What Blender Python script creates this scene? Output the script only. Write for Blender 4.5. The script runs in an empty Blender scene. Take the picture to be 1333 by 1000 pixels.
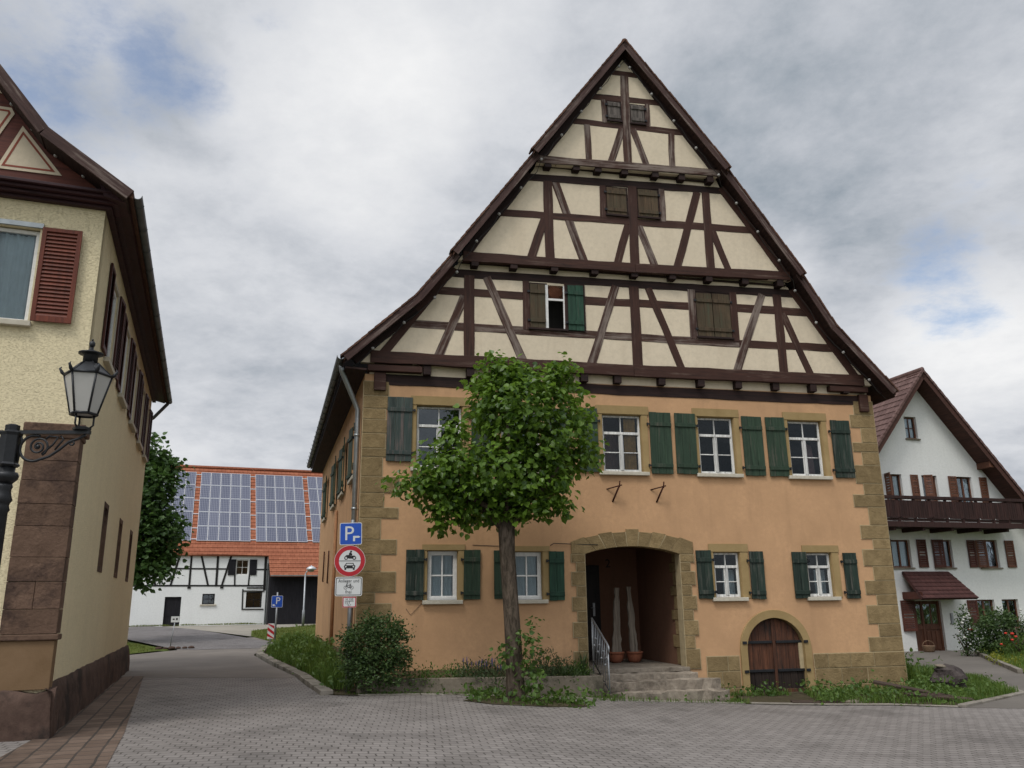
import bpy, bmesh, math, random
from mathutils import Vector, Matrix, noise
from mathutils.geometry import tessellate_polygon
random.seed(7)
R = math.radians
scene = bpy.context.scene
COL = scene.collection

# ------------------------------------------------------------------ scene tree
def tag(o, label=None, cat=None, group=None, kind=None):
    if label: o['label'] = label
    if cat: o['category'] = cat
    if group: o['group'] = group
    if kind: o['kind'] = kind
    return o

def thing(name, label, cat, loc=(0, 0, 0), rz=0.0, group=None):
    o = bpy.data.objects.new(name, None)
    COL.objects.link(o)
    o.empty_display_size = 0.1
    o.location = loc
    o.rotation_euler = (0, 0, rz)
    return tag(o, label, cat, group)

class MB:
    """collects simple shapes into one mesh"""
    def __init__(s):
        s.v, s.f, s.m, s.smooth = [], [], [], []
    def add(s, vs, fs, mi=0, smooth=False):
        n = len(s.v)
        s.v += [tuple(p) for p in vs]
        for f in fs:
            s.f.append(tuple(i + n for i in f)); s.m.append(mi); s.smooth.append(smooth)
        return s
    def box(s, x0, x1, y0, y1, z0, z1, mi=0, M=None):
        vs = [(x, y, z) for z in (z0, z1) for y in (y0, y1) for x in (x0, x1)]
        if M is not None: vs = [M @ Vector(p) for p in vs]
        return s.add(vs, [(0, 2, 3, 1), (4, 5, 7, 6), (0, 1, 5, 4), (2, 6, 7, 3), (0, 4, 6, 2), (1, 3, 7, 5)], mi)
    def prism(s, poly, y0, y1, mi=0, holes=(), M=None):
        """polygon in (x, z) extruded along y from y0 (front) to y1"""
        loops = [list(poly)] + [list(h) for h in holes]
        flat = [p for l in loops for p in l]
        tris = tessellate_polygon([[Vector((p[0], p[1], 0)) for p in l] for l in loops])
        n = len(flat)
        vs = [(p[0], y0, p[1]) for p in flat] + [(p[0], y1, p[1]) for p in flat]
        fs = [tuple(t) for t in tris] + [tuple(i + n for i in reversed(t)) for t in tris]
        k = 0
        for l in loops:
            m = len(l)
            for i in range(m):
                a, b = k + i, k + (i + 1) % m
                fs.append((a, b, b + n, a + n))
            k += m
        if M is not None: vs = [M @ Vector(p) for p in vs]
        return s.add(vs, fs, mi)
    def tube(s, pts, r, n=8, mi=0, smooth=True, caps=True):
        pts = [Vector(p) for p in pts]
        rs = r if isinstance(r, (list, tuple)) else [r] * len(pts)
        vs, fs = [], []
        prev = None
        for i, p in enumerate(pts):
            d = (pts[min(i + 1, len(pts) - 1)] - pts[max(i - 1, 0)])
            d = d.normalized() if d.length > 1e-9 else Vector((0, 0, 1))
            up = Vector((0, 0, 1)) if abs(d.z) < 0.9 else Vector((0, 1, 0))
            if prev is None:
                a = d.cross(up).normalized()
            else:
                a = prev - d * prev.dot(d)
                a = a.normalized() if a.length > 1e-6 else d.cross(up).normalized()
            prev = a
            b = d.cross(a)
            for k in range(n):
                t = 2 * math.pi * k / n
                vs.append(p + a * (rs[i] * math.cos(t)) + b * (rs[i] * math.sin(t)))
        for i in range(len(pts) - 1):
            for k in range(n):
                fs.append((i * n + k, i * n + (k + 1) % n, (i + 1) * n + (k + 1) % n, (i + 1) * n + k))
        if caps:
            fs.append(tuple(range(n - 1, -1, -1)))
            fs.append(tuple((len(pts) - 1) * n + k for k in range(n)))
        return s.add(vs, fs, mi, smooth)
    def lathe(s, prof, c=(0, 0, 0), n=14, mi=0, smooth=True, rot=0.0):
        vs, fs = [], []
        for (r, z) in prof:
            for k in range(n):
                t = 2 * math.pi * k / n + rot
                vs.append((c[0] + r * math.cos(t), c[1] + r * math.sin(t), c[2] + z))
        for i in range(len(prof) - 1):
            for k in range(n):
                fs.append((i * n + k, i * n + (k + 1) % n, (i + 1) * n + (k + 1) % n, (i + 1) * n + k))
        fs.append(tuple(range(n - 1, -1, -1)))
        fs.append(tuple((len(prof) - 1) * n + k for k in range(n)))
        return s.add(vs, fs, mi, smooth)
    def ball(s, c, r, n=10, mi=0, sq=(1, 1, 1)):
        pr = []
        m = max(4, n // 2)
        vs, fs = [], []
        for i in range(1, m):
            a = math.pi * i / m
            for k in range(n):
                t = 2 * math.pi * k / n
                vs.append((c[0] + r * sq[0] * math.sin(a) * math.cos(t), c[1] + r * sq[1] * math.sin(a) * math.sin(t), c[2] - r * sq[2] * math.cos(a)))
        b = len(vs); vs.append((c[0], c[1], c[2] - r * sq[2])); vs.append((c[0], c[1], c[2] + r * sq[2]))
        for i in range(m - 2):
            for k in range(n):
                fs.append((i * n + k, i * n + (k + 1) % n, (i + 1) * n + (k + 1) % n, (i + 1) * n + k))
        for k in range(n):
            fs.append((b, (k + 1) % n, k)); fs.append((b + 1, (m - 2) * n + k, (m - 2) * n + (k + 1) % n))
        return s.add(vs, fs, mi, True)
    def build(s, name, mats, parent=None, loc=None, rot=None, bevel=0.0):
        me = bpy.data.meshes.new(name)
        me.from_pydata([tuple(p) for p in s.v], [], s.f)
        for m in (mats if isinstance(mats, (list, tuple)) else [mats]):
            me.materials.append(m)
        me.polygons.foreach_set('material_index', s.m)
        me.polygons.foreach_set('use_smooth', s.smooth)
        me.update()
        if len(s.f) < 6000:
            bm = bmesh.new(); bm.from_mesh(me); bmesh.ops.recalc_face_normals(bm, faces=bm.faces); bm.to_mesh(me); bm.free()
        o = bpy.data.objects.new(name, me)
        COL.objects.link(o)
        if parent is not None: o.parent = parent
        if loc is not None: o.location = loc
        if rot is not None: o.rotation_euler = rot
        if bevel > 0:
            md = o.modifiers.new('edge', 'BEVEL'); md.width = bevel; md.segments = 2; md.limit_method = 'ANGLE'; md.angle_limit = R(40)
        return o

def copy_tree(o, parent=None):
    c = o.copy(); COL.objects.link(c)
    if parent is not None: c.parent = parent
    for ch in list(o.children): copy_tree(ch, c)
    return c

def arc(cx, cz, r, a0, a1, n):
    return [(cx + r * math.cos(R(a0 + (a1 - a0) * i / n)), cz + r * math.sin(R(a0 + (a1 - a0) * i / n))) for i in range(n + 1)]

# ------------------------------------------------------------------ materials
class NT:
    def __init__(s, name):
        s.mat = bpy.data.materials.new(name); s.mat.use_nodes = True
        s.t = s.mat.node_tree; s.n = s.t.nodes; s.l = s.t.links
        s.b = s.n['Principled BSDF']
    def new(s, typ, **kw):
        x = s.n.new(typ)
        for k, v in kw.items(): setattr(x, k, v)
        return x
    def link(s, a, b): s.l.new(a, b)
    def coord(s, scale=(1, 1, 1), rot=(0, 0, 0), rnd=True, kind='Object'):
        tc = s.new('ShaderNodeTexCoord'); mp = s.new('ShaderNodeMapping')
        mp.inputs['Scale'].default_value = scale; mp.inputs['Rotation'].default_value = rot
        src = tc.outputs[kind]
        if rnd:
            oi = s.new('ShaderNodeObjectInfo'); ad = s.new('ShaderNodeVectorMath', operation='ADD'); ml = s.new('ShaderNodeMath', operation='MULTIPLY')
            ml.inputs[1].default_value = 37.0
            s.link(oi.outputs['Random'], ml.inputs[0]); s.link(src, ad.inputs[0]); s.link(ml.outputs[0], ad.inputs[1]); src = ad.outputs[0]
        s.link(src, mp.inputs['Vector'])
        return mp.outputs[0]
    def noise(s, vec, scale, detail=5, rough=0.6, dist=0.0):
        x = s.new('ShaderNodeTexNoise'); x.inputs['Scale'].default_value = scale; x.inputs['Detail'].default_value = detail
        x.inputs['Roughness'].default_value = rough; x.inputs['Distortion'].default_value = dist
        s.link(vec, x.inputs['Vector']); return x.outputs['Fac']
    def ramp(s, fac, stops):
        x = s.new('ShaderNodeValToRGB'); e = x.color_ramp.elements
        while len(e) < len(stops): e.new(0.5)
        for i, (p, c) in enumerate(stops):
            e[i].position = p; e[i].color = (*c, 1) if len(c) == 3 else c
        s.link(fac, x.inputs[0]); return x.outputs[0]
    def mix(s, fac, a, b, mode='MIX'):
        x = s.new('ShaderNodeMix', data_type='RGBA', blend_type=mode)
        for sock, v in ((x.inputs[0], fac), (x.inputs[6], a), (x.inputs[7], b)):
            if isinstance(v, (int, float)): sock.default_value = v
            elif isinstance(v, tuple): sock.default_value = (*v, 1)
            else: s.link(v, sock)
        return x.outputs[2]
    def math(s, op, a, b=0.0, c=0.0):
        x = s.new('ShaderNodeMath', operation=op)
        for sock, v in zip(x.inputs, (a, b, c)):
            if isinstance(v, (int, float)): sock.default_value = v
            else: s.link(v, sock)
        return x.outputs[0]
    def bump(s, h, strength=0.3, dist=0.02, prev=None):
        x = s.new('ShaderNodeBump'); x.inputs['Strength'].default_value = strength; x.inputs['Distance'].default_value = dist
        s.link(h, x.inputs['Height'])
        if prev is not None: s.link(prev, x.inputs['Normal'])
        s.link(x.outputs[0], s.b.inputs['Normal']); return x.outputs[0]
    def done(s, col=None, rough=0.8, metal=0.0, spec=0.3):
        if col is not None:
            if isinstance(col, tuple): s.b.inputs['Base Color'].default_value = (*col, 1)
            else: s.link(col, s.b.inputs['Base Color'])
        if isinstance(rough, (int, float)): s.b.inputs['Roughness'].default_value = rough
        else: s.link(rough, s.b.inputs['Roughness'])
        s.b.inputs['Metallic'].default_value = metal
        s.b.inputs['Specular IOR Level'].default_value = spec
        return s.mat

def mul(c, k): return tuple(min(1.0, x * k) for x in c)

def plaster(name, c, blotch=0.25, dirt=(0.2, 0.16, 0.1), dirt_amt=0.35, grain=60, bump=0.25, streak=True, cells=None):
    t = NT(name); v = t.coord(rnd=False)
    n1 = t.noise(v, 0.75, 8, 0.68); n2 = t.noise(v, 11, 6, 0.7)
    col = t.mix(t.ramp(n1, [(0.3, (0, 0, 0)), (0.72, (1, 1, 1))]), mul(c, 1 - blotch), mul(c, 1 + blotch * 0.5))
    col = t.mix(t.ramp(n2, [(0.42, (0, 0, 0)), (0.75, (1, 1, 1))]), col, mul(c, 0.86))
    if streak:
        sv = t.coord((1.3, 1.3, 0.22), rnd=False)
        st = t.noise(sv, 2.0, 5, 0.6)
        col = t.mix(t.math('MULTIPLY', t.ramp(st, [(0.52, (0, 0, 0)), (0.75, (1, 1, 1))]), dirt_amt), col, dirt)
    g = t.noise(v, grain, 4, 0.7)
    if cells:
        sv = t.coord((1.0, 1.0, 3.2), rnd=False)
        g2 = t.noise(sv, cells, 3, 0.6, 0.6)
        pit = t.ramp(g2, [(0.36, (0, 0, 0)), (0.47, (1, 1, 1))])
        col = t.mix(t.math('MULTIPLY', t.math('SUBTRACT', 1.0, pit), 0.24), col, mul(c, 0.45))
        b = t.bump(pit, 0.6, 0.02); t.bump(g, bump, 0.006, b)
    else:
        b = t.bump(g, bump, 0.006); t.bump(n2, 0.25, 0.02, b)
    return t.done(col, 0.92, spec=0.15)

def wood(name, cols, axis='x', rough=0.75, bump=0.5, worn=None, worn_at=0.58):
    """streaky grain along one axis; worn = colour where the paint has gone"""
    t = NT(name)
    sc = {'x': (0.9, 14, 14), 'y': (14, 0.9, 14), 'z': (14, 14, 0.9)}[axis]
    v = t.coord(sc); g = t.noise(v, 1.6, 7, 0.68, 0.3)
    v2 = t.coord((1, 1, 1)); n2 = t.noise(v2, 1.7, 4, 0.6)
    col = t.mix(t.ramp(g, [(0.32, (0, 0, 0)), (0.66, (1, 1, 1))]), mul(cols[0], 0.75), mul(cols[1], 1.15))
    ck = t.noise(t.coord({'x': (0.5, 9, 9), 'y': (9, 0.5, 9), 'z': (9, 9, 0.5)}[axis]), 1.1, 6, 0.75, 0.4)
    col = t.mix(t.ramp(ck, [(0.60, (0, 0, 0)), (0.66, (0.8, 0.8, 0.8))]), col, mul(cols[0], 0.4))
    ge = t.new('ShaderNodeNewGeometry'); hs = t.new('ShaderNodeHueSaturation')
    t.link(t.math('ADD', 0.78, t.math('MULTIPLY', ge.outputs['Random Per Island'], 0.44)), hs.inputs['Value']); t.link(col, hs.inputs['Color']); col = hs.outputs[0]
    if len(cols) > 2:
        col = t.mix(t.ramp(n2, [(0.4, (0, 0, 0)), (0.65, (1, 1, 1))]), col, cols[2])
    if worn:
        sc2 = {'x': (0.35, 7, 7), 'y': (7, 0.35, 7), 'z': (7, 7, 0.35)}[axis]
        w = t.noise(t.coord(sc2), 2.2, 8, 0.72, 0.2)
        w2 = t.math('ADD', t.math('MULTIPLY', w, 0.75), t.math('MULTIPLY', n2, 0.25))
        col = t.mix(t.ramp(w2, [(worn_at - 0.05, (0, 0, 0)), (worn_at + 0.06, (1, 1, 1))]), col, worn)
    t.bump(g, bump, 0.006)
    return t.done(col, rough, spec=0.25)

def stone(name, c1, c2, scale=3.0, bump=0.6, island=0.25, fine=40, dark=None, bscale=None):
    t = NT(name); v = t.coord(rnd=False)
    n = t.noise(v, scale, 7, 0.65, 0.3); f = t.noise(v, fine, 4, 0.7)
    col = t.mix(t.ramp(n, [(0.3, (0, 0, 0)), (0.7, (1, 1, 1))]), c1, c2)
    if island > 0:
        ge = t.new('ShaderNodeNewGeometry')
        hs = t.new('ShaderNodeHueSaturation')
        t.link(t.math('ADD', 1 - island, t.math('MULTIPLY', ge.outputs['Random Per Island'], 2 * island)), hs.inputs['Value'])
        t.link(col, hs.inputs['Color']); col = hs.outputs[0]
    if dark:
        d = t.noise(v, 1.1, 6, 0.7)
        col = t.mix(t.ramp(d, [(0.5, (0, 0, 0)), (0.62, (1, 1, 1))]), col, dark)
    b = t.bump(t.noise(v, bscale or scale * 5, 6, 0.7), bump, 0.02); t.bump(f, 0.3, 0.004, b)
    return t.done(col, 0.93, spec=0.12)

def plain(name, c, rough=0.6, metal=0.0, spec=0.35, var=0.15, scale=8.0, bump=0.0):
    t = NT(name); v = t.coord(); n = t.noise(v, scale, 5, 0.65)
    col = t.mix(t.ramp(n, [(0.3, (0, 0, 0)), (0.7, (1, 1, 1))]), mul(c, 1 - var), mul(c, 1 + var))
    if bump: t.bump(n, bump, 0.006)
    return t.done(col, rough, metal, spec)

def leaf_mat(name, c1, c2, trans=0.35, rough=0.5):
    t = NT(name); ge = t.new('ShaderNodeNewGeometry')
    v = t.coord(rnd=False); n = t.noise(v, 1.6, 3, 0.6)
    f = t.math('ADD', t.math('MULTIPLY', ge.outputs['Random Per Island'], 0.6), t.math('MULTIPLY', n, 0.4))
    col = t.mix(t.ramp(f, [(0.15, (0, 0, 0)), (0.85, (1, 1, 1))]), c1, c2)
    t.done(col, rough, spec=0.35)
    tr = t.new('ShaderNodeBsdfTranslucent'); mx = t.new('ShaderNodeMixShader'); mx.inputs[0].default_value = trans
    t.link(t.mix(0.5, col, mul(c2, 1.5)), tr.inputs['Color'])
    out = t.n['Material Output']
    t.link(t.b.outputs[0], mx.inputs[1]); t.link(tr.outputs[0], mx.inputs[2]); t.link(mx.outputs[0], out.inputs[0])
    return t.mat

def glass_mat(name, tint=(0.75, 0.8, 0.82), refl=0.06, ior=1.5):
    t = NT(name); out = t.n['Material Output']
    v = t.coord(); n = t.noise(v, 3.0, 2, 0.5)
    tr = t.new('ShaderNodeBsdfTransparent'); tr.inputs[0].default_value = (*tint, 1)
    gl = t.new('ShaderNodeBsdfGlossy'); gl.inputs['Roughness'].default_value = 0.03; gl.inputs[0].default_value = (0.9, 0.93, 0.95, 1)
    bp = t.new('ShaderNodeBump'); bp.inputs['Strength'].default_value = 0.06; bp.inputs['Distance'].default_value = 0.05
    t.link(n, bp.inputs['Height']); t.link(bp.outputs[0], gl.inputs['Normal'])
    fr = t.new('ShaderNodeFresnel'); fr.inputs[0].default_value = 1.5
    fr.inputs[0].default_value = ior
    f = t.math('ADD', fr.outputs[0], refl)
    mx = t.new('ShaderNodeMixShader'); t.link(f, mx.inputs[0]); t.link(tr.outputs[0], mx.inputs[1]); t.link(gl.outputs[0], mx.inputs[2])
    t.link(mx.outputs[0], out.inputs[0])
    return t.mat

M = {}
M['peach'] = plaster('peach_plaster', (0.53, 0.318, 0.172), 0.22, (0.30, 0.18, 0.10), 0.36)
M['peach_base'] = plaster('grey_base_plaster', (0.17, 0.12, 0.07), 0.3, (0.08, 0.07, 0.05), 0.5, bump=0.5)
M['cream'] = plaster('cream_infill_plaster', (0.64, 0.545, 0.405), 0.09, (0.36, 0.28, 0.19), 0.22)
M['timber'] = wood('brown_timber', [(0.030, 0.014, 0.010), (0.062, 0.026, 0.017), (0.045, 0.018, 0.012)], 'x', 0.7, 0.5, (0.125, 0.085, 0.065), 0.60)
M['timber_worn'] = wood('weathered_timber', [(0.035, 0.018, 0.013), (0.075, 0.036, 0.025), (0.05, 0.025, 0.02)], 'x', 0.8, 0.7, (0.19, 0.15, 0.125), 0.515)
M['timber_dark'] = wood('dark_timber', [(0.014, 0.008, 0.007), (0.030, 0.014, 0.011)], 'x', 0.75, 0.5)
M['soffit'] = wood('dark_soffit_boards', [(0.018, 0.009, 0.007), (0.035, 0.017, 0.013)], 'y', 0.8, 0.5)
M['barge'] = wood('weathered_bargeboard', [(0.040, 0.021, 0.019), (0.078, 0.043, 0.036), (0.055, 0.030, 0.025)], 'x', 0.8, 0.7, (0.17, 0.13, 0.11), 0.57)
M['sandstone'] = stone('ochre_sandstone', (0.170, 0.120, 0.058), (0.285, 0.207, 0.105), 4.5, 1.0, 0.18, 40)
M['surround'] = stone('ochre_painted_stone', (0.27, 0.19, 0.085), (0.35, 0.25, 0.12), 2.0, 0.3, 0.06, 50)
M['mortar'] = plain('pale_mortar', (0.40, 0.32, 0.19), 0.9)
M['green'] = wood('green_shutter_paint', [(0.017, 0.032, 0.019), (0.032, 0.056, 0.033), (0.024, 0.045, 0.027)], 'z', 0.65, 0.5, (0.085, 0.080, 0.06), 0.575)
M['green_dark'] = wood('dark_green_paint', [(0.012, 0.022, 0.016), (0.022, 0.037, 0.027)], 'z', 0.65, 0.5, (0.085, 0.085, 0.07), 0.565)
M['green_bright'] = wood('fresh_green_paint', [(0.012, 0.040, 0.024), (0.020, 0.060, 0.035)], 'z', 0.6, 0.3, (0.06, 0.068, 0.05), 0.62)
M['grey_shutter'] = wood('grey_green_paint', [(0.028, 0.040, 0.036), (0.055, 0.070, 0.060), (0.035, 0.055, 0.05)], 'z', 0.7, 0.6, (0.13, 0.10, 0.09), 0.56)
M['brown_shutter'] = wood('bare_brown_boards', [(0.045, 0.030, 0.018), (0.10, 0.066, 0.038), (0.062, 0.048, 0.028)], 'z', 0.8, 0.8, (0.060, 0.066, 0.040), 0.60)
M['silver_shutter'] = wood('silvered_boards', [(0.05, 0.042, 0.036), (0.14, 0.12, 0.105)], 'z', 0.85, 0.8)
M['white'] = plain('white_window_paint', (0.66, 0.65, 0.62), 0.55, var=0.10, scale=14)
M['white_worn'] = wood('flaking_white_paint', [(0.52, 0.51, 0.48), (0.68, 0.67, 0.63)], 'z', 0.65, 0.4, (0.22, 0.17, 0.12), 0.64)
M['sill'] = stone('pale_sill_stone', (0.42, 0.38, 0.30), (0.55, 0.51, 0.42), 6, 0.3, 0.0)
M['glass'] = glass_mat('window_glass', refl=0.0, ior=1.38)
M['glass_dull'] = glass_mat('old_window_glass', (0.6, 0.66, 0.68), 0.05)
M['room'] = plain('dim_room', (0.022, 0.020, 0.018), 0.95)  # near-black colour stands in for the darkness indoors
M['curtain'] = plain('white_net_curtain', (0.80, 0.80, 0.78), 0.9, var=0.08)
M['curtain_brown'] = plain('brown_curtain', (0.52, 0.26, 0.07), 0.9, var=0.25)
M['curtain_dark'] = plain('maroon_curtain', (0.13, 0.055, 0.04), 0.9, var=0.2)
M['zinc'] = plain('zinc_sheet', (0.30, 0.32, 0.32), 0.42, 0.75, 0.5, 0.2, 5)
M['zinc_dark'] = plain('dark_zinc', (0.10, 0.11, 0.11), 0.5, 0.5, 0.4, 0.3, 4)
M['iron'] = plain('black_iron', (0.018, 0.019, 0.021), 0.45, 0.3, 0.4, 0.3, 12, 0.2)
M['rust'] = plain('rusty_iron', (0.06, 0.022, 0.014), 0.85, 0.2, 0.2, 0.4, 20, 0.3)
M['steel'] = plain('galvanised_steel', (0.30, 0.31, 0.32), 0.45, 0.7, 0.5, 0.15, 10)
M['cellar'] = wood('worn_cellar_door', [(0.028, 0.012, 0.008), (0.13, 0.052, 0.027), (0.065, 0.028, 0.017)], 'z', 0.75, 0.8, (0.022, 0.017, 0.014), 0.55)
M['door_dark'] = wood('near_black_door', [(0.008, 0.006, 0.006), (0.016, 0.011, 0.01)], 'z', 0.5, 0.3)
M['concrete'] = stone('weathered_concrete', (0.16, 0.135, 0.10), (0.25, 0.21, 0.165), 2.2, 0.4, 0.0, 50, (0.085, 0.075, 0.055))
M['step'] = stone('worn_step_stone', (0.16, 0.13, 0.10), (0.31, 0.265, 0.21), 7, 1.0, 0.12, 30, (0.085, 0.07, 0.055), 14)
M['terracotta'] = plain('terracotta', (0.24, 0.085, 0.045), 0.8, var=0.15)
M['pale_wood'] = wood('pale_bare_wood', [(0.16, 0.13, 0.10), (0.27, 0.23, 0.185)], 'z', 0.85, 0.6)
M['roof_brown'] = stone('brown_roof_tile', (0.07, 0.036, 0.026), (0.12, 0.065, 0.045), 5, 0.4, 0.3, 30)
M['lamp_bulb'] = plain('milky_bulb', (0.30, 0.29, 0.27), 0.3, var=0.03)
M['cable'] = plain('black_cable', (0.02, 0.018, 0.016), 0.6)
# ------------------------------------------------------------------ ground heights
def sstep(a, b, x):
    t = max(0.0, min(1.0, (x - a) / (b - a)))
    return t * t * (3 - 2 * t)
def g(x, y):
    return -0.36 * sstep(-3, 6, x) + (0.60 * sstep(24, 54, y)) * (1 - sstep(-4, 4, x))

import bmesh
def ground_sheet(name, poly, mat, off=0.0, cell=0.6, kind='structure', hfun=None, thick=0.0):
    """a polygon in plan draped over the ground"""
    hf = hfun or g
    bm = bmesh.new()
    tris = tessellate_polygon([[Vector((p[0], p[1], 0)) for p in poly]])
    vs = [bm.verts.new((p[0], p[1], 0)) for p in poly]
    for t in tris:
        try: bm.faces.new([vs[i] for i in t])
        except ValueError: pass
    xs = [p[0] for p in poly]; ys = [p[1] for p in poly]
    for ax, lo, hi in ((0, min(xs), max(xs)), (1, min(ys), max(ys))):
        k = math.floor(lo / cell) + 1
        while k * cell < hi:
            co = [0, 0, 0]; co[ax] = k * cell; no = [0, 0, 0]; no[ax] = 1
            bmesh.ops.bisect_plane(bm, geom=bm.verts[:] + bm.edges[:] + bm.faces[:], plane_co=co, plane_no=no)
            k += 1
    for v in bm.verts: v.co.z = hf(v.co.x, v.co.y) + off
    bmesh.ops.recalc_face_normals(bm, faces=bm.faces)
    if bm.faces and sum(f.normal.z for f in bm.faces) < 0:
        bmesh.ops.reverse_faces(bm, faces=bm.faces)
    me = bpy.data.meshes.new(name); bm.to_mesh(me); bm.free()
    me.materials.append(mat)
    o = bpy.data.objects.new(name, me); COL.objects.link(o)
    o['kind'] = kind
    return o

def paver_mat(name, cols, bw, bh, rot, joint, wob=0.018, squash=1.0, jc=(0.035, 0.032, 0.028), moss=0.0, lo=0.0):
    t = NT(name); v = t.coord(rot=(0, 0, rot), rnd=False)
    sp = t.new('ShaderNodeSeparateXYZ'); t.link(v, sp.inputs[0])
    # interlocking edges: zigzag both joints
    wx = t.math('MULTIPLY', t.math('PINGPONG', t.math('ADD', sp.outputs[1], 0.0), bh / 2), wob * 2 / bh)
    wy = t.math('MULTIPLY', t.math('PINGPONG', sp.outputs[0], bw / 2), wob * 1.4 / bw)
    cb = t.new('ShaderNodeCombineXYZ')
    t.link(t.math('ADD', sp.outputs[0], wx), cb.inputs[0]); t.link(t.math('ADD', sp.outputs[1], wy), cb.inputs[1])
    nv = t.new('ShaderNodeTexNoise'); nv.inputs['Scale'].default_value = 1.3; nv.inputs['Detail'].default_value = 2
    t.link(v, nv.inputs['Vector'])
    ad = t.new('ShaderNodeVectorMath', operation='MULTIPLY_ADD'); t.link(nv.outputs['Color'], ad.inputs[0]); ad.inputs[1].default_value = (0.06, 0.06, 0); t.link(cb.outputs[0], ad.inputs[2])
    br = t.new('ShaderNodeTexBrick'); t.link(ad.outputs[0], br.inputs['Vector'])
    br.inputs['Scale'].default_value = 1.0; br.inputs['Brick Width'].default_value = bw; br.inputs['Row Height'].default_value = bh
    br.inputs['Mortar Size'].default_value = joint; br.inputs['Mortar Smooth'].default_value = 0.3; br.inputs['Bias'].default_value = -0.1
    br.offset = 0.5
    br.inputs['Color1'].default_value = (*cols[0], 1); br.inputs['Color2'].default_value = (*cols[1], 1); br.inputs['Mortar'].default_value = (*jc, 1)
    n1 = t.noise(v, 0.30, 8, 0.66); n2 = t.noise(v, 22, 5, 0.7); n3 = t.noise(v, 1.6, 6, 0.7)
    col = t.mix(t.math('MULTIPLY', t.ramp(n1, [(0.35, (0, 0, 0)), (0.68, (1, 1, 1))]), 0.40), br.outputs[0], cols[2], 'MIX')
    col = t.mix(t.math('MULTIPLY', n2, 0.5), col, mul(cols[0], 0.6))
    n4 = t.noise(v, 0.8, 7, 0.7)
    col = t.mix(t.math('MULTIPLY', t.ramp(n4, [(0.50, (0, 0, 0)), (0.66, (1, 1, 1))]), 0.6), col, mul(cols[0], 0.5))
    jn = t.math('MULTIPLY', br.outputs['Fac'], t.ramp(n3, [(0.36, (0.12, 0.12, 0.12)), (0.64, (0.85, 0.85, 0.85))]))
    col = t.mix(jn, col, jc)
    if moss > 0:
        col = t.mix(t.math('MULTIPLY', t.ramp(n3, [(0.55, (0, 0, 0)), (0.7, (1, 1, 1))]), moss), col, (0.06, 0.065, 0.03))
    h = t.math('SUBTRACT', t.math('MULTIPLY', n2, 0.25), jn)
    t.bump(h, 0.55, 0.012)
    return t.done(col, 0.85, spec=0.2)

def asphalt_mat(name, c, k=1.0):
    t = NT(name); v = t.coord(rnd=False)
    n1 = t.noise(v, 0.5, 6, 0.65); n2 = t.noise(v, 90, 3, 0.7); n3 = t.noise(v, 3, 5, 0.6)
    col = t.mix(t.ramp(n1, [(0.3, (0, 0, 0)), (0.7, (1, 1, 1))]), mul(c, 0.8), mul(c, 1.2))
    col = t.mix(t.math('MULTIPLY', n2, 0.5), col, mul(c, 0.55))
    col = t.mix(t.math('MULTIPLY', t.ramp(n3, [(0.6, (0, 0, 0)), (0.7, (1, 1, 1))]), 0.25), col, mul(c, 0.6))
    t.bump(n2, 0.4, 0.006)
    return t.done(col, 0.9, spec=0.2)

def grass_ground_mat(name, cols):
    t = NT(name); v = t.coord(rnd=False)
    n1 = t.noise(v, 0.9, 6, 0.7); n2 = t.noise(v, 12, 6, 0.75)
    col = t.mix(t.ramp(n1, [(0.35, (0, 0, 0)), (0.65, (1, 1, 1))]), cols[0], cols[1])
    col = t.mix(t.ramp(n2, [(0.4, (0, 0, 0)), (0.75, (1, 1, 1))]), col, cols[2])
    t.bump(n2, 0.8, 0.05)
    return t.done(col, 0.95, spec=0.1)

M['paving'] = paver_mat('grey_interlocking_pavers', [(0.185, 0.166, 0.152), (0.255, 0.230, 0.212), (0.34, 0.312, 0.290)], 0.19, 0.155, R(-6), 0.010, jc=(0.055, 0.048, 0.042))
M['paving_far'] = paver_mat('far_grey_pavers', [(0.17, 0.155, 0.15), (0.21, 0.195, 0.19), (0.25, 0.235, 0.23)], 0.2, 0.165, R(30), 0.012)
M['brick_strip'] = paver_mat('brown_gutter_blocks', [(0.110, 0.074, 0.054), (0.195, 0.140, 0.106), (0.175, 0.128, 0.10)], 0.30, 0.25, R(-110), 0.016, 0.0)
M['asphalt'] = asphalt_mat('alley_asphalt', (0.19, 0.168, 0.148))
M['asphalt_drive'] = asphalt_mat('drive_asphalt', (0.155, 0.138, 0.12))
M['gravel'] = asphalt_mat('pale_gravel', (0.30, 0.275, 0.23))
M['soil'] = grass_ground_mat('soil_ground', [(0.07, 0.055, 0.035), (0.10, 0.08, 0.05), (0.05, 0.05, 0.025)])
M['lawn'] = grass_ground_mat('lawn_ground', [(0.075, 0.105, 0.018), (0.115, 0.12, 0.03), (0.055, 0.085, 0.016)])
M['meadow'] = grass_ground_mat('meadow_ground', [(0.08, 0.11, 0.03), (0.10, 0.12, 0.035), (0.06, 0.09, 0.02)])
M['kerb'] = stone('kerb_stone', (0.19, 0.17, 0.14), (0.26, 0.235, 0.20), 4, 0.4, 0.15, 50, (0.11, 0.10, 0.075))

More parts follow.
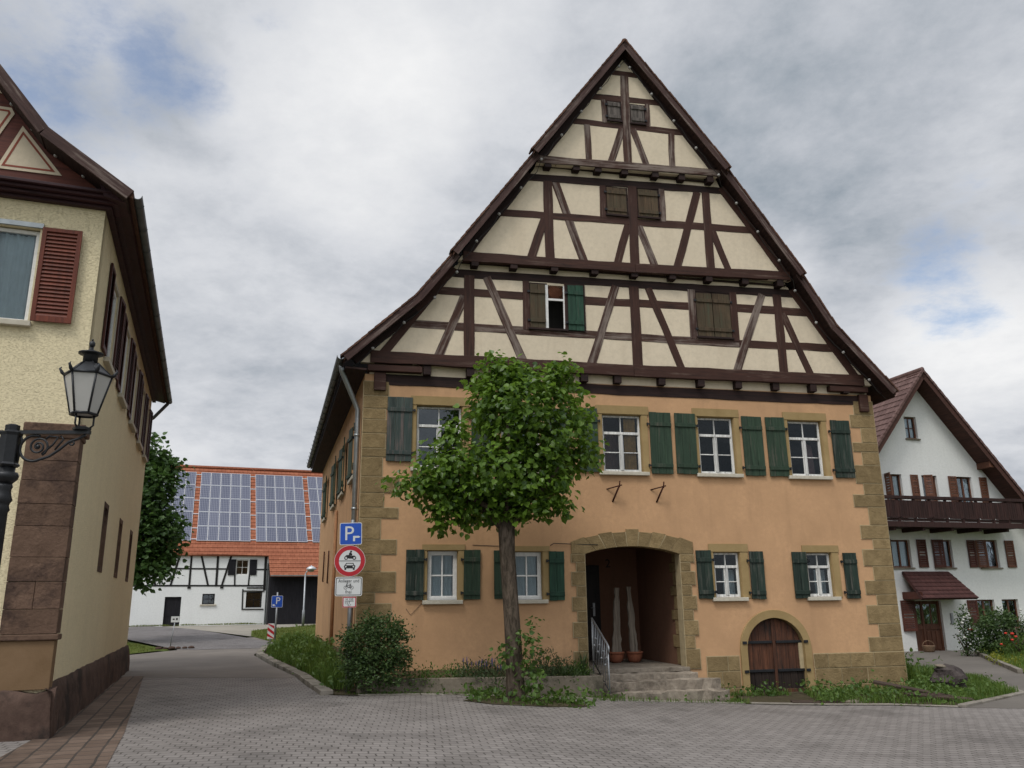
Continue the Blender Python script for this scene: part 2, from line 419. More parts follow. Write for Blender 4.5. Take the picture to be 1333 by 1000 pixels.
# one big sheet to the horizon, finer near the village
def big_ground():
    mb = MB()
    xs = [-900, -400, -200, -120, -80, -60] + [-50 + 2 * i for i in range(46)] + [50, 70, 120, 200, 400, 900]
    ys = [-300, -100, -40, -20] + [-10 + 2 * i for i in range(46)] + [90, 110, 140, 200, 400, 1200]
    n = len(xs)
    vs = [(x, y, g(x, y) - 0.10) for y in ys for x in xs]
    fs = [(j * n + i, j * n + i + 1, (j + 1) * n + i + 1, (j + 1) * n + i) for j in range(len(ys) - 1) for i in range(n - 1)]
    mb.add(vs, fs)
    o = mb.build('ground', M['meadow']); o['kind'] = 'structure'
big_ground()

# paved square, seam at the alley, road to the right
ground_sheet('paved_square', [(-30, -6), (30, -6), (30, 12.6), (12.4, 15.6), (8.3, 16.55), (7.3, 17.0), (4.5, 17.3), (0.5, 16.95), (-2.9, 16.35), (-3.68, 16.62),
              (-4.3, 18.2), (-5.15, 20.6), (-9.6, 21.4), (-14, 21.8), (-14, 11), (-30, 8)], M['paving'], 0.0)
ground_sheet('alley_road', [(-5.12, 20.6), (-6.9, 24.8), (-8.9, 29.6), (-9.5, 32.6), (-8, 36), (-7, 40), (-11, 40.5), (-14.5, 36.5), (-12.6, 32.4), (-13.6, 30.0), (-14, 26.5), (-14, 21.8), (-9.6, 21.4)], M['asphalt'], 0.004)
ground_sheet('village_lane', [(-8.6, 34.2), (-9.3, 34.6), (-12.4, 39.5), (-17.5, 47), (-30, 62), (-40, 60), (-26, 47), (-17.5, 39.0), (-12.9, 32.9), (-12.0, 32.4), (-9.5, 32.8)], M['paving_far'], 0.012)
ground_sheet('gravel_yard', [(-12.2, 40.2), (-12.9, 45.0), (-11.5, 51.5), (-8, 55.5), (-16.4, 54.6), (-22, 53.6), (-36, 50), (-40, 62), (-30, 60.5), (-17.5, 47.2)], M['gravel'], -0.02)
ground_sheet('lawn_left', [(-13.0, 32.6), (-13.8, 30.2), (-14, 27.2), (-22, 30), (-24, 42), (-18.0, 39.0)], M['lawn'], 0.015)
ground_sheet('lawn_right', [(-9.4, 34.8), (-7, 34.6), (-4, 40), (-6, 54), (-11.2, 51.6), (-12.6, 47.5), (-13.6, 44.6), (-12.2, 40.0)], M['lawn'], 0.02)
# brown block gutter along the yellow house: its side runs at 110 degrees
cS, sS = math.cos(R(110)), math.sin(R(110))
def YH(s, o): return (-6.19 + cS * s + sS * o, 11.58 + sS * s - cS * o)
ground_sheet('block_gutter', [YH(-4.0, -0.35), YH(-4.0, 1.05), YH(0, 1.0), YH(10.5, 0.62), YH(10.6, -0.05), YH(0.0, -0.05)], M['brick_strip'], 0.008, 0.5)
# right side: asphalt drive to the white house
ground_sheet('right_drive', [(8.3, 16.55), (12.4, 15.6), (30, 12.6), (30, 22), (15.2, 22.4), (13.6, 23.6), (15.3, 28.0), (17.0, 32.2), (18.0, 34.6), (13.0, 34.0), (12.8, 30), (11.9, 25.2), (11.6, 21.5), (10.75, 18.7)], M['asphalt_drive'], 0.004)
ground_sheet('verge_right', [(4.5, 17.3), (7.3, 17.0), (8.3, 16.55), (10.75, 18.7), (11.6, 21.5), (11.9, 25.2), (12.8, 30), (8.5, 29), (8.8, 20.4), (5.4, 19.6), (4.8, 19.35)], M['soil'], 0.012)
ground_sheet('bank_right', [(13.7, 23.7), (15.3, 22.6), (30, 22.2), (30, 40), (19, 36), (17.1, 32.2), (15.4, 28.0)], M['lawn'], 0.03, 0.8,
             hfun=lambda x, y: g(x, y) + 0.55 * sstep(0.0, 3.0, (x - 13.7) - (y - 23.7) * 0.41) * sstep(22.2, 25.0, y))
ground_sheet('verge_left', [(-3.68, 16.62), (-2.9, 16.35), (-2.9, 17.6), (-3.2, 17.6), (-7.0, 31.0), (-7, 34.6), (-9.4, 34.8), (-9.2, 32.0), (-8.7, 29.6), (-6.7, 24.8), (-5.0, 20.6), (-4.2, 18.2)], M['soil'], 0.015)

def kerb_line(name, pts, w, h, label_kind='structure', seg=0.9):
    mb = MB()
    for (a, b) in zip(pts, pts[1:]):
        a = Vector((*a, 0)); b = Vector((*b, 0)); d = b - a; n = max(1, round(d.length / seg)); dn = d.normalized(); sd = Vector((-dn.y, dn.x, 0))
        for i in range(n):
            p = a + d * (i / n) + dn * 0.006; q = a + d * ((i + 1) / n) - dn * 0.006
            zz = random.uniform(-0.008, 0.008)
            vs = []
            for P in (p, q):
                for sgn in (-1, 1):
                    for top in (-0.15, h + zz):
                        S = P + sd * (sgn * w / 2); vs.append((S.x, S.y, g(S.x, S.y) + top))
            mb.add(vs, [(0, 1, 3, 2), (4, 6, 7, 5), (0, 4, 5, 1), (2, 3, 7, 6), (1, 5, 7, 3), (0, 2, 6, 4)])
    o = mb.build(name, M['kerb'], bevel=0.012); o['kind'] = label_kind
    return o
kerb_line('kerb', [(-3.55, 16.55), (-4.15, 18.2), (-5.0, 20.6), (-6.7, 24.8), (-8.7, 29.6), (-9.3, 32.2), (-9.45, 34.7)], 0.24, 0.09)
kerb_line('kerb', [(8.35, 16.6), (10.75, 18.75), (11.55, 21.4)], 0.16, 0.05)
kerb_line('kerb', [(13.6, 23.65), (15.3, 28.0), (16.95, 32.1)], 0.14, 0.12)
kerb_line('kerb', [(4.6, 17.36), (7.3, 17.08), (8.3, 16.62)], 0.10, 0.03, seg=1.4)
kerb_line('kerb', [(-2.95, 16.42), (0.5, 17.0), (4.5, 17.36)], 0.10, 0.02, seg=1.2)
# ------------------------------------------------------------------ shared house parts
def make_window(root, cx, z0, w, h, style, y=0.12, rotz=0.0, frame='white_worn', sill=True, surround=None, curtain=None, name='window', org=None, glass='glass', sillw=0.1, back=True):
    """window in its own frame: x across, y inwards from the glass plane, z up from the sill"""
    fr = MB()
    f = {'single4': 0.085, 'six': 0.042}.get(style, 0.055)
    x0, x1 = -w / 2, w / 2
    fr.box(x0, x0 + f, -0.02, 0.05, 0, h); fr.box(x1 - f, x1, -0.02, 0.05, 0, h)
    fr.box(x0 + f, x1 - f, -0.02, 0.05, 0, f); fr.box(x0 + f, x1 - f, -0.02, 0.05, h - f, h)
    panes = []
    if style == 'six':
        zt = 0.685 * h
        fr.box(x0 + f, x1 - f, -0.035, 0.05, zt - 0.03, zt + 0.03)
        fr.box(-0.034, 0.034, -0.03, 0.05, f, zt - 0.03)
        fr.box(-0.013, 0.013, -0.01, 0.04, zt + 0.03, h - f)
        for s in (-1, 1):
            a, b = (x0 + f, -0.034) if s < 0 else (0.034, x1 - f)
            fr.box(a, a + 0.018, -0.012, 0.03, f, zt - 0.03); fr.box(b - 0.018, b, -0.012, 0.03, f, zt - 0.03)
            fr.box(a + 0.018, b - 0.018, -0.012, 0.03, f, f + 0.025)
            zm = f + (zt - 0.03 - f) * 0.5
            fr.box(a + 0.018, b - 0.018, -0.008, 0.03, zm - 0.011, zm + 0.011)
    elif style in ('four', 'single4'):
        fr.box(-0.016, 0.016, -0.01, 0.04, f, h - f)
        zm = h * 0.5
        fr.box(x0 + f, -0.016, -0.008, 0.04, zm - 0.016, zm + 0.016); fr.box(0.016, x1 - f, -0.008, 0.04, zm - 0.016, zm + 0.016)
        if style == 'single4':
            fr.box(x0 - 0.0, x1, -0.05, -0.02, -0.0, 0.06)
    elif style == 'two':
        fr.box(-0.04, 0.04, -0.015, 0.04, f, h - f)
    elif style == 'tall':
        fr.box(x0 + f, x1 - f, -0.015, 0.04, h * 0.66 - 0.03, h * 0.66 + 0.03)
        fr.box(-0.03, 0.03, -0.012, 0.04, f, h * 0.66 - 0.03)
    o = fr.build(name, M[frame], root, (cx, y, z0) if org is None else org, (0, 0, rotz), bevel=0.004)
    MB().box(x0 + f * 0.5, x1 - f * 0.5, 0.012, 0.016, f * 0.5, h - f * 0.5).build('pane', M[glass], o)
    if sill:
        sw = w / 2 + sillw
        MB().box(-sw, sw, -y - 0.09, -0.03, -0.085, -0.004).build('sill', M['sill'], o, bevel=0.008)
    if curtain:
        mat, spans = curtain
        for (a, b, lo) in spans:
            mb = MB(); n = 22; vs = []
            for i in range(n + 1):
                x = x0 + f + (w - 2 * f) * (a + (b - a) * i / n)
                yy = 0.07 + 0.018 * math.sin(i * 2.1) + 0.01 * math.sin(i * 0.9)
                vs += [(x, yy, f + lo * h), (x, yy + 0.004 * math.sin(i), h - f)]
            mb.add(vs, [(2 * i, 2 * i + 2, 2 * i + 3, 2 * i + 1) for i in range(n)], 0, True)
            mb.build('curtain', M[mat], o)
    return o

def make_shutter(root, x0, x1, z0, z1, mat, y=-0.02, rotz=0.0, org=None, tilt=None, label=None, battens=(0.13, 0.80), hinge_side=1):
    w, h = x1 - x0, z1 - z0
    mb = MB(); n = max(2, round(w / 0.17)); pw = w / n
    for i in range(n):
        e0, e1 = random.uniform(-0.008, 0.006), random.uniform(-0.006, 0.004)
        mb.box(i * pw + 0.002, (i + 1) * pw - 0.002, -0.028 + random.uniform(-0.002, 0.002), 0.0, e0, h + e1)
    o = mb.build('shutter', M[mat], root, (x0, y, z0) if org is None else org, (0, random.uniform(-0.6, 0.6) * R(1) if tilt is None else tilt, rotz), bevel=0.003)
    if label: o['label'] = label
    xs = w if hinge_side > 0 else 0.0
    for b in battens:
        MB().box(0.004, w - 0.004, -0.055, -0.029, h * b - 0.045, h * b + 0.045).build('batten', M[mat], o, bevel=0.006)
        hg = MB()
        hg.box(min(xs, xs + 0.05 * hinge_side), max(xs, xs + 0.05 * hinge_side), -0.04, -0.018, h * b - 0.018, h * b + 0.018)
        hg.box(xs - 0.012 + 0.05 * hinge_side, xs + 0.012 + 0.05 * hinge_side, -0.045, 0.01, h * b - 0.03, h * b + 0.03)
        hg.build('hinge', M['iron'], o)
    return o

def slab2(mb, front, back, th, y0s, y1s, mi=0):
    """roof slab between two polylines of (x, z) at front/back y, thickness th measured downwards"""
    n = len(front)
    vs = []
    for (pl, ys) in ((front, y0s), (back, y1s)):
        for (p, yy) in zip(pl, ys):
            vs.append((p[0], yy, p[1])); vs.append((p[0], yy, p[1] - th))
    k = 2 * n
    fs = []
    for i in range(n - 1):
        a, b = 2 * i, 2 * i + 2
        fs += [(a, b, k + b, k + a), (a + 1, k + a + 1, k + b + 1, b + 1), (a, a + 1, b + 1, b), (k + a, k + b, k + b + 1, k + a + 1)]
    fs += [(0, k, k + 1, 1), (k - 2, k - 1, 2 * k - 1, 2 * k - 2)]
    mb.add(vs, fs, mi)

# ------------------------------------------------------------------ the half-timbered house
house = thing('half_timbered_house', 'tall half-timbered gable house with peach plastered ground storeys and green shutters', 'house', (-3.238, 17.60, 0), R(12.1))
HD = 14.0
SH = -math.tan(R(4.2)) * HD            # its left wall runs a little outwards

UW = [dict(c=1.66, w=1.02, z=4.50, h=1.40), dict(c=3.50, w=0.92, z=4.50, h=1.36), dict(c=5.90, w=0.96, z=4.50, h=1.35), dict(c=8.25, w=0.93, z=4.50, h=1.37), dict(c=10.58, w=0.91, z=4.49, h=1.37)]
LW = [dict(c=1.76, w=0.66, z=1.71, h=1.03), dict(c=3.60, w=0.68, z=1.70, h=1.02), dict(c=8.27, w=0.66, z=1.70, h=1.01), dict(c=10.60, w=0.65, z=1.69, h=1.01)]
def rect(w): return [(w['c'] - w['w'] / 2, w['z']), (w['c'] + w['w'] / 2, w['z']), (w['c'] + w['w'] / 2, w['z'] + w['h']), (w['c'] - w['w'] / 2, w['z'] + w['h'])]
CX, CZ, CR = 9.29, 0.58, 0.70
cellar_hole = [(CX - CR - 0.06, -0.6)] + [(CX + (CR + 0.06) * math.cos(R(a)), CZ + (CR + 0.06) * math.sin(R(a))) for a in range(180, -1, -15)] + [(CX + CR + 0.06, -0.6)]
# front outline with the two doorways cut from the bottom edge
outline = [(0, -0.6)] + [(4.84, -0.6)] + [(4.84, 2.78), (5.4, 2.92), (6.01, 2.96), (6.6, 2.92), (7.18, 2.78)] + [(7.18, -0.6)] + cellar_hole + [(12.5, -0.6), (12.5, 6.56), (0, 6.56)]
wall = MB()
wall.prism(outline, 0.0, 0.26, 0, [rect(w) for w in UW + LW])
# right, back walls
wall.box(12.24, 12.5, 0.262, HD, -0.6, 6.56)
wall.box(SH + 0.3, 12.238, HD - 0.26, HD - 0.002, -0.6, 6.56)
W_ = wall.build('wall', [M['peach']], house)
# the side wall along the alley, with its openings, in its own slanted frame
SIDE_A = R(90 + 4.2)
sw = MB()
SWIN = [dict(c=1.75, w=0.95, z=4.50, h=1.30), dict(c=4.60, w=0.95, z=4.50, h=1.30), dict(c=7.45, w=0.95, z=4.50, h=1.30), dict(c=11.3, w=0.95, z=4.50, h=1.30)]
# local x of this mesh runs along the wall (away from the camera), -y is outwards after the turn
sw.prism([(0.0, -0.6), (HD / math.cos(R(4.2)) - 0.02, -0.6), (HD / math.cos(R(4.2)) - 0.02, 6.56), (0.0, 6.56)], -0.26, 0.0, 0, [rect(w) for w in SWIN])
# rotate so that +x -> along the wall; the wall's outer face is y = 0 side facing the alley
side = sw.build('side_wall', [M['peach']], house, (0.0, 0.004, 0), (0, 0, SIDE_A))
side_base = MB(); side_base.box(0.02, 13.9, 0.0, 0.012, -0.6, 0.62); side_base.build('plinth_band', M['peach_base'], side)
for w in SWIN:
    make_window(side, 0, 0, w['w'], w['h'], 'six', y=0.12, rotz=math.pi, glass='glass_dull', org=(w['c'], -0.12, w['z']))
    for sgn in (-1, 1):
        xc = w['c'] + sgn * (w['w'] / 2 + 0.30)
        s_ = make_shutter(side, 0, 0.5, 0, 1.36, 'green', rotz=math.pi + sgn * R(5), org=(xc + 0.25, 0.035, w['z'] - 0.02), hinge_side=sgn)
MB().tube([(5.9, 0.05, 0.0), (5.9, 0.05, 4.2)], 0.045).build('cable_duct', plain('painted_duct', (0.30, 0.15, 0.07), 0.8), side)
for s_, zt, zb in ((8.33, 3.25, 2.30), (10.4, 3.35, 2.40)):
    MB().tube([(s_, 0.04, zt), (s_, 0.05, zb)], 0.022).tube([(s_ - 0.1, 0.04, zb), (s_ + 0.1, 0.04, zb)], 0.018).build('wall_anchor', M['rust'], side)
# floors and ceilings keep the rooms dark
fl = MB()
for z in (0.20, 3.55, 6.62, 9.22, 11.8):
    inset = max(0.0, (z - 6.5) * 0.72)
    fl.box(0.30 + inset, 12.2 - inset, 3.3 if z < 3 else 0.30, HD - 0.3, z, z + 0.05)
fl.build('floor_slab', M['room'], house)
MB().box(0.3, 12.2, 1.3, 1.34, 3.61, 6.6).box(0.3, 4.7, 1.3, 1.34, 0.26, 3.5).box(7.32, 12.2, 1.3, 1.34, 0.26, 3.5).box(1.1, 1.14, 1.35, HD - 0.3, 0.26, 6.6).build('dark_screen', M['room'], house)  # near-black sheets added behind the windows to darken the panes

# stone dressings ---------------------------------------------------------------
def blocks_with_mortar(name, blocks, y0=-0.022, parent=house, mortar=True, gap=0.010, bevel=0.006, mat='sandstone', depth=0.02):
    mb = MB()
    for (u0, u1, z0, z1) in blocks:
        mb.box(u0 + gap, u1 - gap, y0 - random.uniform(0, 0.004), y0 + depth, z0 + gap, z1 - gap)
    o = mb.build(name, M[mat], parent, bevel=bevel)
    if mortar:
        mm = MB()
        for (u0, u1, z0, z1) in blocks: mm.box(u0 - gap * 0.4, u1 + gap * 0.4, y0 + 0.010, y0 + depth - 0.0005, z0 - gap * 0.4 + 0.0007, z1 + gap * 0.4 - 0.0007)
        mm.build('mortar_joint', M['mortar'], o)
    return o
QLz = [6.40, 6.07, 5.78, 5.54, 5.23, 4.9, 4.71, 4.29, 3.94, 3.63, 3.4, 2.96, 2.65, 2.3, 1.88, 1.66, 1.3, 0.95, 0.62, 0.30]
QLu = [0.54, 0.57, 0.48, 0.56, 0.49, 0.55, 0.44, 0.80, 0.49, 0.80, 0.44, 0.78, 0.46, 0.78, 0.36, 0.70, 0.45, 0.75, 0.5]
blocks_with_mortar('quoin_stones', [(-0.02, u, z1, z0) for u, z0, z1 in zip(QLu, QLz, QLz[1:])])
QRz = [6.40, 6.05, 5.72, 5.35, 5.12, 4.79, 4.34, 4.07, 3.77, 3.34, 3.01, 2.77, 2.38, 2.05, 1.73, 1.49, 1.07, 0.78, 0.45]
QRu = [11.97, 11.84, 12.1, 11.83, 12.05, 11.81, 11.99, 11.68, 12.04, 11.77, 12.06, 11.75, 11.98, 11.72, 11.98, 11.69, 11.94, 11.64]
blocks_with_mortar('quoin_stones', [(u, 12.52, z1, z0) for u, z0, z1 in zip(QRu, QRz, QRz[1:])])
pl = []
for (z0, z1, us) in ((0.13, 0.45, (7.60, 8.10, 8.38)), (-0.22, 0.13, (7.60, 7.95, 8.38)), (-0.55, -0.22, (7.60, 8.2, 8.38)),
                     (0.13, 0.45, (10.20, 10.55, 11.12, 11.72, 12.52)), (-0.22, 0.13, (10.20, 10.86, 11.52, 12.52)), (-0.55, -0.22, (10.2, 10.5, 11.2, 11.8, 12.52))):
    pl += [(a, b, z0, z1) for a, b in zip(us, us[1:])]
blocks_with_mortar('plinth_stones', [b for b in pl if b[0] < 9], y0=-0.03)
blocks_with_mortar('plinth_stones', [b for b in pl if b[0] > 9], y0=-0.03)
MB().box(0.76, 4.55, -0.012, 0.0, -0.6, 0.33).build('plinth_band', M['peach_base'], house)

# porch doorway: jamb blocks and the flat arch
def door_surround():
    jl = [0.20, 0.62, 0.90, 1.22, 1.45, 1.75, 1.98, 2.28, 2.48, 2.66]
    bl = []
    for i, (a, b) in enumerate(zip(jl, jl[1:])):
        bl.append((4.58 if i % 2 == 0 else 4.69, 4.90, a, b)); bl.append((7.12, 7.46 if i % 2 == 0 else 7.36, a, b))
    blocks_with_mortar('door_jamb', bl[1::2], y0=-0.035, depth=0.30)
    o = blocks_with_mortar('door_jamb', bl[0::2], y0=-0.035, depth=0.30)
    mb = MB(); n = 9
    inner = lambda t: (4.90 + 2.22 * t, 2.66 + 0.17 * math.sin(math.pi * t) ** 0.8)
    def outer(t): return (4.58 + 2.88 * t, 2.86 + 0.29 * math.sin(math.pi * (0.06 + 0.88 * t)) ** 0.9)
    for i in range(n):
        t0, t1 = i / n + 0.003, (i + 1) / n - 0.003
        top = 0.025 if i % 2 == 0 else 0.0
        if i == n // 2: top = 0.06
        a, b = inner(t0), inner(t1); c, d = outer(t1), outer(t0)
        poly = [a, b, (c[0], c[1] + top), (d[0], d[1] + top)]
        if i == 0: poly = [(4.59, 2.67)] + [a, b, (c[0], c[1] + top), (4.59, d[1])]
        if i == n - 1: poly = [a, b, (7.45, 2.67), (7.45, c[1]), (d[0], d[1] + top)]
        mb.prism(poly, -0.037 - 0.002 * (i % 2), 0.26)
    mb.build('arch_stones', M['sandstone'], o, bevel=0.006)
    mm = MB(); mm.prism([inner(i / 20) for i in range(21)] + [(7.44, 2.68), (7.44, 2.87)] + [outer(1 - i / 20) for i in range(1, 20)] + [(4.6, 2.86), (4.6, 2.68)], -0.026, 0.20)
    mm.build('mortar_joint', M['mortar'], o)
door_surround()

# porch recess
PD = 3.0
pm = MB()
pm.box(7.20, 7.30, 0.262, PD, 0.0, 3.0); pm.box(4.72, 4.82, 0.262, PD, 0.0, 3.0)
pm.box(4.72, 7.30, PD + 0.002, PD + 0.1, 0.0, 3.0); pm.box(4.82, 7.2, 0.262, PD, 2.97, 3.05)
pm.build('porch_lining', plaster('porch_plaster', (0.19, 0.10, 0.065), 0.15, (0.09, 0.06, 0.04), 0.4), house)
MB().box(4.83, 7.19, -0.05, PD, 0.16, 0.25).build('porch_floor', M['step'], house, bevel=0.01)
blk = []
for i, (a, b) in enumerate(zip([0.26, 0.62, 0.90, 1.22, 1.45, 1.75, 1.98, 2.28, 2.50, 2.72], [0.62, 0.90, 1.22, 1.45, 1.75, 1.98, 2.28, 2.50, 2.72, 2.9])):
    blk.append((0.27, 0.78 if i % 2 else 0.60, a, b))
mbq = MB()
for (y0, y1, z0, z1) in blk: mbq.box(7.175, 7.199, y0 + 0.008, y1 - 0.008, z0 + 0.008, z1 - 0.008)
mbq.build('porch_jamb_stones', M['sandstone'], house, bevel=0.005)
dr = MB().box(5.20, 6.16, PD - 0.06, PD, 0.25, 2.55)
for k in range(2):
    for j in range(2): dr.box(5.28 + k * 0.44, 5.66 + k * 0.44, PD - 0.075, PD - 0.061, 0.40 + j * 1.05, 1.30 + j * 1.05)
door = dr.build('front_door', M['door_dark'], house, bevel=0.006)
MB().box(5.955, 6.01, PD - 0.088, PD - 0.076, 1.30, 1.62).tube([(5.98, PD - 0.09, 1.5), (5.98, PD - 0.13, 1.5), (5.88, PD - 0.13, 1.5)], 0.011).build('handle', M['steel'], door)
# house number on the porch wall
def text_mesh(name, body, size, mat, parent, loc, rot, depth=0.002, align='CENTER', xs=1.0):
    cu = bpy.data.curves.new(name, 'FONT'); cu.body = body; cu.size = size; cu.extrude = depth; cu.align_x = align; cu.resolution_u = 3
    tmp = bpy.data.objects.new(name + '_src', cu); COL.objects.link(tmp)
    dg = bpy.context.evaluated_depsgraph_get(); dg.update()
    me = bpy.data.meshes.new_from_object(tmp.evaluated_get(dg))
    bpy.data.objects.remove(tmp)
    me.materials.clear(); me.materials.append(mat)
    o = bpy.data.objects.new(name, me); COL.objects.link(o); o.parent = parent; o.location = loc; o.rotation_euler = rot; o.scale = (xs, 1, 1)
    return o
text_mesh('house_number', '2', 0.30, M['door_dark'], house, (6.42, PD - 0.006, 2.50), (R(90), 0, 0))

# cellar doorway
M['door_rot'] = wood('blackened_boards', [(0.010, 0.008, 0.007), (0.030, 0.020, 0.015)], 'z', 0.85, 0.8, (0.05, 0.03, 0.02), 0.64)
cs = MB()
ring_o = [(CX - 0.87, -0.6)] + [(CX + 0.87 * math.cos(R(a)), CZ + 0.84 * math.sin(R(a))) for a in range(180, -1, -9)] + [(CX + 0.87, -0.6)]
ring_i = [(CX + CR, -0.6)] + [(CX + CR * math.cos(R(a)), CZ + 0.66 * math.sin(R(a))) for a in range(0, 181, 9)] + [(CX - CR, -0.6)]
cs.prism(ring_o + ring_i, -0.045, 0.24)
cso = cs.build('cellar_arch', M['surround'], house, bevel=0.008)
MB().box(CX + CR - 0.10, CX + CR - 0.004, 0.05, 0.08, 0.12, 0.72).build('bare_mortar_patch', M['mortar'], cso)
for s in (-1, 1):
    lf = MB(); x0 = -CR if s < 0 else 0.006; x1 = -0.006 if s < 0 else CR
    n = 4; pw = (x1 - x0) / n
    for i in range(n):
        a, b = x0 + i * pw + 0.003, x0 + (i + 1) * pw - 0.003
        ht = lambda x: CZ + 0.64 * math.sqrt(max(0, 1 - (x / (CR + 0.0)) ** 2))
        yy = 0.085 + random.uniform(-0.004, 0.004)
        lf.prism([(CX + a, 0.10), (CX + b, 0.10), (CX + b, ht(b)), (CX + (a + b) / 2, ht((a + b) / 2)), (CX + a, ht(a))], yy, 0.13)
    leaf_o = lf.build('cellar_door', M['cellar'], house, bevel=0.004)
    kb = MB()
    for i in range(n):
        a, b = x0 + i * pw + 0.004, x0 + (i + 1) * pw - 0.004; kb.box(CX + a, CX + b, 0.078 + random.uniform(-0.003, 0.003), 0.13, -0.58, 0.097 + random.uniform(-0.004, 0.0))
    kb.build('kick_boards', M['door_rot'], leaf_o, bevel=0.004)
    st = MB()
    for z in (0.72, 0.11): st.box(CX + (x0 + 0.0 if s < 0 else 0.05), CX + (-0.05 if s < 0 else x1), 0.045, 0.078, z - 0.028, z + 0.028)
    for z in (0.72, 0.11): st.box(CX + s * (CR + 0.05) - 0.07, CX + s * (CR + 0.05) + 0.03 , -0.07, -0.046, z - 0.03, z + 0.03)
    st.build('strap_hinge', M['iron'], leaf_o, bevel=0.004)
MB().box(CX - 0.035, CX + 0.035, 0.055, 0.082, -0.58, CZ + 0.62).box(CX + 0.12, CX + 0.72, 0.03, 0.08, -0.42, -0.28).build('cover_strip', M['cellar'], house, bevel=0.004)

# windows of the front ---------------------------------------------------------
def surround(root, w, jl, jr, zt, lx0, lx1, yf=-0.018):
    x0, x1 = w['c'] - w['w'] / 2, w['c'] + w['w'] / 2
    zb, zo = w['z'], w['z'] + w['h']
    mb = MB()
    mb.box(x0 - jl, x0 - 0.001, yf, 0.0, zb - 0.02, zo); mb.box(x1 + 0.001, x1 + jr, yf, 0.0, zb - 0.02, zo)
    mb.prism([(lx0, zo + 0.001), (lx1, zo + 0.001), (lx1, zt), (lx0, zt)], yf - 0.012, 0.0)
    # painted reveals
    mb.box(x0 - 0.002, x0 + 0.012, 0.001, 0.20, zb, zo - 0.013); mb.box(x1 - 0.012, x1 + 0.002, 0.001, 0.20, zb, zo - 0.013); mb.box(x0 - 0.002, x1 + 0.002, 0.001, 0.20, zo - 0.012, zo + 0.002)
    return mb.build('window_surround', M['surround'], root, bevel=0.006)
US = [(0.13, 0.14, 6.10, 1.02, 2.32), (0.12, 0.13, 6.05, 2.92, 4.10), (0.12, 0.15, 6.05, 5.28, 6.56), (0.12, 0.13, 6.06, 7.66, 8.85), (0.12, 0.13, 6.05, 10.01, 11.18)]
UC = [None, ('curtain', [(0, 0.5, 0), (0.5, 1, 0)]), ('curtain_brown', [(0.62, 0.97, 0)]), None, None]
UG = ['glass_dull', 'glass', 'glass', 'glass', 'glass']
for w, s, c, gl in zip(UW, US, UC, UG):
    surround(house, w, *s)
    o = make_window(house, w['c'], w['z'] + 0.004, w['w'] - 0.03, w['h'] - 0.022, 'six', y=0.11, curtain=c, glass=gl, sillw=0.13)
# maroon drape behind the panes of the window with the brown curtain
for c_, a, b in ((2, 0.0, 0.62),):
    w = UW[c_]; mb = MB(); n = 20; vs = []
    for i in range(n + 1):
        x = w['c'] - w['w'] / 2 + 0.05 + w['w'] * (a + (b - a) * i / n); yy = 0.30 + 0.02 * math.sin(i * 1.7)
        vs += [(x, yy, w['z']), (x, yy, w['z'] + w['h'] * 0.70)]
    mb.add(vs, [(2 * i, 2 * i + 2, 2 * i + 3, 2 * i + 1) for i in range(n)], 0, True); mb.build('drape', M['curtain_dark'], house)
w = UW[4]
MB().prism([(w['c'] + 0.06, 4.52), (w['c'] + 0.38, 4.52), (w['c'] + 0.34, 5.30), (w['c'] + 0.16, 5.36), (w['c'] + 0.10, 4.9)], 0.34, 0.36).build('drape', plain('checked_drape', (0.30, 0.15, 0.14), 0.9), house)
LS = [(0.10, 0.14, 2.86, 1.32, 2.24), (0.10, 0.15, 2.83, 3.22, 4.10), (0.10, 0.19, 2.89, 7.83, 8.80), (0.10, 0.18, 2.86, 10.17, 11.12)]
for i, (w, s) in enumerate(zip(LW, LS)):
    surround(house, w, *s)
    new = i < 2
    make_window(house, w['c'], w['z'] + 0.004, w['w'] - 0.03, w['h'] - 0.022, 'single4' if new else 'six', y=0.10, frame='white' if new else 'white_worn',
                curtain=('curtain', [(0, 0.5, 0), (0.5, 1, 0)]) if new else None, sillw=0.11, glass='glass')
    if not new:
        mb = MB(); n = 16; vs = []
        for k in range(n + 1):
            x = w['c'] + 0.02 + 0.28 * k / n; vs += [(x, 0.32 + 0.015 * math.sin(k * 1.9), w['z'] + 0.02), (x, 0.32, w['z'] + 0.62)]
        mb.add(vs, [(2 * k, 2 * k + 2, 2 * k + 3, 2 * k + 1) for k in range(n)], 0, True); mb.build('drape', M['curtain'], house)
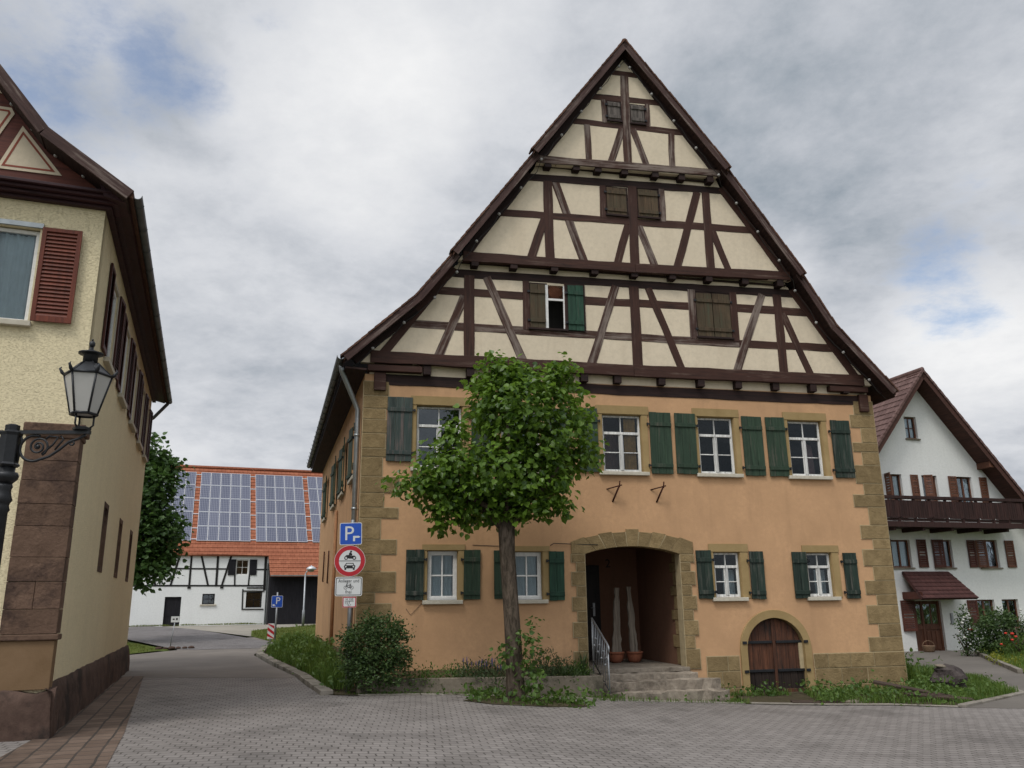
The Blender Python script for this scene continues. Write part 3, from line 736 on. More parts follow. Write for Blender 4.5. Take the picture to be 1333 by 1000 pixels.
# shutters of the front
for (x0, x1, z0, z1, mat, hs) in [
    (0.50, 1.05, 4.63, 6.05, 'grey_shutter', 1), (2.36, 2.86, 4.50, 5.93, 'green', -1), (2.38, 2.40, 0, 0, None, 0), (4.13, 4.62, 4.48, 5.92, 'green', -1),
    (4.84, 5.30, 4.48, 5.96, 'green', 1), (6.56, 7.09, 4.47, 5.92, 'green', -1), (7.18, 7.70, 4.48, 5.92, 'green', 1), (8.90, 9.42, 4.47, 5.90, 'green', -1),
    (9.53, 10.03, 4.47, 5.90, 'green', 1), (11.26, 11.78, 4.46, 5.88, 'green_dark', -1),
    (0.98, 1.36, 1.72, 2.75, 'green_dark', 1), (2.20, 2.56, 1.72, 2.75, 'green', -1), (2.86, 3.22, 1.72, 2.73, 'green', 1), (4.07, 4.41, 1.68, 2.72, 'green_bright', -1),
    (7.51, 7.88, 1.68, 2.74, 'green_dark', 1), (8.80, 9.15, 1.66, 2.72, 'green_dark', -1), (9.88, 10.25, 1.66, 2.71, 'green_dark', 1), (11.20, 11.55, 1.65, 2.69, 'green_dark', -1)]:
    if mat: make_shutter(house, x0, x1, z0, z1, mat, y=-0.026, hinge_side=hs)

# iron brackets below the first-floor windows, cable over the door, downpipe
for u in (5.60, 6.65):
    b = MB().tube([(u, -0.0, 3.82), (u + 0.10, -0.22, 4.16)], 0.020).tube([(u - 0.13, 0.0, 4.10), (u + 0.16, -0.22, 4.17)], 0.014).tube([(u + 0.10, -0.22, 4.12), (u + 0.11, -0.23, 4.26)], 0.016)
    b.build('iron_bracket', M['rust'], house)
MB().tube([(4.12, -0.02, 2.84), (4.2, -0.025, 2.89), (4.7, -0.03, 2.87), (5.2, -0.045, 2.86)], 0.008).tube([(1.0, -0.01, 1.55), (1.1, -0.012, 1.42), (1.28, -0.012, 1.60), (1.35, -0.01, 1.66)], 0.004).tube([(2.4, -0.008, 2.85), (3.0, -0.008, 2.83), (3.3, -0.01, 2.85)], 0.005).build('wall_cable', M['cable'], house)

# ------------------------------------------------------------------ gable timbers
tim_n = [0]
def timber(kind, u0, z0, u1, z1, w, yf, mat=None, depth=0.12):
    tim_n[0] += 1
    d = Vector((u1 - u0, 0, z1 - z0)); L = d.length
    ang = math.atan2(d.z, d.x)
    if mat is None:
        k = random.random()
        mat = 'timber_worn' if (kind == 'brace' and k < 0.6) or k < 0.15 else 'timber'
    mb = MB(); n = max(2, int(L / 0.45)); vs = []
    for i in range(n + 1):
        x = -L / 2 + L * i / n
        j = [random.uniform(-0.010, 0.010) for _ in range(2)]
        vs += [(x, 0, -w / 2 + j[0]), (x, 0, w / 2 + j[1]), (x, depth, w / 2 + j[1]), (x, depth, -w / 2 + j[0])]
    fs = [(0, 1, 2, 3), (4 * n + 3, 4 * n + 2, 4 * n + 1, 4 * n)]
    for i in range(n):
        for k in range(4):
            a, b = 4 * i + k, 4 * i + (k + 1) % 4
            fs.append((a, a + 4, b + 4, b))
    mb.add(vs, fs)
    pro = {'post': 0.016, 'rail': 0.008, 'brace': 0.011, 'plate': 0.014, 'sill_beam': 0.035, 'rafter': 0.020}.get(kind, 0.01)
    return mb.build(kind, M[mat], house, ((u0 + u1) / 2, yf - pro - (tim_n[0] % 9) * 0.0007, (z0 + z1) / 2), (0, -ang, 0), bevel=0.008)

Y1, Y2, Y3 = -0.15, -0.34, -0.53
S1T = [('post',2.30,8.99,2.30,6.95,0.24),('post',3.64,8.95,3.64,7.74,0.17),('post',6.31,8.99,6.32,6.95,0.25),('post',7.80,9.02,7.79,7.74,0.18),('post',8.90,9.02,8.89,7.74,0.19),('post',10.09,9.04,10.09,6.95,0.22),
 ('post',4.62,8.95,4.62,7.74,0.10),
 ('rail',1.52,8.58,3.56,8.56,0.19),('rail',5.02,8.55,7.74,8.58,0.20),('rail',8.98,8.61,10.98,8.62,0.21),('rail',0.86,7.73,8.97,7.69,0.19),('rail',8.95,7.69,11.68,7.71,0.20),
 ('brace',2.19,8.47,1.60,7.00,0.20),('brace',2.70,8.98,3.55,6.98,0.20),('brace',5.86,8.98,5.17,6.98,0.20),('brace',6.68,8.98,7.42,6.98,0.19),('brace',9.69,9.02,8.83,6.98,0.20),('brace',10.20,8.55,10.81,6.98,0.20)]
S2T = [('post',4.18,11.50,4.19,9.45,0.22),('post',5.57,11.52,5.56,10.64,0.16),('post',6.33,11.57,6.31,9.45,0.23),('post',7.11,11.57,7.10,10.68,0.15),('post',8.29,11.59,8.27,9.46,0.21),
 ('rail',2.90,10.56,5.64,10.60,0.18),('rail',5.60,10.60,9.50,10.66,0.19),
 ('brace',4.09,10.50,3.73,9.45,0.20),('brace',4.37,11.50,5.03,9.45,0.20),('brace',6.18,10.52,5.85,9.46,0.19),('brace',6.46,10.52,6.82,9.46,0.19),('brace',8.07,11.58,7.38,9.46,0.20),('brace',8.39,10.55,8.76,9.47,0.18)]
S3T = [('post',6.21,14.55,6.19,12.02,0.22),('post',5.18,13.04,5.18,11.98,0.15),('post',7.38,13.04,7.35,12.05,0.16),('post',5.63,13.80,5.64,13.14,0.12),('post',6.79,13.82,6.77,13.16,0.12),
 ('rail',4.70,13.10,7.90,13.11,0.16),('rail',5.22,13.86,7.28,13.89,0.16),('rail',5.88,14.62,6.56,14.62,0.15),
 ('brace',6.08,13.05,5.75,12.04,0.17),('brace',6.36,13.05,6.69,12.04,0.17)]
for t in S1T: timber(*t, Y1)
for t in S2T: timber(*t, Y2)
for t in S3T: timber(*t, Y3, 'timber_worn' if t[0] in ('post', 'brace') else 'timber')
# wall plates, sill beams
timber('plate', 0.30, 6.445, 12.35, 6.41, 0.24, 0.0, 'timber_dark', 0.2)
timber('sill_beam', 0.10, 6.915, 6.2, 6.875, 0.27, Y1, 'timber'); timber('sill_beam', 6.205, 6.875, 12.25, 6.895, 0.28, Y1, 'timber')
timber('plate', 1.80, 9.02, 10.62, 9.09, 0.20, Y1, 'timber_dark')
timber('sill_beam', 2.12, 9.37, 6.3, 9.39, 0.23, Y2, 'timber'); timber('sill_beam', 6.305, 9.39, 10.40, 9.48, 0.23, Y2, 'timber')
timber('plate', 3.62, 11.56, 8.82, 11.68, 0.19, Y2, 'timber_dark')
timber('sill_beam', 3.88, 11.94, 8.62, 12.06, 0.19, Y3, 'timber_worn')
# raking timbers under the roof
timber('rafter', 0.34, 6.94, 1.93, 9.16, 0.20, Y1, 'timber'); timber('rafter', 12.10, 6.90, 10.52, 9.20, 0.20, Y1, 'timber')
timber('rafter', 2.20, 9.44, 3.72, 11.66, 0.20, Y2, 'timber_dark'); timber('rafter', 10.28, 9.53, 8.72, 11.76, 0.20, Y2, 'timber')
timber('rafter', 4.00, 12.02, 6.20, 15.22, 0.20, Y3, 'timber_dark'); timber('rafter', 8.46, 12.14, 6.20, 15.22, 0.20, Y3, 'timber_dark')
timber('rafter', -0.25, 6.80, 1.10, 8.05, 0.16, Y1 - 0.02, 'timber_dark'); timber('rafter', 12.72, 6.62, 11.40, 8.02, 0.16, Y1 - 0.02, 'timber_dark')
# joist ends carrying each overhang
for zs, us, y0, yb in ((6.66, [1.36, 2.33, 3.3, 4.25, 5.0, 5.81, 6.90, 7.89, 8.86, 9.85, 10.84, 11.75], Y1 - 0.03, 0.1), (9.23, [2.40, 3.32, 4.30, 5.29, 6.29, 7.26, 8.21, 9.18, 10.12], Y2 - 0.03, -0.05), (11.83, [4.15, 4.87, 5.42, 6.10, 6.90, 7.60, 8.36], Y3 - 0.03, -0.24)):
    for i, u in enumerate(us):
        z = zs + (0.05 * (u - 2) / 8 if zs > 9 else 0.0)
        zh = 0.10 if zs < 7 else 0.085
        MB().box(-0.085, 0.085, 0, yb - y0, -zh, zh).build('joist_end', M['timber_dark'], house, (u, y0 + random.uniform(0, 0.03), z), bevel=0.008)
for u0, u1 in ((0.05, 1.25), (11.3, 12.35)):
    MB().box(u0, u1, Y1 - 0.01, 0.05, 6.60, 6.74).build('corner_beam', M['timber'], house, bevel=0.01)
MB().box(0.20, 0.46, -0.10, 0.1, 6.18, 6.58).build('corbel', M['timber'], house, bevel=0.012)
MB().box(12.12, 12.36, -0.10, 0.1, 6.12, 6.56).build('corbel', M['timber'], house, bevel=0.012)

# infill behind the timbers
inf = MB()
hole1 = [(4.17, 7.80), (4.58, 7.80), (4.58, 8.88), (4.17, 8.88)]
inf.prism([(-0.1, 6.78), (12.5, 6.78), (11.25, 8.02), (10.42, 9.26), (1.98, 9.22), (1.05, 8.02)], Y1, Y1 + 0.12, 0, [hole1])
inf.prism([(2.02, 9.28), (10.42, 9.36), (8.58, 11.86), (3.86, 11.80)], Y2, Y2 + 0.12)
inf.prism([(3.86, 11.84), (8.55, 11.94), (6.18, 15.26)], Y3, Y3 + 0.12)
inf.box(0.1, 12.4, 0.004, 0.25, 6.565, 6.80)
inf.prism([(1.95, 9.08), (10.45, 9.14), (10.35, 9.38), (2.05, 9.3)], Y1 + 0.002, Y1 + 0.11)
inf.prism([(3.75, 11.6), (8.72, 11.7), (8.6, 12.0), (3.9, 11.9)], Y2 + 0.002, Y2 + 0.11)
inf.build('infill_panels', M['cream'], house)
# undersides between storeys
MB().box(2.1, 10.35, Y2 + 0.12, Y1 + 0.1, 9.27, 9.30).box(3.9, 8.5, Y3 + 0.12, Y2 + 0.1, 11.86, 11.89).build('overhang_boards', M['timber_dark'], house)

# attic shutters and openings
def attic_shutter(x0, x1, z0, z1, mat, y, lab=None, hs=1):
    make_shutter(house, x0, x1, z0, z1, mat, y=y, hinge_side=hs, label=lab, battens=(0.16, 0.82), tilt=0.0)
    MB().box(x0 - 0.05, x1 + 0.05, y + 0.0015, y + 0.004, z0 - 0.03, z1 + 0.04).build('shutter_backing', M['timber_dark'], house)
attic_shutter(3.73, 4.10, 7.80, 8.88, 'brown_shutter', Y1 - 0.005, None, -1)
attic_shutter(4.64, 5.02, 7.78, 8.90, 'green_bright', Y1 - 0.03, 'green painted shutter folded back beside the open attic window', -1)
attic_shutter(7.90, 8.31, 7.82, 8.94, 'brown_shutter', Y1 - 0.005, None, -1); attic_shutter(8.33, 8.78, 7.82, 8.94, 'brown_shutter', Y1 - 0.005, None, 1)
attic_shutter(5.66, 6.16, 10.76, 11.47, 'brown_shutter', Y2 - 0.005, None, -1); attic_shutter(6.47, 6.98, 10.77, 11.50, 'brown_shutter', Y2 - 0.005, None, 1)
attic_shutter(5.72, 6.05, 13.24, 13.75, 'silver_shutter', Y3 - 0.005, None, -1); attic_shutter(6.33, 6.68, 13.23, 13.73, 'silver_shutter', Y3 - 0.005, None, 1)
aw = MB().box(4.54, 4.59, Y1 - 0.008, Y1 + 0.03, 7.80, 8.88).box(4.17, 4.54, Y1 - 0.006, Y1 + 0.03, 8.50, 8.55).box(4.10, 4.17, Y1 - 0.01, Y1 + 0.05, 7.8, 8.88)
awo = aw.build('attic_window', M['white'], house)
lat = MB()
for k in range(9):
    x = 4.17 + 0.045 * k
    for s in (-1, 1):
        a = Vector((x - 0.16 * s, 0, 8.55)); b = Vector((x + 0.16 * s, 0, 8.88))
        def cl(p, q):  # clip to the opening in x
            t0, t1 = 0.0, 1.0
            dx = q.x - p.x
            for lim, sg in ((4.17, 1), (4.54, -1)):
                f0 = (p.x - lim) * sg; f1 = (q.x - lim) * sg
                if f0 < 0 and f1 < 0: return None
                if f0 < 0: t0 = max(t0, f0 / (f0 - f1))
                if f1 < 0: t1 = min(t1, f0 / (f0 - f1))
            return (p + (q - p) * t0, p + (q - p) * t1) if t1 > t0 else None
        c = cl(a, b)
        if c: lat.tube([(c[0].x, Y1 + 0.02 + 0.008 * s, c[0].z), (c[1].x, Y1 + 0.02 + 0.008 * s, c[1].z)], 0.0055, 4)
lat.build('lattice', plain('red_lattice', (0.22, 0.085, 0.045), 0.8), awo)
MB().box(3.9, 4.9, Y1 + 0.5, Y1 + 0.52, 7.5, 9.1).box(3.9, 3.92, Y1 + 0.13, Y1 + 0.499, 7.5, 9.1).box(4.88, 4.9, Y1 + 0.13, Y1 + 0.499, 7.5, 9.1).box(3.92, 4.88, Y1 + 0.13, Y1 + 0.499, 7.5, 7.52).box(3.92, 4.88, Y1 + 0.13, Y1 + 0.499, 9.08, 9.1).build('attic_dark_box', M['room'], house)  # near-black box added behind the attic opening so it looks unlit
for (a, b, z, y) in ((3.68, 4.62, 7.775, Y1), (7.86, 8.82, 7.80, Y1), (5.62, 6.20, 10.735, Y2), (6.43, 7.02, 10.745, Y2), (5.69, 6.10, 13.215, Y3), (6.29, 6.72, 13.205, Y3)):
    MB().box(a, b, y - 0.06, y - 0.005, z - 0.03, z + 0.02).build('sill', M['timber_dark'], house, bevel=0.006)

# ------------------------------------------------------------------ roof
V1, V2, V3 = -0.50, -0.64, -0.80
left = [[(-0.47, 6.80), (1.08, 8.27), (1.91, 9.36)], [(1.86, 9.36), (3.82, 12.04)], [(3.74, 12.04), (6.17, 15.36)]]
right = [[(12.86, 6.58), (11.40, 8.16), (10.58, 9.52)], [(10.60, 9.46), (8.72, 12.16)], [(8.74, 12.10), (6.17, 15.36)]]
def back(pl, lefty):
    if not lefty: return [(x, z) for x, z in pl]
    return [(x + SH * max(0.0, min(1.0, (15.36 - z) / 8.7)), z) for x, z in pl]
roof = MB()
for sidei, side_pl in enumerate((left, right)):
    for pl, vy, dz in zip(side_pl, (V1, V2, V3), (0.0, 0.02, 0.04)):
        slab2(roof, pl, back(pl, sidei == 0), 0.10, [vy + 0.005] * len(pl), [HD + 0.4] * len(pl))
ro = roof.build('roof', M['roof_brown'], house)
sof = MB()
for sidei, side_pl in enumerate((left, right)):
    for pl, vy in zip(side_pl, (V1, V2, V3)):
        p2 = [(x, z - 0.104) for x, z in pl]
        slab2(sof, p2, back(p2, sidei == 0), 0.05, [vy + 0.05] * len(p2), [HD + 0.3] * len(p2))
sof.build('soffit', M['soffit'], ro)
# bargeboards, one per run, and the ragged verge tiles
for sidei, side_pl in enumerate((left, right)):
    for pl, vy in zip(side_pl, (V1, V2, V3)):
        for (a, b) in zip(pl, pl[1:]):
            d = Vector((b[0] - a[0], 0, b[1] - a[1])); L = d.length; ang = math.atan2(d.z, d.x)
            up = 1 if math.cos(ang) > 0 else -1
            mb = MB(); mb.box(-L / 2 - 0.01, L / 2 + 0.01, -0.03, 0.0, -0.14 if up > 0 else -0.02, 0.02 if up > 0 else 0.14)
            cx, cz = (a[0] + b[0]) / 2, (a[1] + b[1]) / 2
            mb.build('bargeboard', M['barge'], ro, (cx, vy, cz), (0, -ang, 0), bevel=0.006)
            vt = MB(); n = int(L / 0.19)
            for i in range(n):
                x = -L / 2 + L * (i + 0.5) / n
                tilt = random.uniform(-0.012, 0.012)
                z0 = 0.02 if up > 0 else -0.055
                Mx = Matrix.Translation((x, 0, 0)) @ Matrix.Rotation(0.05 + tilt, 4, 'Y')
                vt.box(-0.15, 0.15, -0.05 + random.uniform(-0.012, 0.012), 0.22, z0, z0 + 0.035, 0, Mx)
            vt.build('verge_tiles', M['roof_brown'], ro, (cx, vy, cz), (0, -ang, 0))
MB().tube([(6.17, V3 - 0.03, 15.36), (6.17, HD + 0.4, 15.36)], 0.085, 8).build('ridge_tiles', M['roof_brown'], ro)
# alley-side eave: soffit boards, gutter, downpipe
ev = MB()
n = 16
for (u0, z0, u1, z1) in ((-0.43, 6.60, 0.02, 6.575),):
    vs = []
    for (u, y, z) in ((u0, V1 + 0.1, z0), (u1, V1 + 0.1, z1), (u1 + SH, HD + 0.3, z1), (u0 + SH, HD + 0.3, z0)):
        vs += [(u, y, z), (u, y, z - 0.04)]
    ev.add(vs, [(0, 2, 4, 6), (1, 7, 5, 3), (0, 1, 3, 2), (2, 3, 5, 4), (4, 5, 7, 6), (6, 7, 1, 0)])
ev.build('eave_boards', M['soffit'], ro)
gut = MB(); prof = [(0.085 * math.cos(R(a)), 0.085 * math.sin(R(a))) for a in range(180, 361, 20)]
vs, fs = [], []
for (yy, sh) in ((V1 - 0.02, 0.0), (HD + 0.4, SH)):
    for (a, b) in prof: vs.append((-0.53 + sh + a, yy, 6.80 + b))
    for (a, b) in reversed(prof): vs.append((-0.53 + sh + a * 0.92, yy, 6.803 + b * 0.92))
m = len(prof) * 2
for k in range(m): fs.append((k, (k + 1) % m, m + (k + 1) % m, m + k))
fs += [tuple(range(m - 1, -1, -1)), tuple(range(m, 2 * m))]
gut.add(vs, fs)
for k in range(20):
    y = V1 + 0.3 + k * 0.72; u = -0.53 + SH * y / HD
    gut.tube([(u + 0.10 * math.cos(R(a)), y, 6.80 + 0.10 * math.sin(R(a))) for a in range(180, 361, 30)], 0.008, 4)
gut.build('gutter', M['zinc_dark'], house)
dp = MB().tube([(-0.52, -0.10, 6.73), (-0.50, -0.06, 6.58), (-0.20, 0.22, 5.98), (-0.115, 0.26, 5.80), (-0.115, 0.26, 5.6), (-0.125, 0.26, 0.0)], 0.055, 10)
for z in (5.2, 3.6, 2.0): dp.tube([(-0.118, 0.26, z), (-0.118, 0.26, z + 0.05)], 0.066, 10)
dp.build('downpipe', M['zinc'], house)
MB().box(-0.16, -0.06, 0.18, 0.30, -0.2, 1.1).build('pipe_socket', M['iron'], house)

# festoon of little bulbs along the verges -- hangs on the house, a thing of its own
fest = thing('light_string', 'string of small round bulbs strung under the gable roof edges of the half-timbered house', 'string lights', (-3.238, 17.60, 0), R(12.1))
cord = MB(); bulbs = []
for side_pl in (left, right):
    path = []
    for pl, vy in zip(side_pl, (V1, V2, V3)):
        for (a, b) in zip(pl, pl[1:]):
            d = Vector((b[0] - a[0], 0, b[1] - a[1])); n = max(2, round(d.length / 0.30)); nd = Vector((-d.z, 0, d.x)).normalized()
            if nd.z > 0: nd = -nd
            for i in range(n):
                p = Vector((a[0], 0, a[1])) + d * (i / n) + nd * (0.27 + 0.03 * math.sin(i * 2.1))
                path.append((p.x, vy + 0.14, p.z))
    for i in range(2, len(path), 3): bulbs.append(path[i])
    cord.tube(path, 0.008, 5)
cord.build('cord', M['cable'], fest)
b0 = None
for p in bulbs:
    if b0 is None:
        b0 = MB().ball((0, 0, 0), 0.038, 10).build('bulb', M['lamp_bulb'], fest, p)
    else:
        c = b0.copy(); COL.objects.link(c); c.parent = fest; c.location = p
# ------------------------------------------------------------------ in front of the house
HR = R(12.1)
def HP(u, d, z=0.0):
    """a point u metres along the house front and d metres out in front of it"""
    return (-3.238 + math.cos(HR) * u + math.sin(HR) * d, 17.60 + math.sin(HR) * u - math.cos(HR) * d, z)

# planter trough along the wall
pz = thing('stone_planter', 'long low concrete planter trough below the left ground floor windows', 'planter', HP(0, 0), HR)
tr = MB()
tr.prism([(0.02, -0.02), (4.90, -0.40), (4.90, 0.20), (0.02, 0.27)], -1.02, -0.90)
tr.box(0.02, 0.14, -0.898, -0.02, -0.1, 0.265); tr.box(4.78, 4.90, -0.898, -0.02, -0.4, 0.195)
tr.build('trough', M['concrete'], pz, bevel=0.015)
MB().prism([(0.142, 0.0), (4.778, -0.2), (4.778, 0.12), (0.142, 0.19)], -0.899, -0.03).build('soil', M['soil'], pz)

# steps
def rough_step(name, label, u0, u1, d0, d1, z0, z1, seed):
    rnd = random.Random(seed)
    mb = MB(); nx, ny = 14, 4; vs = []
    for k, z in ((0, z0), (1, z1)):
        for j in range(ny + 1):
            for i in range(nx + 1):
                u = u0 + (u1 - u0) * i / nx; d = d0 + (d1 - d0) * j / ny
                e = 0.026 if (k == 1) else 0.0
                vs.append((u + rnd.uniform(-e, e), -(d + (rnd.uniform(-0.03, 0.03) if j == ny else 0)), z + rnd.uniform(-e, e) * 0.8))
    n1 = (nx + 1) * (ny + 1); fs = []
    for k in (0, 1):
        for j in range(ny):
            for i in range(nx):
                a = k * n1 + j * (nx + 1) + i; fs.append((a, a + 1, a + nx + 2, a + nx + 1))
    for i in range(nx):
        fs.append((i, i + 1, n1 + i + 1, n1 + i)); a = ny * (nx + 1) + i; fs.append((a, a + 1, n1 + a + 1, n1 + a))
    for j in range(ny):
        a = j * (nx + 1); fs.append((a, a + nx + 1, n1 + a + nx + 1, n1 + a)); a += nx; fs.append((a, a + nx + 1, n1 + a + nx + 1, n1 + a))
    mb.add(vs, fs)
    o = mb.build(name, M['step'], None, HP(0, 0), (0, 0, HR), bevel=0.01)
    return tag(o, label, 'step', 'worn stone steps at the porch')
rough_step('stone_step', 'upper worn stone step directly below the porch floor', 4.92, 7.20, 0.06, 0.42, -0.3, 0.155, 1)
rough_step('stone_step', 'middle cracked stone step in front of the porch', 4.95, 7.50, 0.425, 0.86, -0.45, 0.055, 2)
rough_step('stone_step', 'lowest crumbling stone step next to the paving', 4.95, 7.55, 0.865, 1.16, -0.6, -0.135, 3)

# handrail
hr = thing('iron_handrail', 'slim grey wrought iron handrail beside the porch steps', 'handrail', HP(4.98, 0), HR)
def rail_z(d): return 1.30 - 0.50 * (d - 0.10)
MB().tube([(0, -0.10, 1.30), (0.0, -1.05, rail_z(1.05)), (0.01, -1.14, rail_z(1.14) - 0.03), (0.0, -1.16, rail_z(1.16) - 0.12)], 0.021, 8).build('top_rail', M['steel'], hr)
MB().tube([(0, -0.10, 0.42), (0.0, -1.1, rail_z(1.1) - 0.88)], 0.013, 6).build('bottom_rail', M['iron'], hr)
MB().tube([(0, -0.10, 1.30), (0, -0.10, 0.12)], 0.016, 8).tube([(0, -1.12, rail_z(1.12)), (0, -1.14, -0.36)], 0.016, 8).build('post', M['steel'], hr)
for i in range(8):
    d = 0.215 + i * 0.115
    b = MB().tube([(0, -d, rail_z(d)), (0, -d, rail_z(d) - 0.85)], 0.008, 6)
    zz = rail_z(d) - (0.30 if i % 2 else 0.50); b.ball((0, -d, zz), 0.022, 8, 0, (1, 1, 1.5))
    b.build('baluster', M['steel'], hr)

# pots with pale planks in the porch
pot_prof = [(0.10, 0.0), (0.155, 0.05), (0.185, 0.17), (0.185, 0.20), (0.205, 0.205), (0.205, 0.25), (0.18, 0.25), (0.17, 0.20), (0.02, 0.19)]
for (u, d, lab) in ((6.12, -1.75, 'terracotta pot at the left in the porch, next to the iron rail'), (6.56, -1.70, 'terracotta pot at the right in the porch, wider in view')):
    o = MB().lathe(pot_prof, n=20).build('flower_pot', M['terracotta'], None, HP(u, d, 0.251)); tag(o, lab, 'flower pot', 'terracotta pots in the porch')
def plank(u, d, lab, wb, wt, h, lean):
    rnd = random.Random(int(u * 100)); mb = MB(); n = 14; vs = []
    for i in range(n + 1):
        t = i / n; w = wb + (wt - wb) * t
        a, b = -w / 2 + rnd.uniform(-0.02, 0.02) + lean * t, w / 2 + rnd.uniform(-0.02, 0.02) + lean * t
        z = h * t
        vs += [(a, -0.02, z), (b, -0.02, z), (b, 0.03, z), (a, 0.03, z)]
    fs = [(0, 1, 2, 3), (4 * n + 3, 4 * n + 2, 4 * n + 1, 4 * n)]
    for i in range(n):
        for k in range(4):
            a, b = 4 * i + k, 4 * i + (k + 1) % 4; fs.append((a, a + 4, b + 4, b))
    mb.add(vs, fs)
    o = mb.build('wooden_slab', M['pale_wood'], None, HP(u, d, 0.45), (R(-3), 0, HR + R(6)), bevel=0.006)
    tag(o, lab, 'wooden slab', 'pale wooden slabs in the porch')
plank(6.14, -1.75, 'pale upright rough wooden slab leaning inwards in the left pot', 0.24, 0.11, 1.52, 0.10)
plank(6.56, -1.70, 'pale upright narrow wooden slab in the right pot', 0.22, 0.10, 1.54, -0.04)

# ------------------------------------------------------------------ traffic signs by the corner
M['sign_blue'] = plain('sign_blue', (0.012, 0.075, 0.42), 0.4, var=0.06, spec=0.4)
M['sign_red'] = plain('sign_red', (0.42, 0.014, 0.024), 0.4, var=0.06, spec=0.4)
M['sign_white'] = plain('sign_white', (0.62, 0.63, 0.62), 0.45, var=0.05, spec=0.4)
M['sign_black'] = plain('sign_black', (0.012, 0.012, 0.013), 0.5, var=0.05)
def rrect(w, h, r, n=4):
    pts = []
    for cx, cz, a0 in ((w / 2 - r, h / 2 - r, 0), (-w / 2 + r, h / 2 - r, 90), (-w / 2 + r, -h / 2 + r, 180), (w / 2 - r, -h / 2 + r, 270)):
        pts += [(cx + r * math.cos(R(a0 + 90 * i / n)), cz + r * math.sin(R(a0 + 90 * i / n))) for i in range(n + 1)]
    return pts
def shift(pts, dx, dz): return [(p[0] + dx, p[1] + dz) for p in pts]
def disc(cx, cz, r, n=20): return [(cx + r * math.cos(2 * math.pi * i / n), cz + r * math.sin(2 * math.pi * i / n)) for i in range(n)]
sp = thing('traffic_sign_post', 'grey pole with blue parking sign, round red prohibition sign and two white plates', 'traffic sign', (-3.25, 16.9, 0), R(7))
MB().tube([(0, 0.04, -0.1), (0, 0.04, 3.30)], 0.038, 12).build('pole', M['steel'], sp)
# blue parking sign
ps = MB(); ps.prism(rrect(0.44, 0.44, 0.035), -0.004, 0.0); o = ps.build('parking_sign', M['sign_white'], sp, (-0.03, 0, 3.02), (0, R(-1.5), 0))
MB().prism(rrect(0.415, 0.415, 0.028), -0.006, -0.0042).build('sign_face', M['sign_blue'], o)
text_mesh('letter', 'P', 0.40, M['sign_white'], o, (-0.035, -0.008, -0.125), (R(90), 0, 0), 0.001, xs=1.0)
MB().prism([(0.045, -0.15), (0.085, -0.15), (0.085, -0.085), (0.16, -0.085), (0.19, -0.065), (0.16, -0.045), (0.045, -0.045)], -0.008, -0.0062).build('corner_mark', M['sign_white'], o)
# round sign, closed to motorcycles and cars
rs = MB().prism(disc(0, 0, 0.305, 40), -0.004, 0.0).build('prohibition_sign', M['sign_white'], sp, (-0.03, -0.002, 2.485))
MB().prism(disc(0, 0, 0.298, 40), -0.006, -0.0042, 0, [disc(0, 0, 0.215, 40)[::-1]]).build('red_ring', M['sign_red'], rs)
bk = MB()
bk.box(-0.213, 0.213, -0.0062, -0.0043, -0.006, 0.006)
for cx in (-0.075, 0.085): bk.prism(disc(cx, 0.058, 0.038, 18), -0.0062, -0.0043, 0, [disc(cx, 0.058, 0.020, 18)[::-1]])
bk.prism([(-0.06, 0.065), (-0.02, 0.045), (0.05, 0.045), (0.075, 0.075), (0.10, 0.10), (0.05, 0.105), (0.02, 0.095), (-0.02, 0.115), (-0.07, 0.115), (-0.09, 0.10)], -0.0064, -0.0044)
bk.prism([(-0.02, 0.11), (0.03, 0.10), (0.045, 0.125), (0.02, 0.165), (-0.005, 0.165), (-0.025, 0.14)], -0.0066, -0.0046)
bk.prism(disc(0.018, 0.183, 0.020, 14), -0.0062, -0.0043)
bk.prism([(-0.10, -0.045 - 0.10), (0.10, -0.145), (0.115, -0.10), (0.10, -0.085), (-0.10, -0.085), (-0.115, -0.10)], -0.0062, -0.0043)
bk.prism([(-0.095, -0.085), (-0.07, -0.04), (0.07, -0.04), (0.095, -0.085), (0.075, -0.085), (0.058, -0.053), (-0.058, -0.053), (-0.075, -0.085)], -0.0064, -0.0044)
bk.box(-0.10, -0.065, -0.0062, -0.0043, -0.175, -0.146); bk.box(0.065, 0.10, -0.0062, -0.0043, -0.175, -0.146)
bk.build('pictogram', M['sign_black'], rs)
for cx in (-0.075, 0.075): MB().prism(disc(cx, -0.112, 0.015, 12), -0.0072, -0.0063).build('pictogram_lamp', M['sign_white'], rs)
# residents plate
rp = MB().prism(rrect(0.53, 0.37, 0.035), -0.004, 0.0).build('residents_plate', M['sign_white'], sp, (-0.035, 0.0, 1.99))
MB().prism(rrect(0.50, 0.34, 0.028), -0.0055, -0.0042, 0, [rrect(0.476, 0.316, 0.022)[::-1]]).build('plate_border', M['sign_black'], rp)
text_mesh('lettering', 'Anlieger und', 0.092, M['sign_black'], rp, (0, -0.006, 0.078), (R(90), 0, 0), 0.001, xs=0.86)
text_mesh('lettering', 'frei', 0.092, M['sign_black'], rp, (0, -0.006, -0.135), (R(90), 0, 0), 0.001, xs=1.0)
bi = MB()
for cx in (-0.06, 0.06): bi.prism(disc(cx, -0.022, 0.036, 18), -0.0062, -0.0043, 0, [disc(cx, -0.022, 0.028, 18)[::-1]])
def bar(mb, a, b, w, y0, y1):
    d = Vector((b[0] - a[0], b[1] - a[1])).normalized(); nn = Vector((-d.y, d.x)) * w / 2
    mb.prism([(a[0] + nn.x, a[1] + nn.y), (a[0] - nn.x, a[1] - nn.y), (b[0] - nn.x, b[1] - nn.y), (b[0] + nn.x, b[1] + nn.y)], y0, y1)
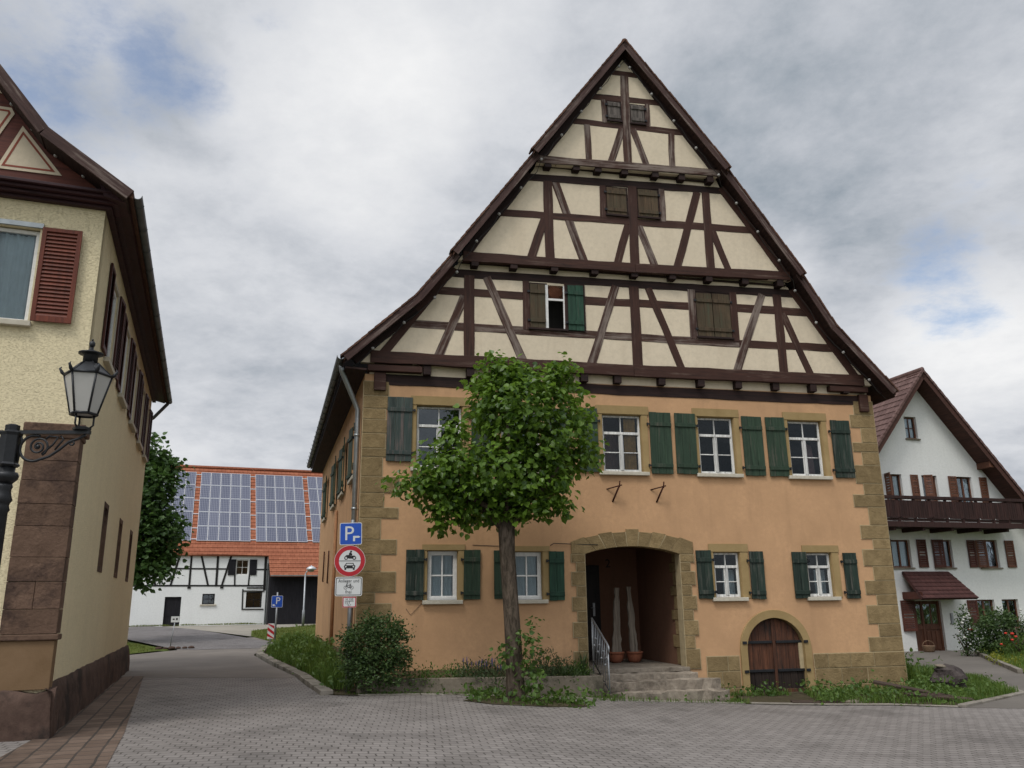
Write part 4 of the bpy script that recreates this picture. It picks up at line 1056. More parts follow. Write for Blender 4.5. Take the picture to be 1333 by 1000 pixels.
for i, (a, b) in enumerate([((-0.06, -0.022), (-0.035, 0.045)), ((-0.045, 0.02), (0.035, 0.025)), ((0.035, 0.025), (0.0, -0.025)), ((0.0, -0.025), (-0.045, 0.02)), ((0.06, -0.022), (0.03, 0.045)), ((0.0, -0.025), (0.06, -0.022)), ((0.012, 0.047), (0.05, 0.047)), ((-0.05, 0.047), (-0.02, 0.047))]):
    bar(bi, a, b, 0.009, -0.0063 - i * 0.0001, -0.0044)
bi.build('pictogram', M['sign_black'], rp)
# small hydrant plate
hp = MB().prism(rrect(0.27, 0.21, 0.02), -0.004, 0.0).build('hydrant_plate', M['sign_white'], sp, (-0.01, 0.0, 1.69))
MB().prism(rrect(0.262, 0.202, 0.018), -0.0055, -0.0042, 0, [rrect(0.226, 0.166, 0.012)[::-1]]).build('red_border', M['sign_red'], hp)
text_mesh('lettering', 'H 150', 0.062, M['sign_black'], hp, (0, -0.006, 0.034), (R(90), 0, 0), 0.001, xs=0.95)
MB().box(-0.085, 0.085, -0.0062, -0.0043, 0.014, 0.023).box(-0.005, 0.005, -0.0061, -0.0043, -0.03, 0.0135).build('tee_mark', M['sign_black'], hp)
text_mesh('lettering', '7,5', 0.05, M['sign_black'], hp, (-0.052, -0.006, -0.035), (R(90), 0, 0), 0.001)
text_mesh('lettering', '0,7', 0.05, M['sign_black'], hp, (0.0, -0.006, -0.075), (R(90), 0, 0), 0.001)
for z in (3.1, 2.55, 2.05, 1.70): MB().box(-0.05, 0.05, 0.001, 0.075, z - 0.018, z + 0.018).build('clamp', M['steel'], sp, (0, 0, 0))

# ------------------------------------------------------------------ old street lantern
M['milk_glass'] = plain('milky_lantern_glass', (0.42, 0.41, 0.385), 0.25, var=0.06, scale=3)
sl = thing('street_lamp', 'black cast iron street lamp with a six sided lantern on a scroll bracket', 'street lamp', (-4.62, 7.5, g(-4.62, 7.5) - 0.14), R(4))
post = MB().lathe([(0.17, 0.0), (0.17, 0.25), (0.13, 0.30), (0.12, 0.75), (0.135, 0.78), (0.09, 0.85), (0.065, 1.1), (0.058, 2.60), (0.072, 2.62), (0.060, 2.66), (0.064, 2.68), (0.082, 2.71), (0.068, 2.75), (0.060, 2.80), (0.070, 2.83), (0.062, 2.86)], n=16)
post.lathe([(0.062, 2.86), (0.10, 2.90), (0.108, 2.93), (0.095, 2.96), (0.07, 2.965), (0.07, 3.02)], n=16)
post.build('pole', M['iron'], sl)
hd = MB().lathe([(0.085, 3.01), (0.105, 3.03), (0.088, 3.05), (0.088, 3.30), (0.100, 3.33), (0.062, 3.345), (0.062, 3.40), (0.03, 3.41)], n=6, smooth=False, rot=R(30))
hd.build('post_head', M['iron'], sl, bevel=0.004)
def bracket(sg):
    a = MB()
    a.box(min(sg * 0.07, sg * 0.70), max(sg * 0.07, sg * 0.70), -0.022, 0.022, 3.318, 3.350)
    # big C scroll and spiral
    a.tube([(sg * (0.215 + 0.125 * math.cos(R(t))), 0, 3.185 + 0.12 * math.sin(R(t))) for t in range(70, 300, 12)] + [(sg * 0.36, 0, 3.11), (sg * 0.44, 0, 3.17), (sg * 0.52, 0, 3.245), (sg * 0.60, 0, 3.275), (sg * 0.66, 0, 3.31)], 0.013, 6)
    a.tube([(sg * (0.25 + (0.085 - 0.00011 * t) * math.cos(R(t))), 0, 3.20 + (0.085 - 0.00011 * t) * math.sin(R(t))) for t in range(-60, 700, 20)], 0.010, 6)
    a.ball((sg * 0.25, 0, 3.20), 0.022, 8)
    a.tube([(sg * (0.55 + (0.034 - 0.00005 * t) * math.cos(R(t))), 0, 3.235 + (0.034 - 0.00005 * t) * math.sin(R(t))) for t in range(90, 560, 24)], 0.008, 6)
    a.tube([(sg * 0.29, 0, 3.13), (sg * 0.38, 0, 3.22), (sg * 0.42, 0, 3.29), (sg * 0.34, 0, 3.30), (sg * 0.31, 0, 3.27)], 0.010, 6)
    a.tube([(sg * 0.40, 0, 3.17), (sg * 0.47, 0, 3.27), (sg * 0.44, 0, 3.30)], 0.009, 6)
    a.tube([(sg * 0.085, 0, 3.30), (sg * 0.10, 0, 3.26), (sg * 0.085, 0, 3.06)], 0.012, 6)
    return a.build('bracket', M['iron'], sl)
bracket(1); bracket(-1)
def lantern(sg):
    base = MB().lathe([(0.03, 0.0), (0.085, 0.005), (0.09, 0.03), (0.05, 0.045), (0.02, 0.05)], n=6, smooth=False)
    lo = base.build('lantern', M['iron'], sl, (sg * 0.62, 0, 3.35), (0, 0, R(12)))
    lo.scale = (0.92, 0.92, 0.88)
    fr = MB(); rb, rt, zb, zt = 0.125, 0.225, 0.175, 0.60
    P = lambda r, z, k: (r * math.cos(R(60 * k)), r * math.sin(R(60 * k)), z)
    for k in range(6):
        fr.tube([P(rb, zb, k), P(rt, zt, k)], 0.011, 6)
        fr.tube([P(rb, zb, k), P(rb, zb, k + 1)], 0.016, 6); fr.tube([P(rt, zt, k), P(rt, zt, k + 1)], 0.016, 6)
        fr.tube([P(rt, zt, k), P(rt + 0.02, zt + 0.02, k), P(rt + 0.045, zt + 0.065, k), P(rt + 0.03, zt + 0.085, k)], [0.016, 0.02, 0.012, 0.004], 6)
        fr.tube([P(rt - 0.01, zt + 0.01, k), P(0.075, zt + 0.15, k)], 0.009, 6)
    for k in (0, 2, 4): fr.tube([P(0.07, 0.03, k), P(0.10, 0.06, k), P(0.10, zb, k)], 0.010, 6)
    fr.build('frame', M['iron'], lo)
    gl = MB()
    for k in range(6): gl.add([P(rb, zb, k), P(rb, zb, k + 1), P(rt, zt, k + 1), P(rt, zt, k)], [(0, 1, 2, 3)])
    gl.add([P(rb - 0.005, zb + 0.003, k) for k in range(6)], [(0, 1, 2, 3, 4, 5)])
    gl.build('glass_panes', M['milk_glass'], lo)
    top = MB(); 
    top.lathe([(0.218, zt + 0.012), (0.07, zt + 0.15)], n=6, smooth=False)
    top.lathe([(0.072, zt + 0.14), (0.072, zt + 0.22), (0.085, zt + 0.235), (0.12, zt + 0.24), (0.122, zt + 0.255), (0.06, zt + 0.275), (0.022, zt + 0.295), (0.018, zt + 0.32)], n=12)
    top.ball((0, 0, zt + 0.355), 0.032, 10, 0, (1, 1, 1.25)); top.ball((0, 0, zt + 0.405), 0.012, 8)
    top.build('lantern_roof', [M['iron']], lo)
lantern(1); lantern(-1)
# ------------------------------------------------------------------ yellow house on the left
M['rough_cream'] = plaster('rough_cream_render', (0.75, 0.65, 0.425), 0.07, (0.46, 0.38, 0.25), 0.14, grain=40, bump=0.4, cells=27)
M['rough_cream_side'] = M['rough_cream']
M['red_sandstone'] = stone('red_sandstone', (0.088, 0.055, 0.038), (0.165, 0.105, 0.074), 3.5, 0.9, 0.14, 60, (0.055, 0.036, 0.029))
M['rubble'] = stone('dark_rubble_plinth', (0.052, 0.033, 0.026), (0.115, 0.075, 0.058), 2.4, 1.0, 0.0, 14, (0.035, 0.026, 0.022), 6)
M['tan_stone'] = stone('tan_plinth_stone', (0.155, 0.098, 0.052), (0.20, 0.13, 0.074), 1.6, 0.3, 0.0, 60)
M['red_wood'] = wood('red_brown_wood', [(0.070, 0.020, 0.014), (0.105, 0.030, 0.019)], 'x', 0.6, 0.25)
M['red_shutter'] = wood('red_brown_shutter', [(0.088, 0.020, 0.010), (0.130, 0.032, 0.016)], 'z', 0.55, 0.2)
M['maroon_shutter'] = wood('maroon_shutter', [(0.052, 0.018, 0.014), (0.08, 0.027, 0.02)], 'z', 0.6, 0.2)
M['cornice'] = wood('dark_maroon_cornice', [(0.026, 0.010, 0.013), (0.045, 0.016, 0.018)], 'x', 0.55, 0.2)
M['red_line'] = plain('red_lining_paint', (0.24, 0.055, 0.03), 0.7)
yel = thing('yellow_house', 'cream rendered house with red brown louvred shutters and a sandstone corner pier', 'house', (-6.19, 11.58, 0), R(20))
YD = 12.8; YW = 8.5
# front runs along -x from the corner, the alley side runs along +y (local)
YFW = [dict(c=-1.41, z=5.62, w=1.16, h=1.46), dict(c=-4.5, z=5.62, w=1.16, h=1.46), dict(c=-3.3, z=1.9, w=1.0, h=1.7)]
fw = MB(); fw.prism([(-YW, -0.5), (0, -0.5), (0, 7.55), (-YW, 7.55)], 0.0, 0.3, 0, [rect(w) for w in YFW])
fw.box(-YW, -YW + 0.3, 0.302, YD, -0.5, 7.6); fw.box(-YW + 0.302, -0.302, YD - 0.3, YD, -0.5, 7.6)
fw.build('wall', M['rough_cream'], yel)
YSW = [dict(c=2.2, z=5.66, w=0.95, h=1.42), dict(c=4.75, z=5.66, w=0.95, h=1.42), dict(c=7.3, z=5.66, w=0.95, h=1.42), dict(c=9.7, z=5.66, w=0.95, h=1.42), dict(c=11.7, z=5.66, w=0.80, h=1.42)]
YSL = [dict(c=4.45, z=2.28, w=0.72, h=1.27), dict(c=7.55, z=2.28, w=0.72, h=1.27), dict(c=10.5, z=2.28, w=0.72, h=1.27)]
sd = MB(); sd.prism([(0.001, -0.5), (YD, -0.5), (YD, 7.6), (0.001, 7.6)], 0.0, 0.3, 0, [rect(w) for w in YSW + YSL])
ys = sd.build('alley_wall', M['rough_cream'], yel, (0.0, 0.0, 0), (0, 0, R(90)))     # +x -> away, -y -> alley
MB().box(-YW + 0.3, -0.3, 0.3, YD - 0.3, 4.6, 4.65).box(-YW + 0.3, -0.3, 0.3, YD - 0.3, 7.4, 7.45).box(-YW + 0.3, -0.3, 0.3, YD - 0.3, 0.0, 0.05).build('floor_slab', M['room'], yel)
def louvre_shutter(parent, org, w, h, mat, rotz, n=22):
    mb = MB(); f = 0.06
    mb.box(0, f, -0.035, 0, 0, h); mb.box(w - f, w, -0.035, 0, 0, h); mb.box(f, w - f, -0.035, 0, 0, f * 1.4); mb.box(f, w - f, -0.035, 0, h - f, h); mb.box(f, w - f, -0.006, -0.003, f, h - f)
    o = mb.build('shutter', M[mat], parent, org, (0, 0, rotz), bevel=0.003)
    sl_ = MB(); hh = (h - f * 2.4) / n
    for i in range(n):
        z = f * 1.4 + hh * i
        sl_.add([(f, -0.008, z + hh * 0.9), (w - f, -0.008, z + hh * 0.9), (w - f, -0.033, z + 0.002), (f, -0.033, z + 0.002), (f, -0.012, z + hh * 0.9 - 0.008), (w - f, -0.012, z + hh * 0.9 - 0.008)], [(0, 1, 2, 3), (3, 2, 5, 4)])
    sl_.build('louvres', M[mat], o)
    return o
for i, w in enumerate(YFW):
    make_window(yel, w['c'], w['z'] + 0.003, w['w'] - 0.01, w['h'] - 0.02, 'two' if i < 2 else 'six', y=0.10, frame='white', curtain=('curtain', [(0.0, 0.5, 0), (0.5, 1, 0)]), sill=True, sillw=0.06)
    MB().box(w['c'] - w['w'] / 2 - 0.04, w['c'] + w['w'] / 2 + 0.04, -0.035, 0.0, w['z'] + w['h'] + 0.002, w['z'] + w['h'] + 0.075).build('roller_blind_box', M['zinc'], yel)
    if i < 2:
        a = w['c'] + w['w'] / 2 - 0.02
        louvre_shutter(yel, (a - 0.02 - w['w'] - 0.56 + 0.04, -0.03, w['z']), 0.56, 1.48, 'red_shutter', R(0))
        louvre_shutter(yel, (a + 0.06, -0.035, w['z'] + 0.01), 0.53, 1.46, 'red_shutter', R(-2))
for w in YSW:
    o = make_window(ys, w['c'], w['z'] + 0.003, w['w'] - 0.01, w['h'] - 0.02, 'two', y=0.05, frame='white', sill=True, sillw=0.08)
    MB().box(-w['w'] / 2 + 0.05, w['w'] / 2 - 0.05, 0.02, 0.035, 0.05, w['h'] - 0.07).build('blind', M['curtain'], o)
    MB().box(-w['w'] / 2 - 0.07, -w['w'] / 2, -0.065, -0.045, -0.004, w['h'] + 0.05).box(w['w'] / 2, w['w'] / 2 + 0.07, -0.065, -0.045, -0.004, w['h'] + 0.05).box(-w['w'] / 2, w['w'] / 2, -0.065, -0.045, w['h'] - 0.015, w['h'] + 0.05).build('surround', M['sill'], o)
    louvre_shutter(ys, (w['c'] - w['w'] / 2 - 0.58, -0.012, w['z']), 0.50, 1.46, 'maroon_shutter', 0)
    louvre_shutter(ys, (w['c'] + w['w'] / 2 + 0.08, -0.012, w['z']), 0.50, 1.46, 'maroon_shutter', R(-4))
for w in YSL:
    x0, x1 = w['c'] - w['w'] / 2, w['c'] + w['w'] / 2
    fr = MB().box(x0, x0 + 0.09, -0.012, 0.25, w['z'], w['z'] + w['h']).box(x1 - 0.09, x1, -0.012, 0.25, w['z'], w['z'] + w['h']).box(x0 + 0.09, x1 - 0.09, -0.011, 0.25, w['z'] + w['h'] - 0.10, w['z'] + w['h']).box(x0 + 0.09, x1 - 0.09, -0.011, 0.25, w['z'], w['z'] + 0.10)
    o = fr.build('slit_window', M['red_sandstone'], ys, bevel=0.006)
    MB().box(x0 + 0.09, x1 - 0.09, 0.18, 0.20, w['z'] + 0.1, w['z'] + w['h'] - 0.1).build('pane', M['glass_dull'], o)
# rubble plinth, battered, with the corner pier
pb = MB()
n = 40; vs = []; rnd = random.Random(5)
for i in range(n + 1):
    x = 0.0 + (YD + 0.05) * i / n
    for (zz, yy) in ((-0.4, -0.13), (0.22, -0.10), (0.5, -0.07), (0.655, -0.035), (0.66, 0.0)):
        vs.append((x, yy + rnd.uniform(-0.025, 0.025) * (zz < 0.6), zz + (rnd.uniform(-0.012, 0.012) if zz > 0.5 else 0)))
pb.add(vs, [(5 * i + k, 5 * i + k + 1, 5 * i + k + 6, 5 * i + k + 5) for i in range(n) for k in range(4)], 0, True)
pb.build('plinth', M['rubble'], ys)
pier = MB()
zz = [1.30, 1.62, 1.98, 2.30, 2.72, 3.02, 3.34, 3.62, 3.94]
for i, (a, b) in enumerate(zip(zz, zz[1:])):
    if i == 1:
        pier.box(-0.62, -0.28, -0.06, 0.25, a + 0.003, b - 0.003); pier.box(-0.274, 0.045, -0.062, 0.30, a + 0.003, b - 0.003)
    else: pier.box(-0.62 - 0.004 * (i % 2), 0.045 + 0.002 * (i % 2), -0.062 - 0.002 * (i % 3), 0.30, a + 0.003, b - 0.003)
po = pier.build('corner_pier', M['red_sandstone'], yel, bevel=0.004)
MB().box(-0.64, 0.07, -0.09, 0.36, 3.94, 4.01).box(-0.67, 0.11, -0.13, 0.38, 4.012, 4.14).build('pier_cap', M['red_sandstone'], po, bevel=0.02)
MB().box(-2.6, 0.085, -0.10, 0.20, 1.22, 1.297).build('plinth_moulding', M['red_sandstone'], po, bevel=0.015)
MB().box(-2.6, 0.04, -0.062, 0.2, 0.60, 1.218).build('plinth_panel', M['tan_stone'], po, bevel=0.006)
rb = MB(); rnd = random.Random(9); nx = 26; vs = []
for i in range(nx + 1):
    x = -3.0 + 3.13 * i / nx
    top = 0.57 + 0.10 * noise.noise((x * 3.1, 0.3, 0))
    for (z, y) in ((-0.4, -0.17), (0.05, -0.16), (0.28, -0.13), (0.45, -0.12), (top, -0.085), (top + 0.02, 0.05)):
        vs.append((x, y + 0.05 * noise.noise((x * 4, z * 5, 1.0)), z))
fs = [(6 * i + k, 6 * i + k + 1, 6 * i + k + 7, 6 * i + k + 6) for i in range(nx) for k in range(5)]
rb.add(vs, fs, 0, True)
vs = []
for j in range(9):
    y = -0.17 + 0.5 * j / 8
    for z, x in ((-0.4, 0.14), (0.1, 0.13), (0.35, 0.11), (0.58, 0.08), (0.62, 0.0)): vs.append((x + 0.03 * noise.noise((y * 5, z * 4, 3)), y, z))
rb.add(vs, [(5 * j + k, 5 * j + k + 1, 5 * j + k + 6, 5 * j + k + 5) for j in range(8) for k in range(4)], 0, True)
rb.build('plinth', M['rubble'], po)
# cornice round both sides
cn = MB()
for (z0, z1, p) in ((7.50, 7.55, 0.10), (7.55, 7.60, 0.19), (7.60, 7.65, 0.27), (7.65, 7.70, 0.34)):
    cn.box(-YW, p, -p, 0.29, z0, z1 - 0.002)
    cn.box(0.001, p, 0.291, YD + 0.2, z0, z1 - 0.002)
cn.build('cornice', M['cornice'], yel, bevel=0.008)
# gable front above the cornice
gz0 = 7.705
gp = MB(); gp.prism([(-YW, gz0), (0.02, gz0), (-0.93, 8.40), (-4.2, 12.35), (-YW + 0.9, 8.35)], -0.06, 0.1)
gp.build('gable_wall', M['red_wood'], yel)
def infill(pts, k):
    c = (sum(p[0] for p in pts) / len(pts), sum(p[1] for p in pts) / len(pts))
    def inset(d):
        out = []
        m = len(pts)
        for i in range(m):
            p0, p1, p2 = Vector(pts[i - 1]), Vector(pts[i]), Vector(pts[(i + 1) % m])
            e1 = (p1 - p0).normalized(); e2 = (p2 - p1).normalized()
            n1 = Vector((-e1.y, e1.x)); n2 = Vector((-e2.y, e2.x)); bi_ = (n1 + n2); bi_ = bi_ / max(0.25, bi_.dot(n1))
            out.append((p1.x + bi_.x * d, p1.y + bi_.y * d))
        return out
    o = MB().prism(pts, -0.075, -0.06).build('infill_panel', M['cream'], yel)
    MB().prism(inset(0.045), -0.078, -0.0752, 0, [inset(0.075)[::-1]]).build('lining', M['red_line'], o)
infill([(-1.51, 7.93), (-0.64, 7.95), (-1.25, 8.68)], 0)
infill([(-3.0, 7.93), (-1.74, 7.93), (-1.38, 8.86), (-1.43, 8.95), (-3.0, 8.93)], 1)
infill([(-2.6, 9.15), (-1.56, 9.17), (-2.35, 10.1)], 2)
# roof with a kick at the eaves
yr = MB(); yp = [(0.42, 7.63), (-0.80, 8.45), (-4.25, 12.65)]
ypl = [(-YW - 0.42, 7.63), (-YW + 0.80, 8.45), (-4.25, 12.65)]
for pl_ in (yp, ypl): slab2(yr, pl_, pl_, 0.12, [-0.55] * 3, [YD + 0.35] * 3)
yro = yr.build('roof', M['roof_brown'], yel)
for (a, b) in zip(yp, yp[1:]):
    d = Vector((b[0] - a[0], 0, b[1] - a[1])); L = d.length; ang = math.atan2(d.z, d.x)
    MB().box(-L / 2 - 0.01, L / 2 + 0.01, -0.035, 0.0, 0.0, 0.17).build('bargeboard', M['barge'], yro, ((a[0] + b[0]) / 2, -0.55, (a[1] + b[1]) / 2), (0, -ang, 0), bevel=0.006)
    MB().box(-L / 2, L / 2, -0.50, 0.02, 0.125, 0.15).build('soffit', M['soffit'], yro, ((a[0] + b[0]) / 2, 0, (a[1] + b[1]) / 2), (0, -ang, 0))
MB().prism([(0.38, 7.60), (0.33, 7.52), (0.0, 7.6), (-0.1, 7.84)], -0.33, YD + 0.3).build('eave_box', M['cornice'], yro)
gt = MB(); prof = [(0.07 * math.cos(R(a)), 0.07 * math.sin(R(a))) for a in range(180, 361, 20)]
vs = []
for yy in (-0.50, YD + 0.4):
    for (a, b) in prof: vs.append((0.47 + a, yy, 7.60 + b))
    for (a, b) in reversed(prof): vs.append((0.47 + a * 0.9, yy, 7.603 + b * 0.9))
m = len(prof) * 2
gt.add(vs, [(k, (k + 1) % m, m + (k + 1) % m, m + k) for k in range(m)] + [tuple(range(m - 1, -1, -1)), tuple(range(m, 2 * m))])
for k in range(16):
    y = -0.2 + k * 0.86; gt.tube([(0.47 + 0.078 * math.cos(R(a)), y, 7.595 + 0.078 * math.sin(R(a))) for a in range(190, 351, 20)], 0.006, 4)
gt.build('gutter', M['zinc_dark'], yel)
MB().tube([(0.45, YD + 0.25, 7.60), (0.42, YD + 0.25, 7.50), (0.06, YD + 0.28, 7.05), (-0.25, YD + 0.06, 6.8), (-0.28, YD + 0.06, 6.6), (-0.28, YD + 0.06, 0.0)], 0.05, 8).build('downpipe', M['zinc_dark'], yel)
yf = thing('light_string', 'string of small round bulbs under the gable edge of the cream house', 'string lights', (-6.19, 11.58, 0), R(20))
pth = []; 
for (a, b) in zip(yp, yp[1:]):
    d = Vector((b[0] - a[0], 0, b[1] - a[1])); n = max(2, round(d.length / 0.16)); nd = Vector((-d.z, 0, d.x)).normalized(); nd = -nd if nd.z > 0 else nd
    for i in range(n):
        p = Vector((a[0], 0, a[1])) + d * (i / n) + nd * (0.13 + 0.02 * math.sin(i * 1.7))
        if p.z > 7.74: pth.append((p.x, -0.14, p.z))
MB().tube(pth, 0.007, 5).build('cord', M['cable'], yf)
for p in pth[2::3]: MB().ball(p, 0.032, 10).build('bulb', M['lamp_bulb'], yf)
# ------------------------------------------------------------------ tiled roof plane helper: local x along the eave, y up the slope
def tile_plane(name, pts, mat, parent, loc, rot, course=0.33, thick=0.028, side=0.10):
    """pts = outline polygon in (x, y); built as overlapping courses"""
    mb = MB()
    ys = [p[1] for p in pts]; y0, y1 = min(ys), max(ys)
    n = max(1, round((y1 - y0) / course)); c = (y1 - y0) / n
    def span(y):
        xs = []
        m = len(pts)
        for i in range(m):
            a, b = pts[i], pts[(i + 1) % m]
            if abs(a[1] - b[1]) < 1e-9:
                if abs(a[1] - y) < 1e-6: xs += [a[0], b[0]]
                continue
            t = (y - a[1]) / (b[1] - a[1])
            if -1e-6 <= t <= 1 + 1e-6: xs.append(a[0] + (b[0] - a[0]) * t)
        return (min(xs), max(xs)) if xs else None
    for i in range(n):
        ya, yb = y0 + i * c, y0 + (i + 1) * c
        sa, sb = span(ya + 1e-5), span(yb - 1e-5)
        if not sa or not sb: continue
        vs = [(sa[0], ya - 0.03, thick), (sa[1], ya - 0.03, thick), (sb[1], yb, 0.002), (sb[0], yb, 0.002), (sa[0], ya - 0.03, -0.0), (sa[1], ya - 0.03, 0.0)]
        mb.add(vs, [(0, 1, 2, 3), (0, 4, 5, 1)])
    vs = [(p[0], p[1], -0.004) for p in pts] + [(p[0], p[1], -side) for p in pts]
    m = len(pts)
    mb.add(vs, [tuple(range(m)), tuple(range(2 * m - 1, m - 1, -1))] + [(k, (k + 1) % m, m + (k + 1) % m, m + k) for k in range(m)])
    return mb.build(name, mat, parent, loc, rot)

def tile_mat(name, c1, c2, w, course, dark):
    t = NT(name); v = t.coord(rnd=False)
    br = t.new('ShaderNodeTexBrick'); t.link(v, br.inputs['Vector'])
    br.inputs['Scale'].default_value = 1; br.inputs['Brick Width'].default_value = w; br.inputs['Row Height'].default_value = course
    br.inputs['Mortar Size'].default_value = 0.012; br.inputs['Mortar Smooth'].default_value = 0.6; br.inputs['Bias'].default_value = 0.0
    br.inputs['Color1'].default_value = (*c1, 1); br.inputs['Color2'].default_value = (*c2, 1); br.inputs['Mortar'].default_value = (*dark, 1)
    n = t.noise(v, 0.7, 5, 0.65); n2 = t.noise(v, 9, 4, 0.6)
    col = t.mix(t.math('MULTIPLY', t.ramp(n, [(0.35, (0, 0, 0)), (0.7, (1, 1, 1))]), 0.3), br.outputs[0], mul(c1, 0.6))
    col = t.mix(t.math('MULTIPLY', n2, 0.35), col, mul(c2, 0.65))
    sp = t.new('ShaderNodeSeparateXYZ'); t.link(v, sp.inputs[0])
    wv = t.math('PINGPONG', sp.outputs[0], w / 2)
    t.bump(t.math('SUBTRACT', t.math('MULTIPLY', wv, 6.0), br.outputs['Fac']), 0.5, 0.03)
    return t.done(col, 0.8, spec=0.25)
M['tile_red'] = tile_mat('dark_red_tiles', (0.105, 0.058, 0.050), (0.165, 0.098, 0.085), 0.24, 0.34, (0.035, 0.018, 0.016))
M['tile_orange'] = tile_mat('orange_tiles', (0.27, 0.088, 0.045), (0.35, 0.125, 0.066), 0.30, 0.36, (0.14, 0.035, 0.016))
M['tile_canopy'] = tile_mat('maroon_canopy_tiles', (0.060, 0.024, 0.021), (0.090, 0.037, 0.032), 0.24, 0.22, (0.02, 0.008, 0.008))
M['white_render'] = plaster('white_render', (0.70, 0.70, 0.67), 0.06, (0.45, 0.44, 0.40), 0.18, grain=30, bump=0.25)
M['white_farm'] = plaster('whitewash', (0.74, 0.75, 0.73), 0.05, (0.5, 0.49, 0.45), 0.12, grain=30)
M['balcony_wood'] = wood('dark_balcony_wood', [(0.022, 0.010, 0.009), (0.042, 0.018, 0.015)], 'z', 0.65, 0.4)
M['brown_wood'] = wood('red_brown_frames', [(0.085, 0.034, 0.019), (0.13, 0.055, 0.032)], 'z', 0.6, 0.3)
M['brown_dark'] = wood('dark_red_brown_shutters', [(0.050, 0.017, 0.012), (0.085, 0.028, 0.018)], 'z', 0.6, 0.3)
M['eave_wood'] = wood('brown_eave_boards', [(0.045, 0.020, 0.015), (0.075, 0.033, 0.024)], 'y', 0.7, 0.4)
M['black_board'] = wood('black_boarding', [(0.006, 0.006, 0.008), (0.014, 0.013, 0.016)], 'z', 0.8, 0.5)
M['black_beam'] = wood('black_beam', [(0.008, 0.008, 0.008), (0.018, 0.017, 0.016)], 'x', 0.7, 0.4)

# ------------------------------------------------------------------ white gabled house on the right
wh = thing('white_house', 'white rendered gable house with dark wooden balcony and brown window shutters', 'house', (14.83, 34.0, 0), R(17))
WL, WR, AP, ZE = -2.75, 7.85, 2.52, 4.55
ZA = 10.85
slope_l = (ZA - ZE) / (AP - WL)
def zroof(u): return ZA - abs(u - AP) * (ZA - ZE) / ((AP - WL) if u < AP else (WR - AP))
WW2 = [dict(c=0.98, z=4.95, w=0.80, h=1.70), dict(c=2.80, z=4.95, w=0.78, h=1.70), dict(c=4.62, z=4.95, w=0.80, h=1.70)]
WW1 = [dict(c=0.88, z=2.86, w=0.95, h=1.10), dict(c=2.98, z=2.86, w=0.95, h=1.12), dict(c=5.35, z=2.86, w=1.0, h=1.14)]
WW0 = [dict(c=4.75, z=0.55, w=0.95, h=1.02), dict(c=6.05, z=0.40, w=0.85, h=1.17), ]
WWG = [dict(c=2.22, z=8.20, w=0.62, h=0.95)]
DO = dict(c=1.78, z=-0.9, w=1.42, h=2.45)
fw = MB(); fw.prism([(WL, -0.9), (DO['c'] - 0.71, -0.9), (DO['c'] - 0.71, 1.55), (DO['c'] + 0.71, 1.55), (DO['c'] + 0.71, -0.9), (WR, -0.9), (WR, ZE), (AP, ZA), (WL, ZE)], 0, 0.3, 0, [rect(w) for w in WW2 + WW1 + WW0 + WWG])
fw.box(WL, WL + 0.3, 0.302, 11, -0.9, ZE); fw.box(WR - 0.3, WR, 0.302, 11, -0.9, ZE); fw.prism([(WL + 0.301, -0.9), (WR - 0.301, -0.9), (WR - 0.301, ZE), (AP, ZA - 0.1), (WL + 0.301, ZE)], 10.7, 10.99)
fw.build('wall', M['white_render'], wh)
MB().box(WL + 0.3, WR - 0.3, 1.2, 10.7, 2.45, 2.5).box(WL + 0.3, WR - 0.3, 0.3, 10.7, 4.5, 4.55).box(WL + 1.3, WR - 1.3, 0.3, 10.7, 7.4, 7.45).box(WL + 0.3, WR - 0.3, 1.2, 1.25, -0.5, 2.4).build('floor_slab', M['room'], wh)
for i, w in enumerate(WW2 + WW1 + WW0 + WWG):
    cur = {0: ('curtain', [(0, 1, 0)]), 3: ('curtain', [(0.05, 0.95, 0)]), 8: ('curtain', [(0.1, 0.45, 0), (0.55, 0.95, 0)]), 2: ('curtain', [(0.6, 1, 0)])}.get(i)
    make_window(wh, w['c'], w['z'] + 0.003, w['w'] - 0.01, w['h'] - 0.01, 'four' if i in (8,) else 'two', y=0.13, frame='brown_wood', sill=False, curtain=cur, glass='glass')
    MB().box(w['c'] - w['w'] / 2 - 0.06, w['c'] + w['w'] / 2 + 0.06, -0.07, 0.10, w['z'] - 0.06, w['z'] - 0.002).build('sill', M['concrete'], wh)
def panel_shutter(parent, x, z, w, h, mat, rotz=0, y=-0.03):
    mb = MB(); f = 0.07
    mb.box(0, f, -0.03, 0, 0, h); mb.box(w - f, w, -0.03, 0, 0, h)
    for k in (0, 0.5, 1): zc = f / 2 + (h - f) * k; mb.box(f, w - f, -0.03, 0, zc - f / 2, zc + f / 2)
    o = mb.build('shutter', M[mat], parent, (x, y, z), (0, 0, rotz))
    s_ = MB(); n = 14
    for i in range(n):
        z0 = f + (h - 2 * f) * i / n
        if abs(z0 + (h - 2 * f) / n / 2 - h / 2) < f * 0.6: continue
        s_.add([(f, -0.006, z0 + (h - 2 * f) / n * 0.9), (w - f, -0.006, z0 + (h - 2 * f) / n * 0.9), (w - f, -0.027, z0), (f, -0.027, z0)], [(0, 1, 2, 3)])
    s_.build('louvres', M[mat], o)
for (x, w) in ((0.50, 0.06), (1.80, 0.38), (2.02, 0.0), (3.75, 0.42), (5.40, 0.38)):
    if w > 0.1: panel_shutter(wh, x, 4.97, w, 1.68, 'brown_wood')
panel_shutter(wh, 2.03 + 0.42, 4.97, 0.0001 + 0.36, 1.68, 'brown_wood', R(-28), -0.05)
panel_shutter(wh, 0.53, 4.97, 0.40, 1.68, 'brown_wood', R(-100), -0.03)
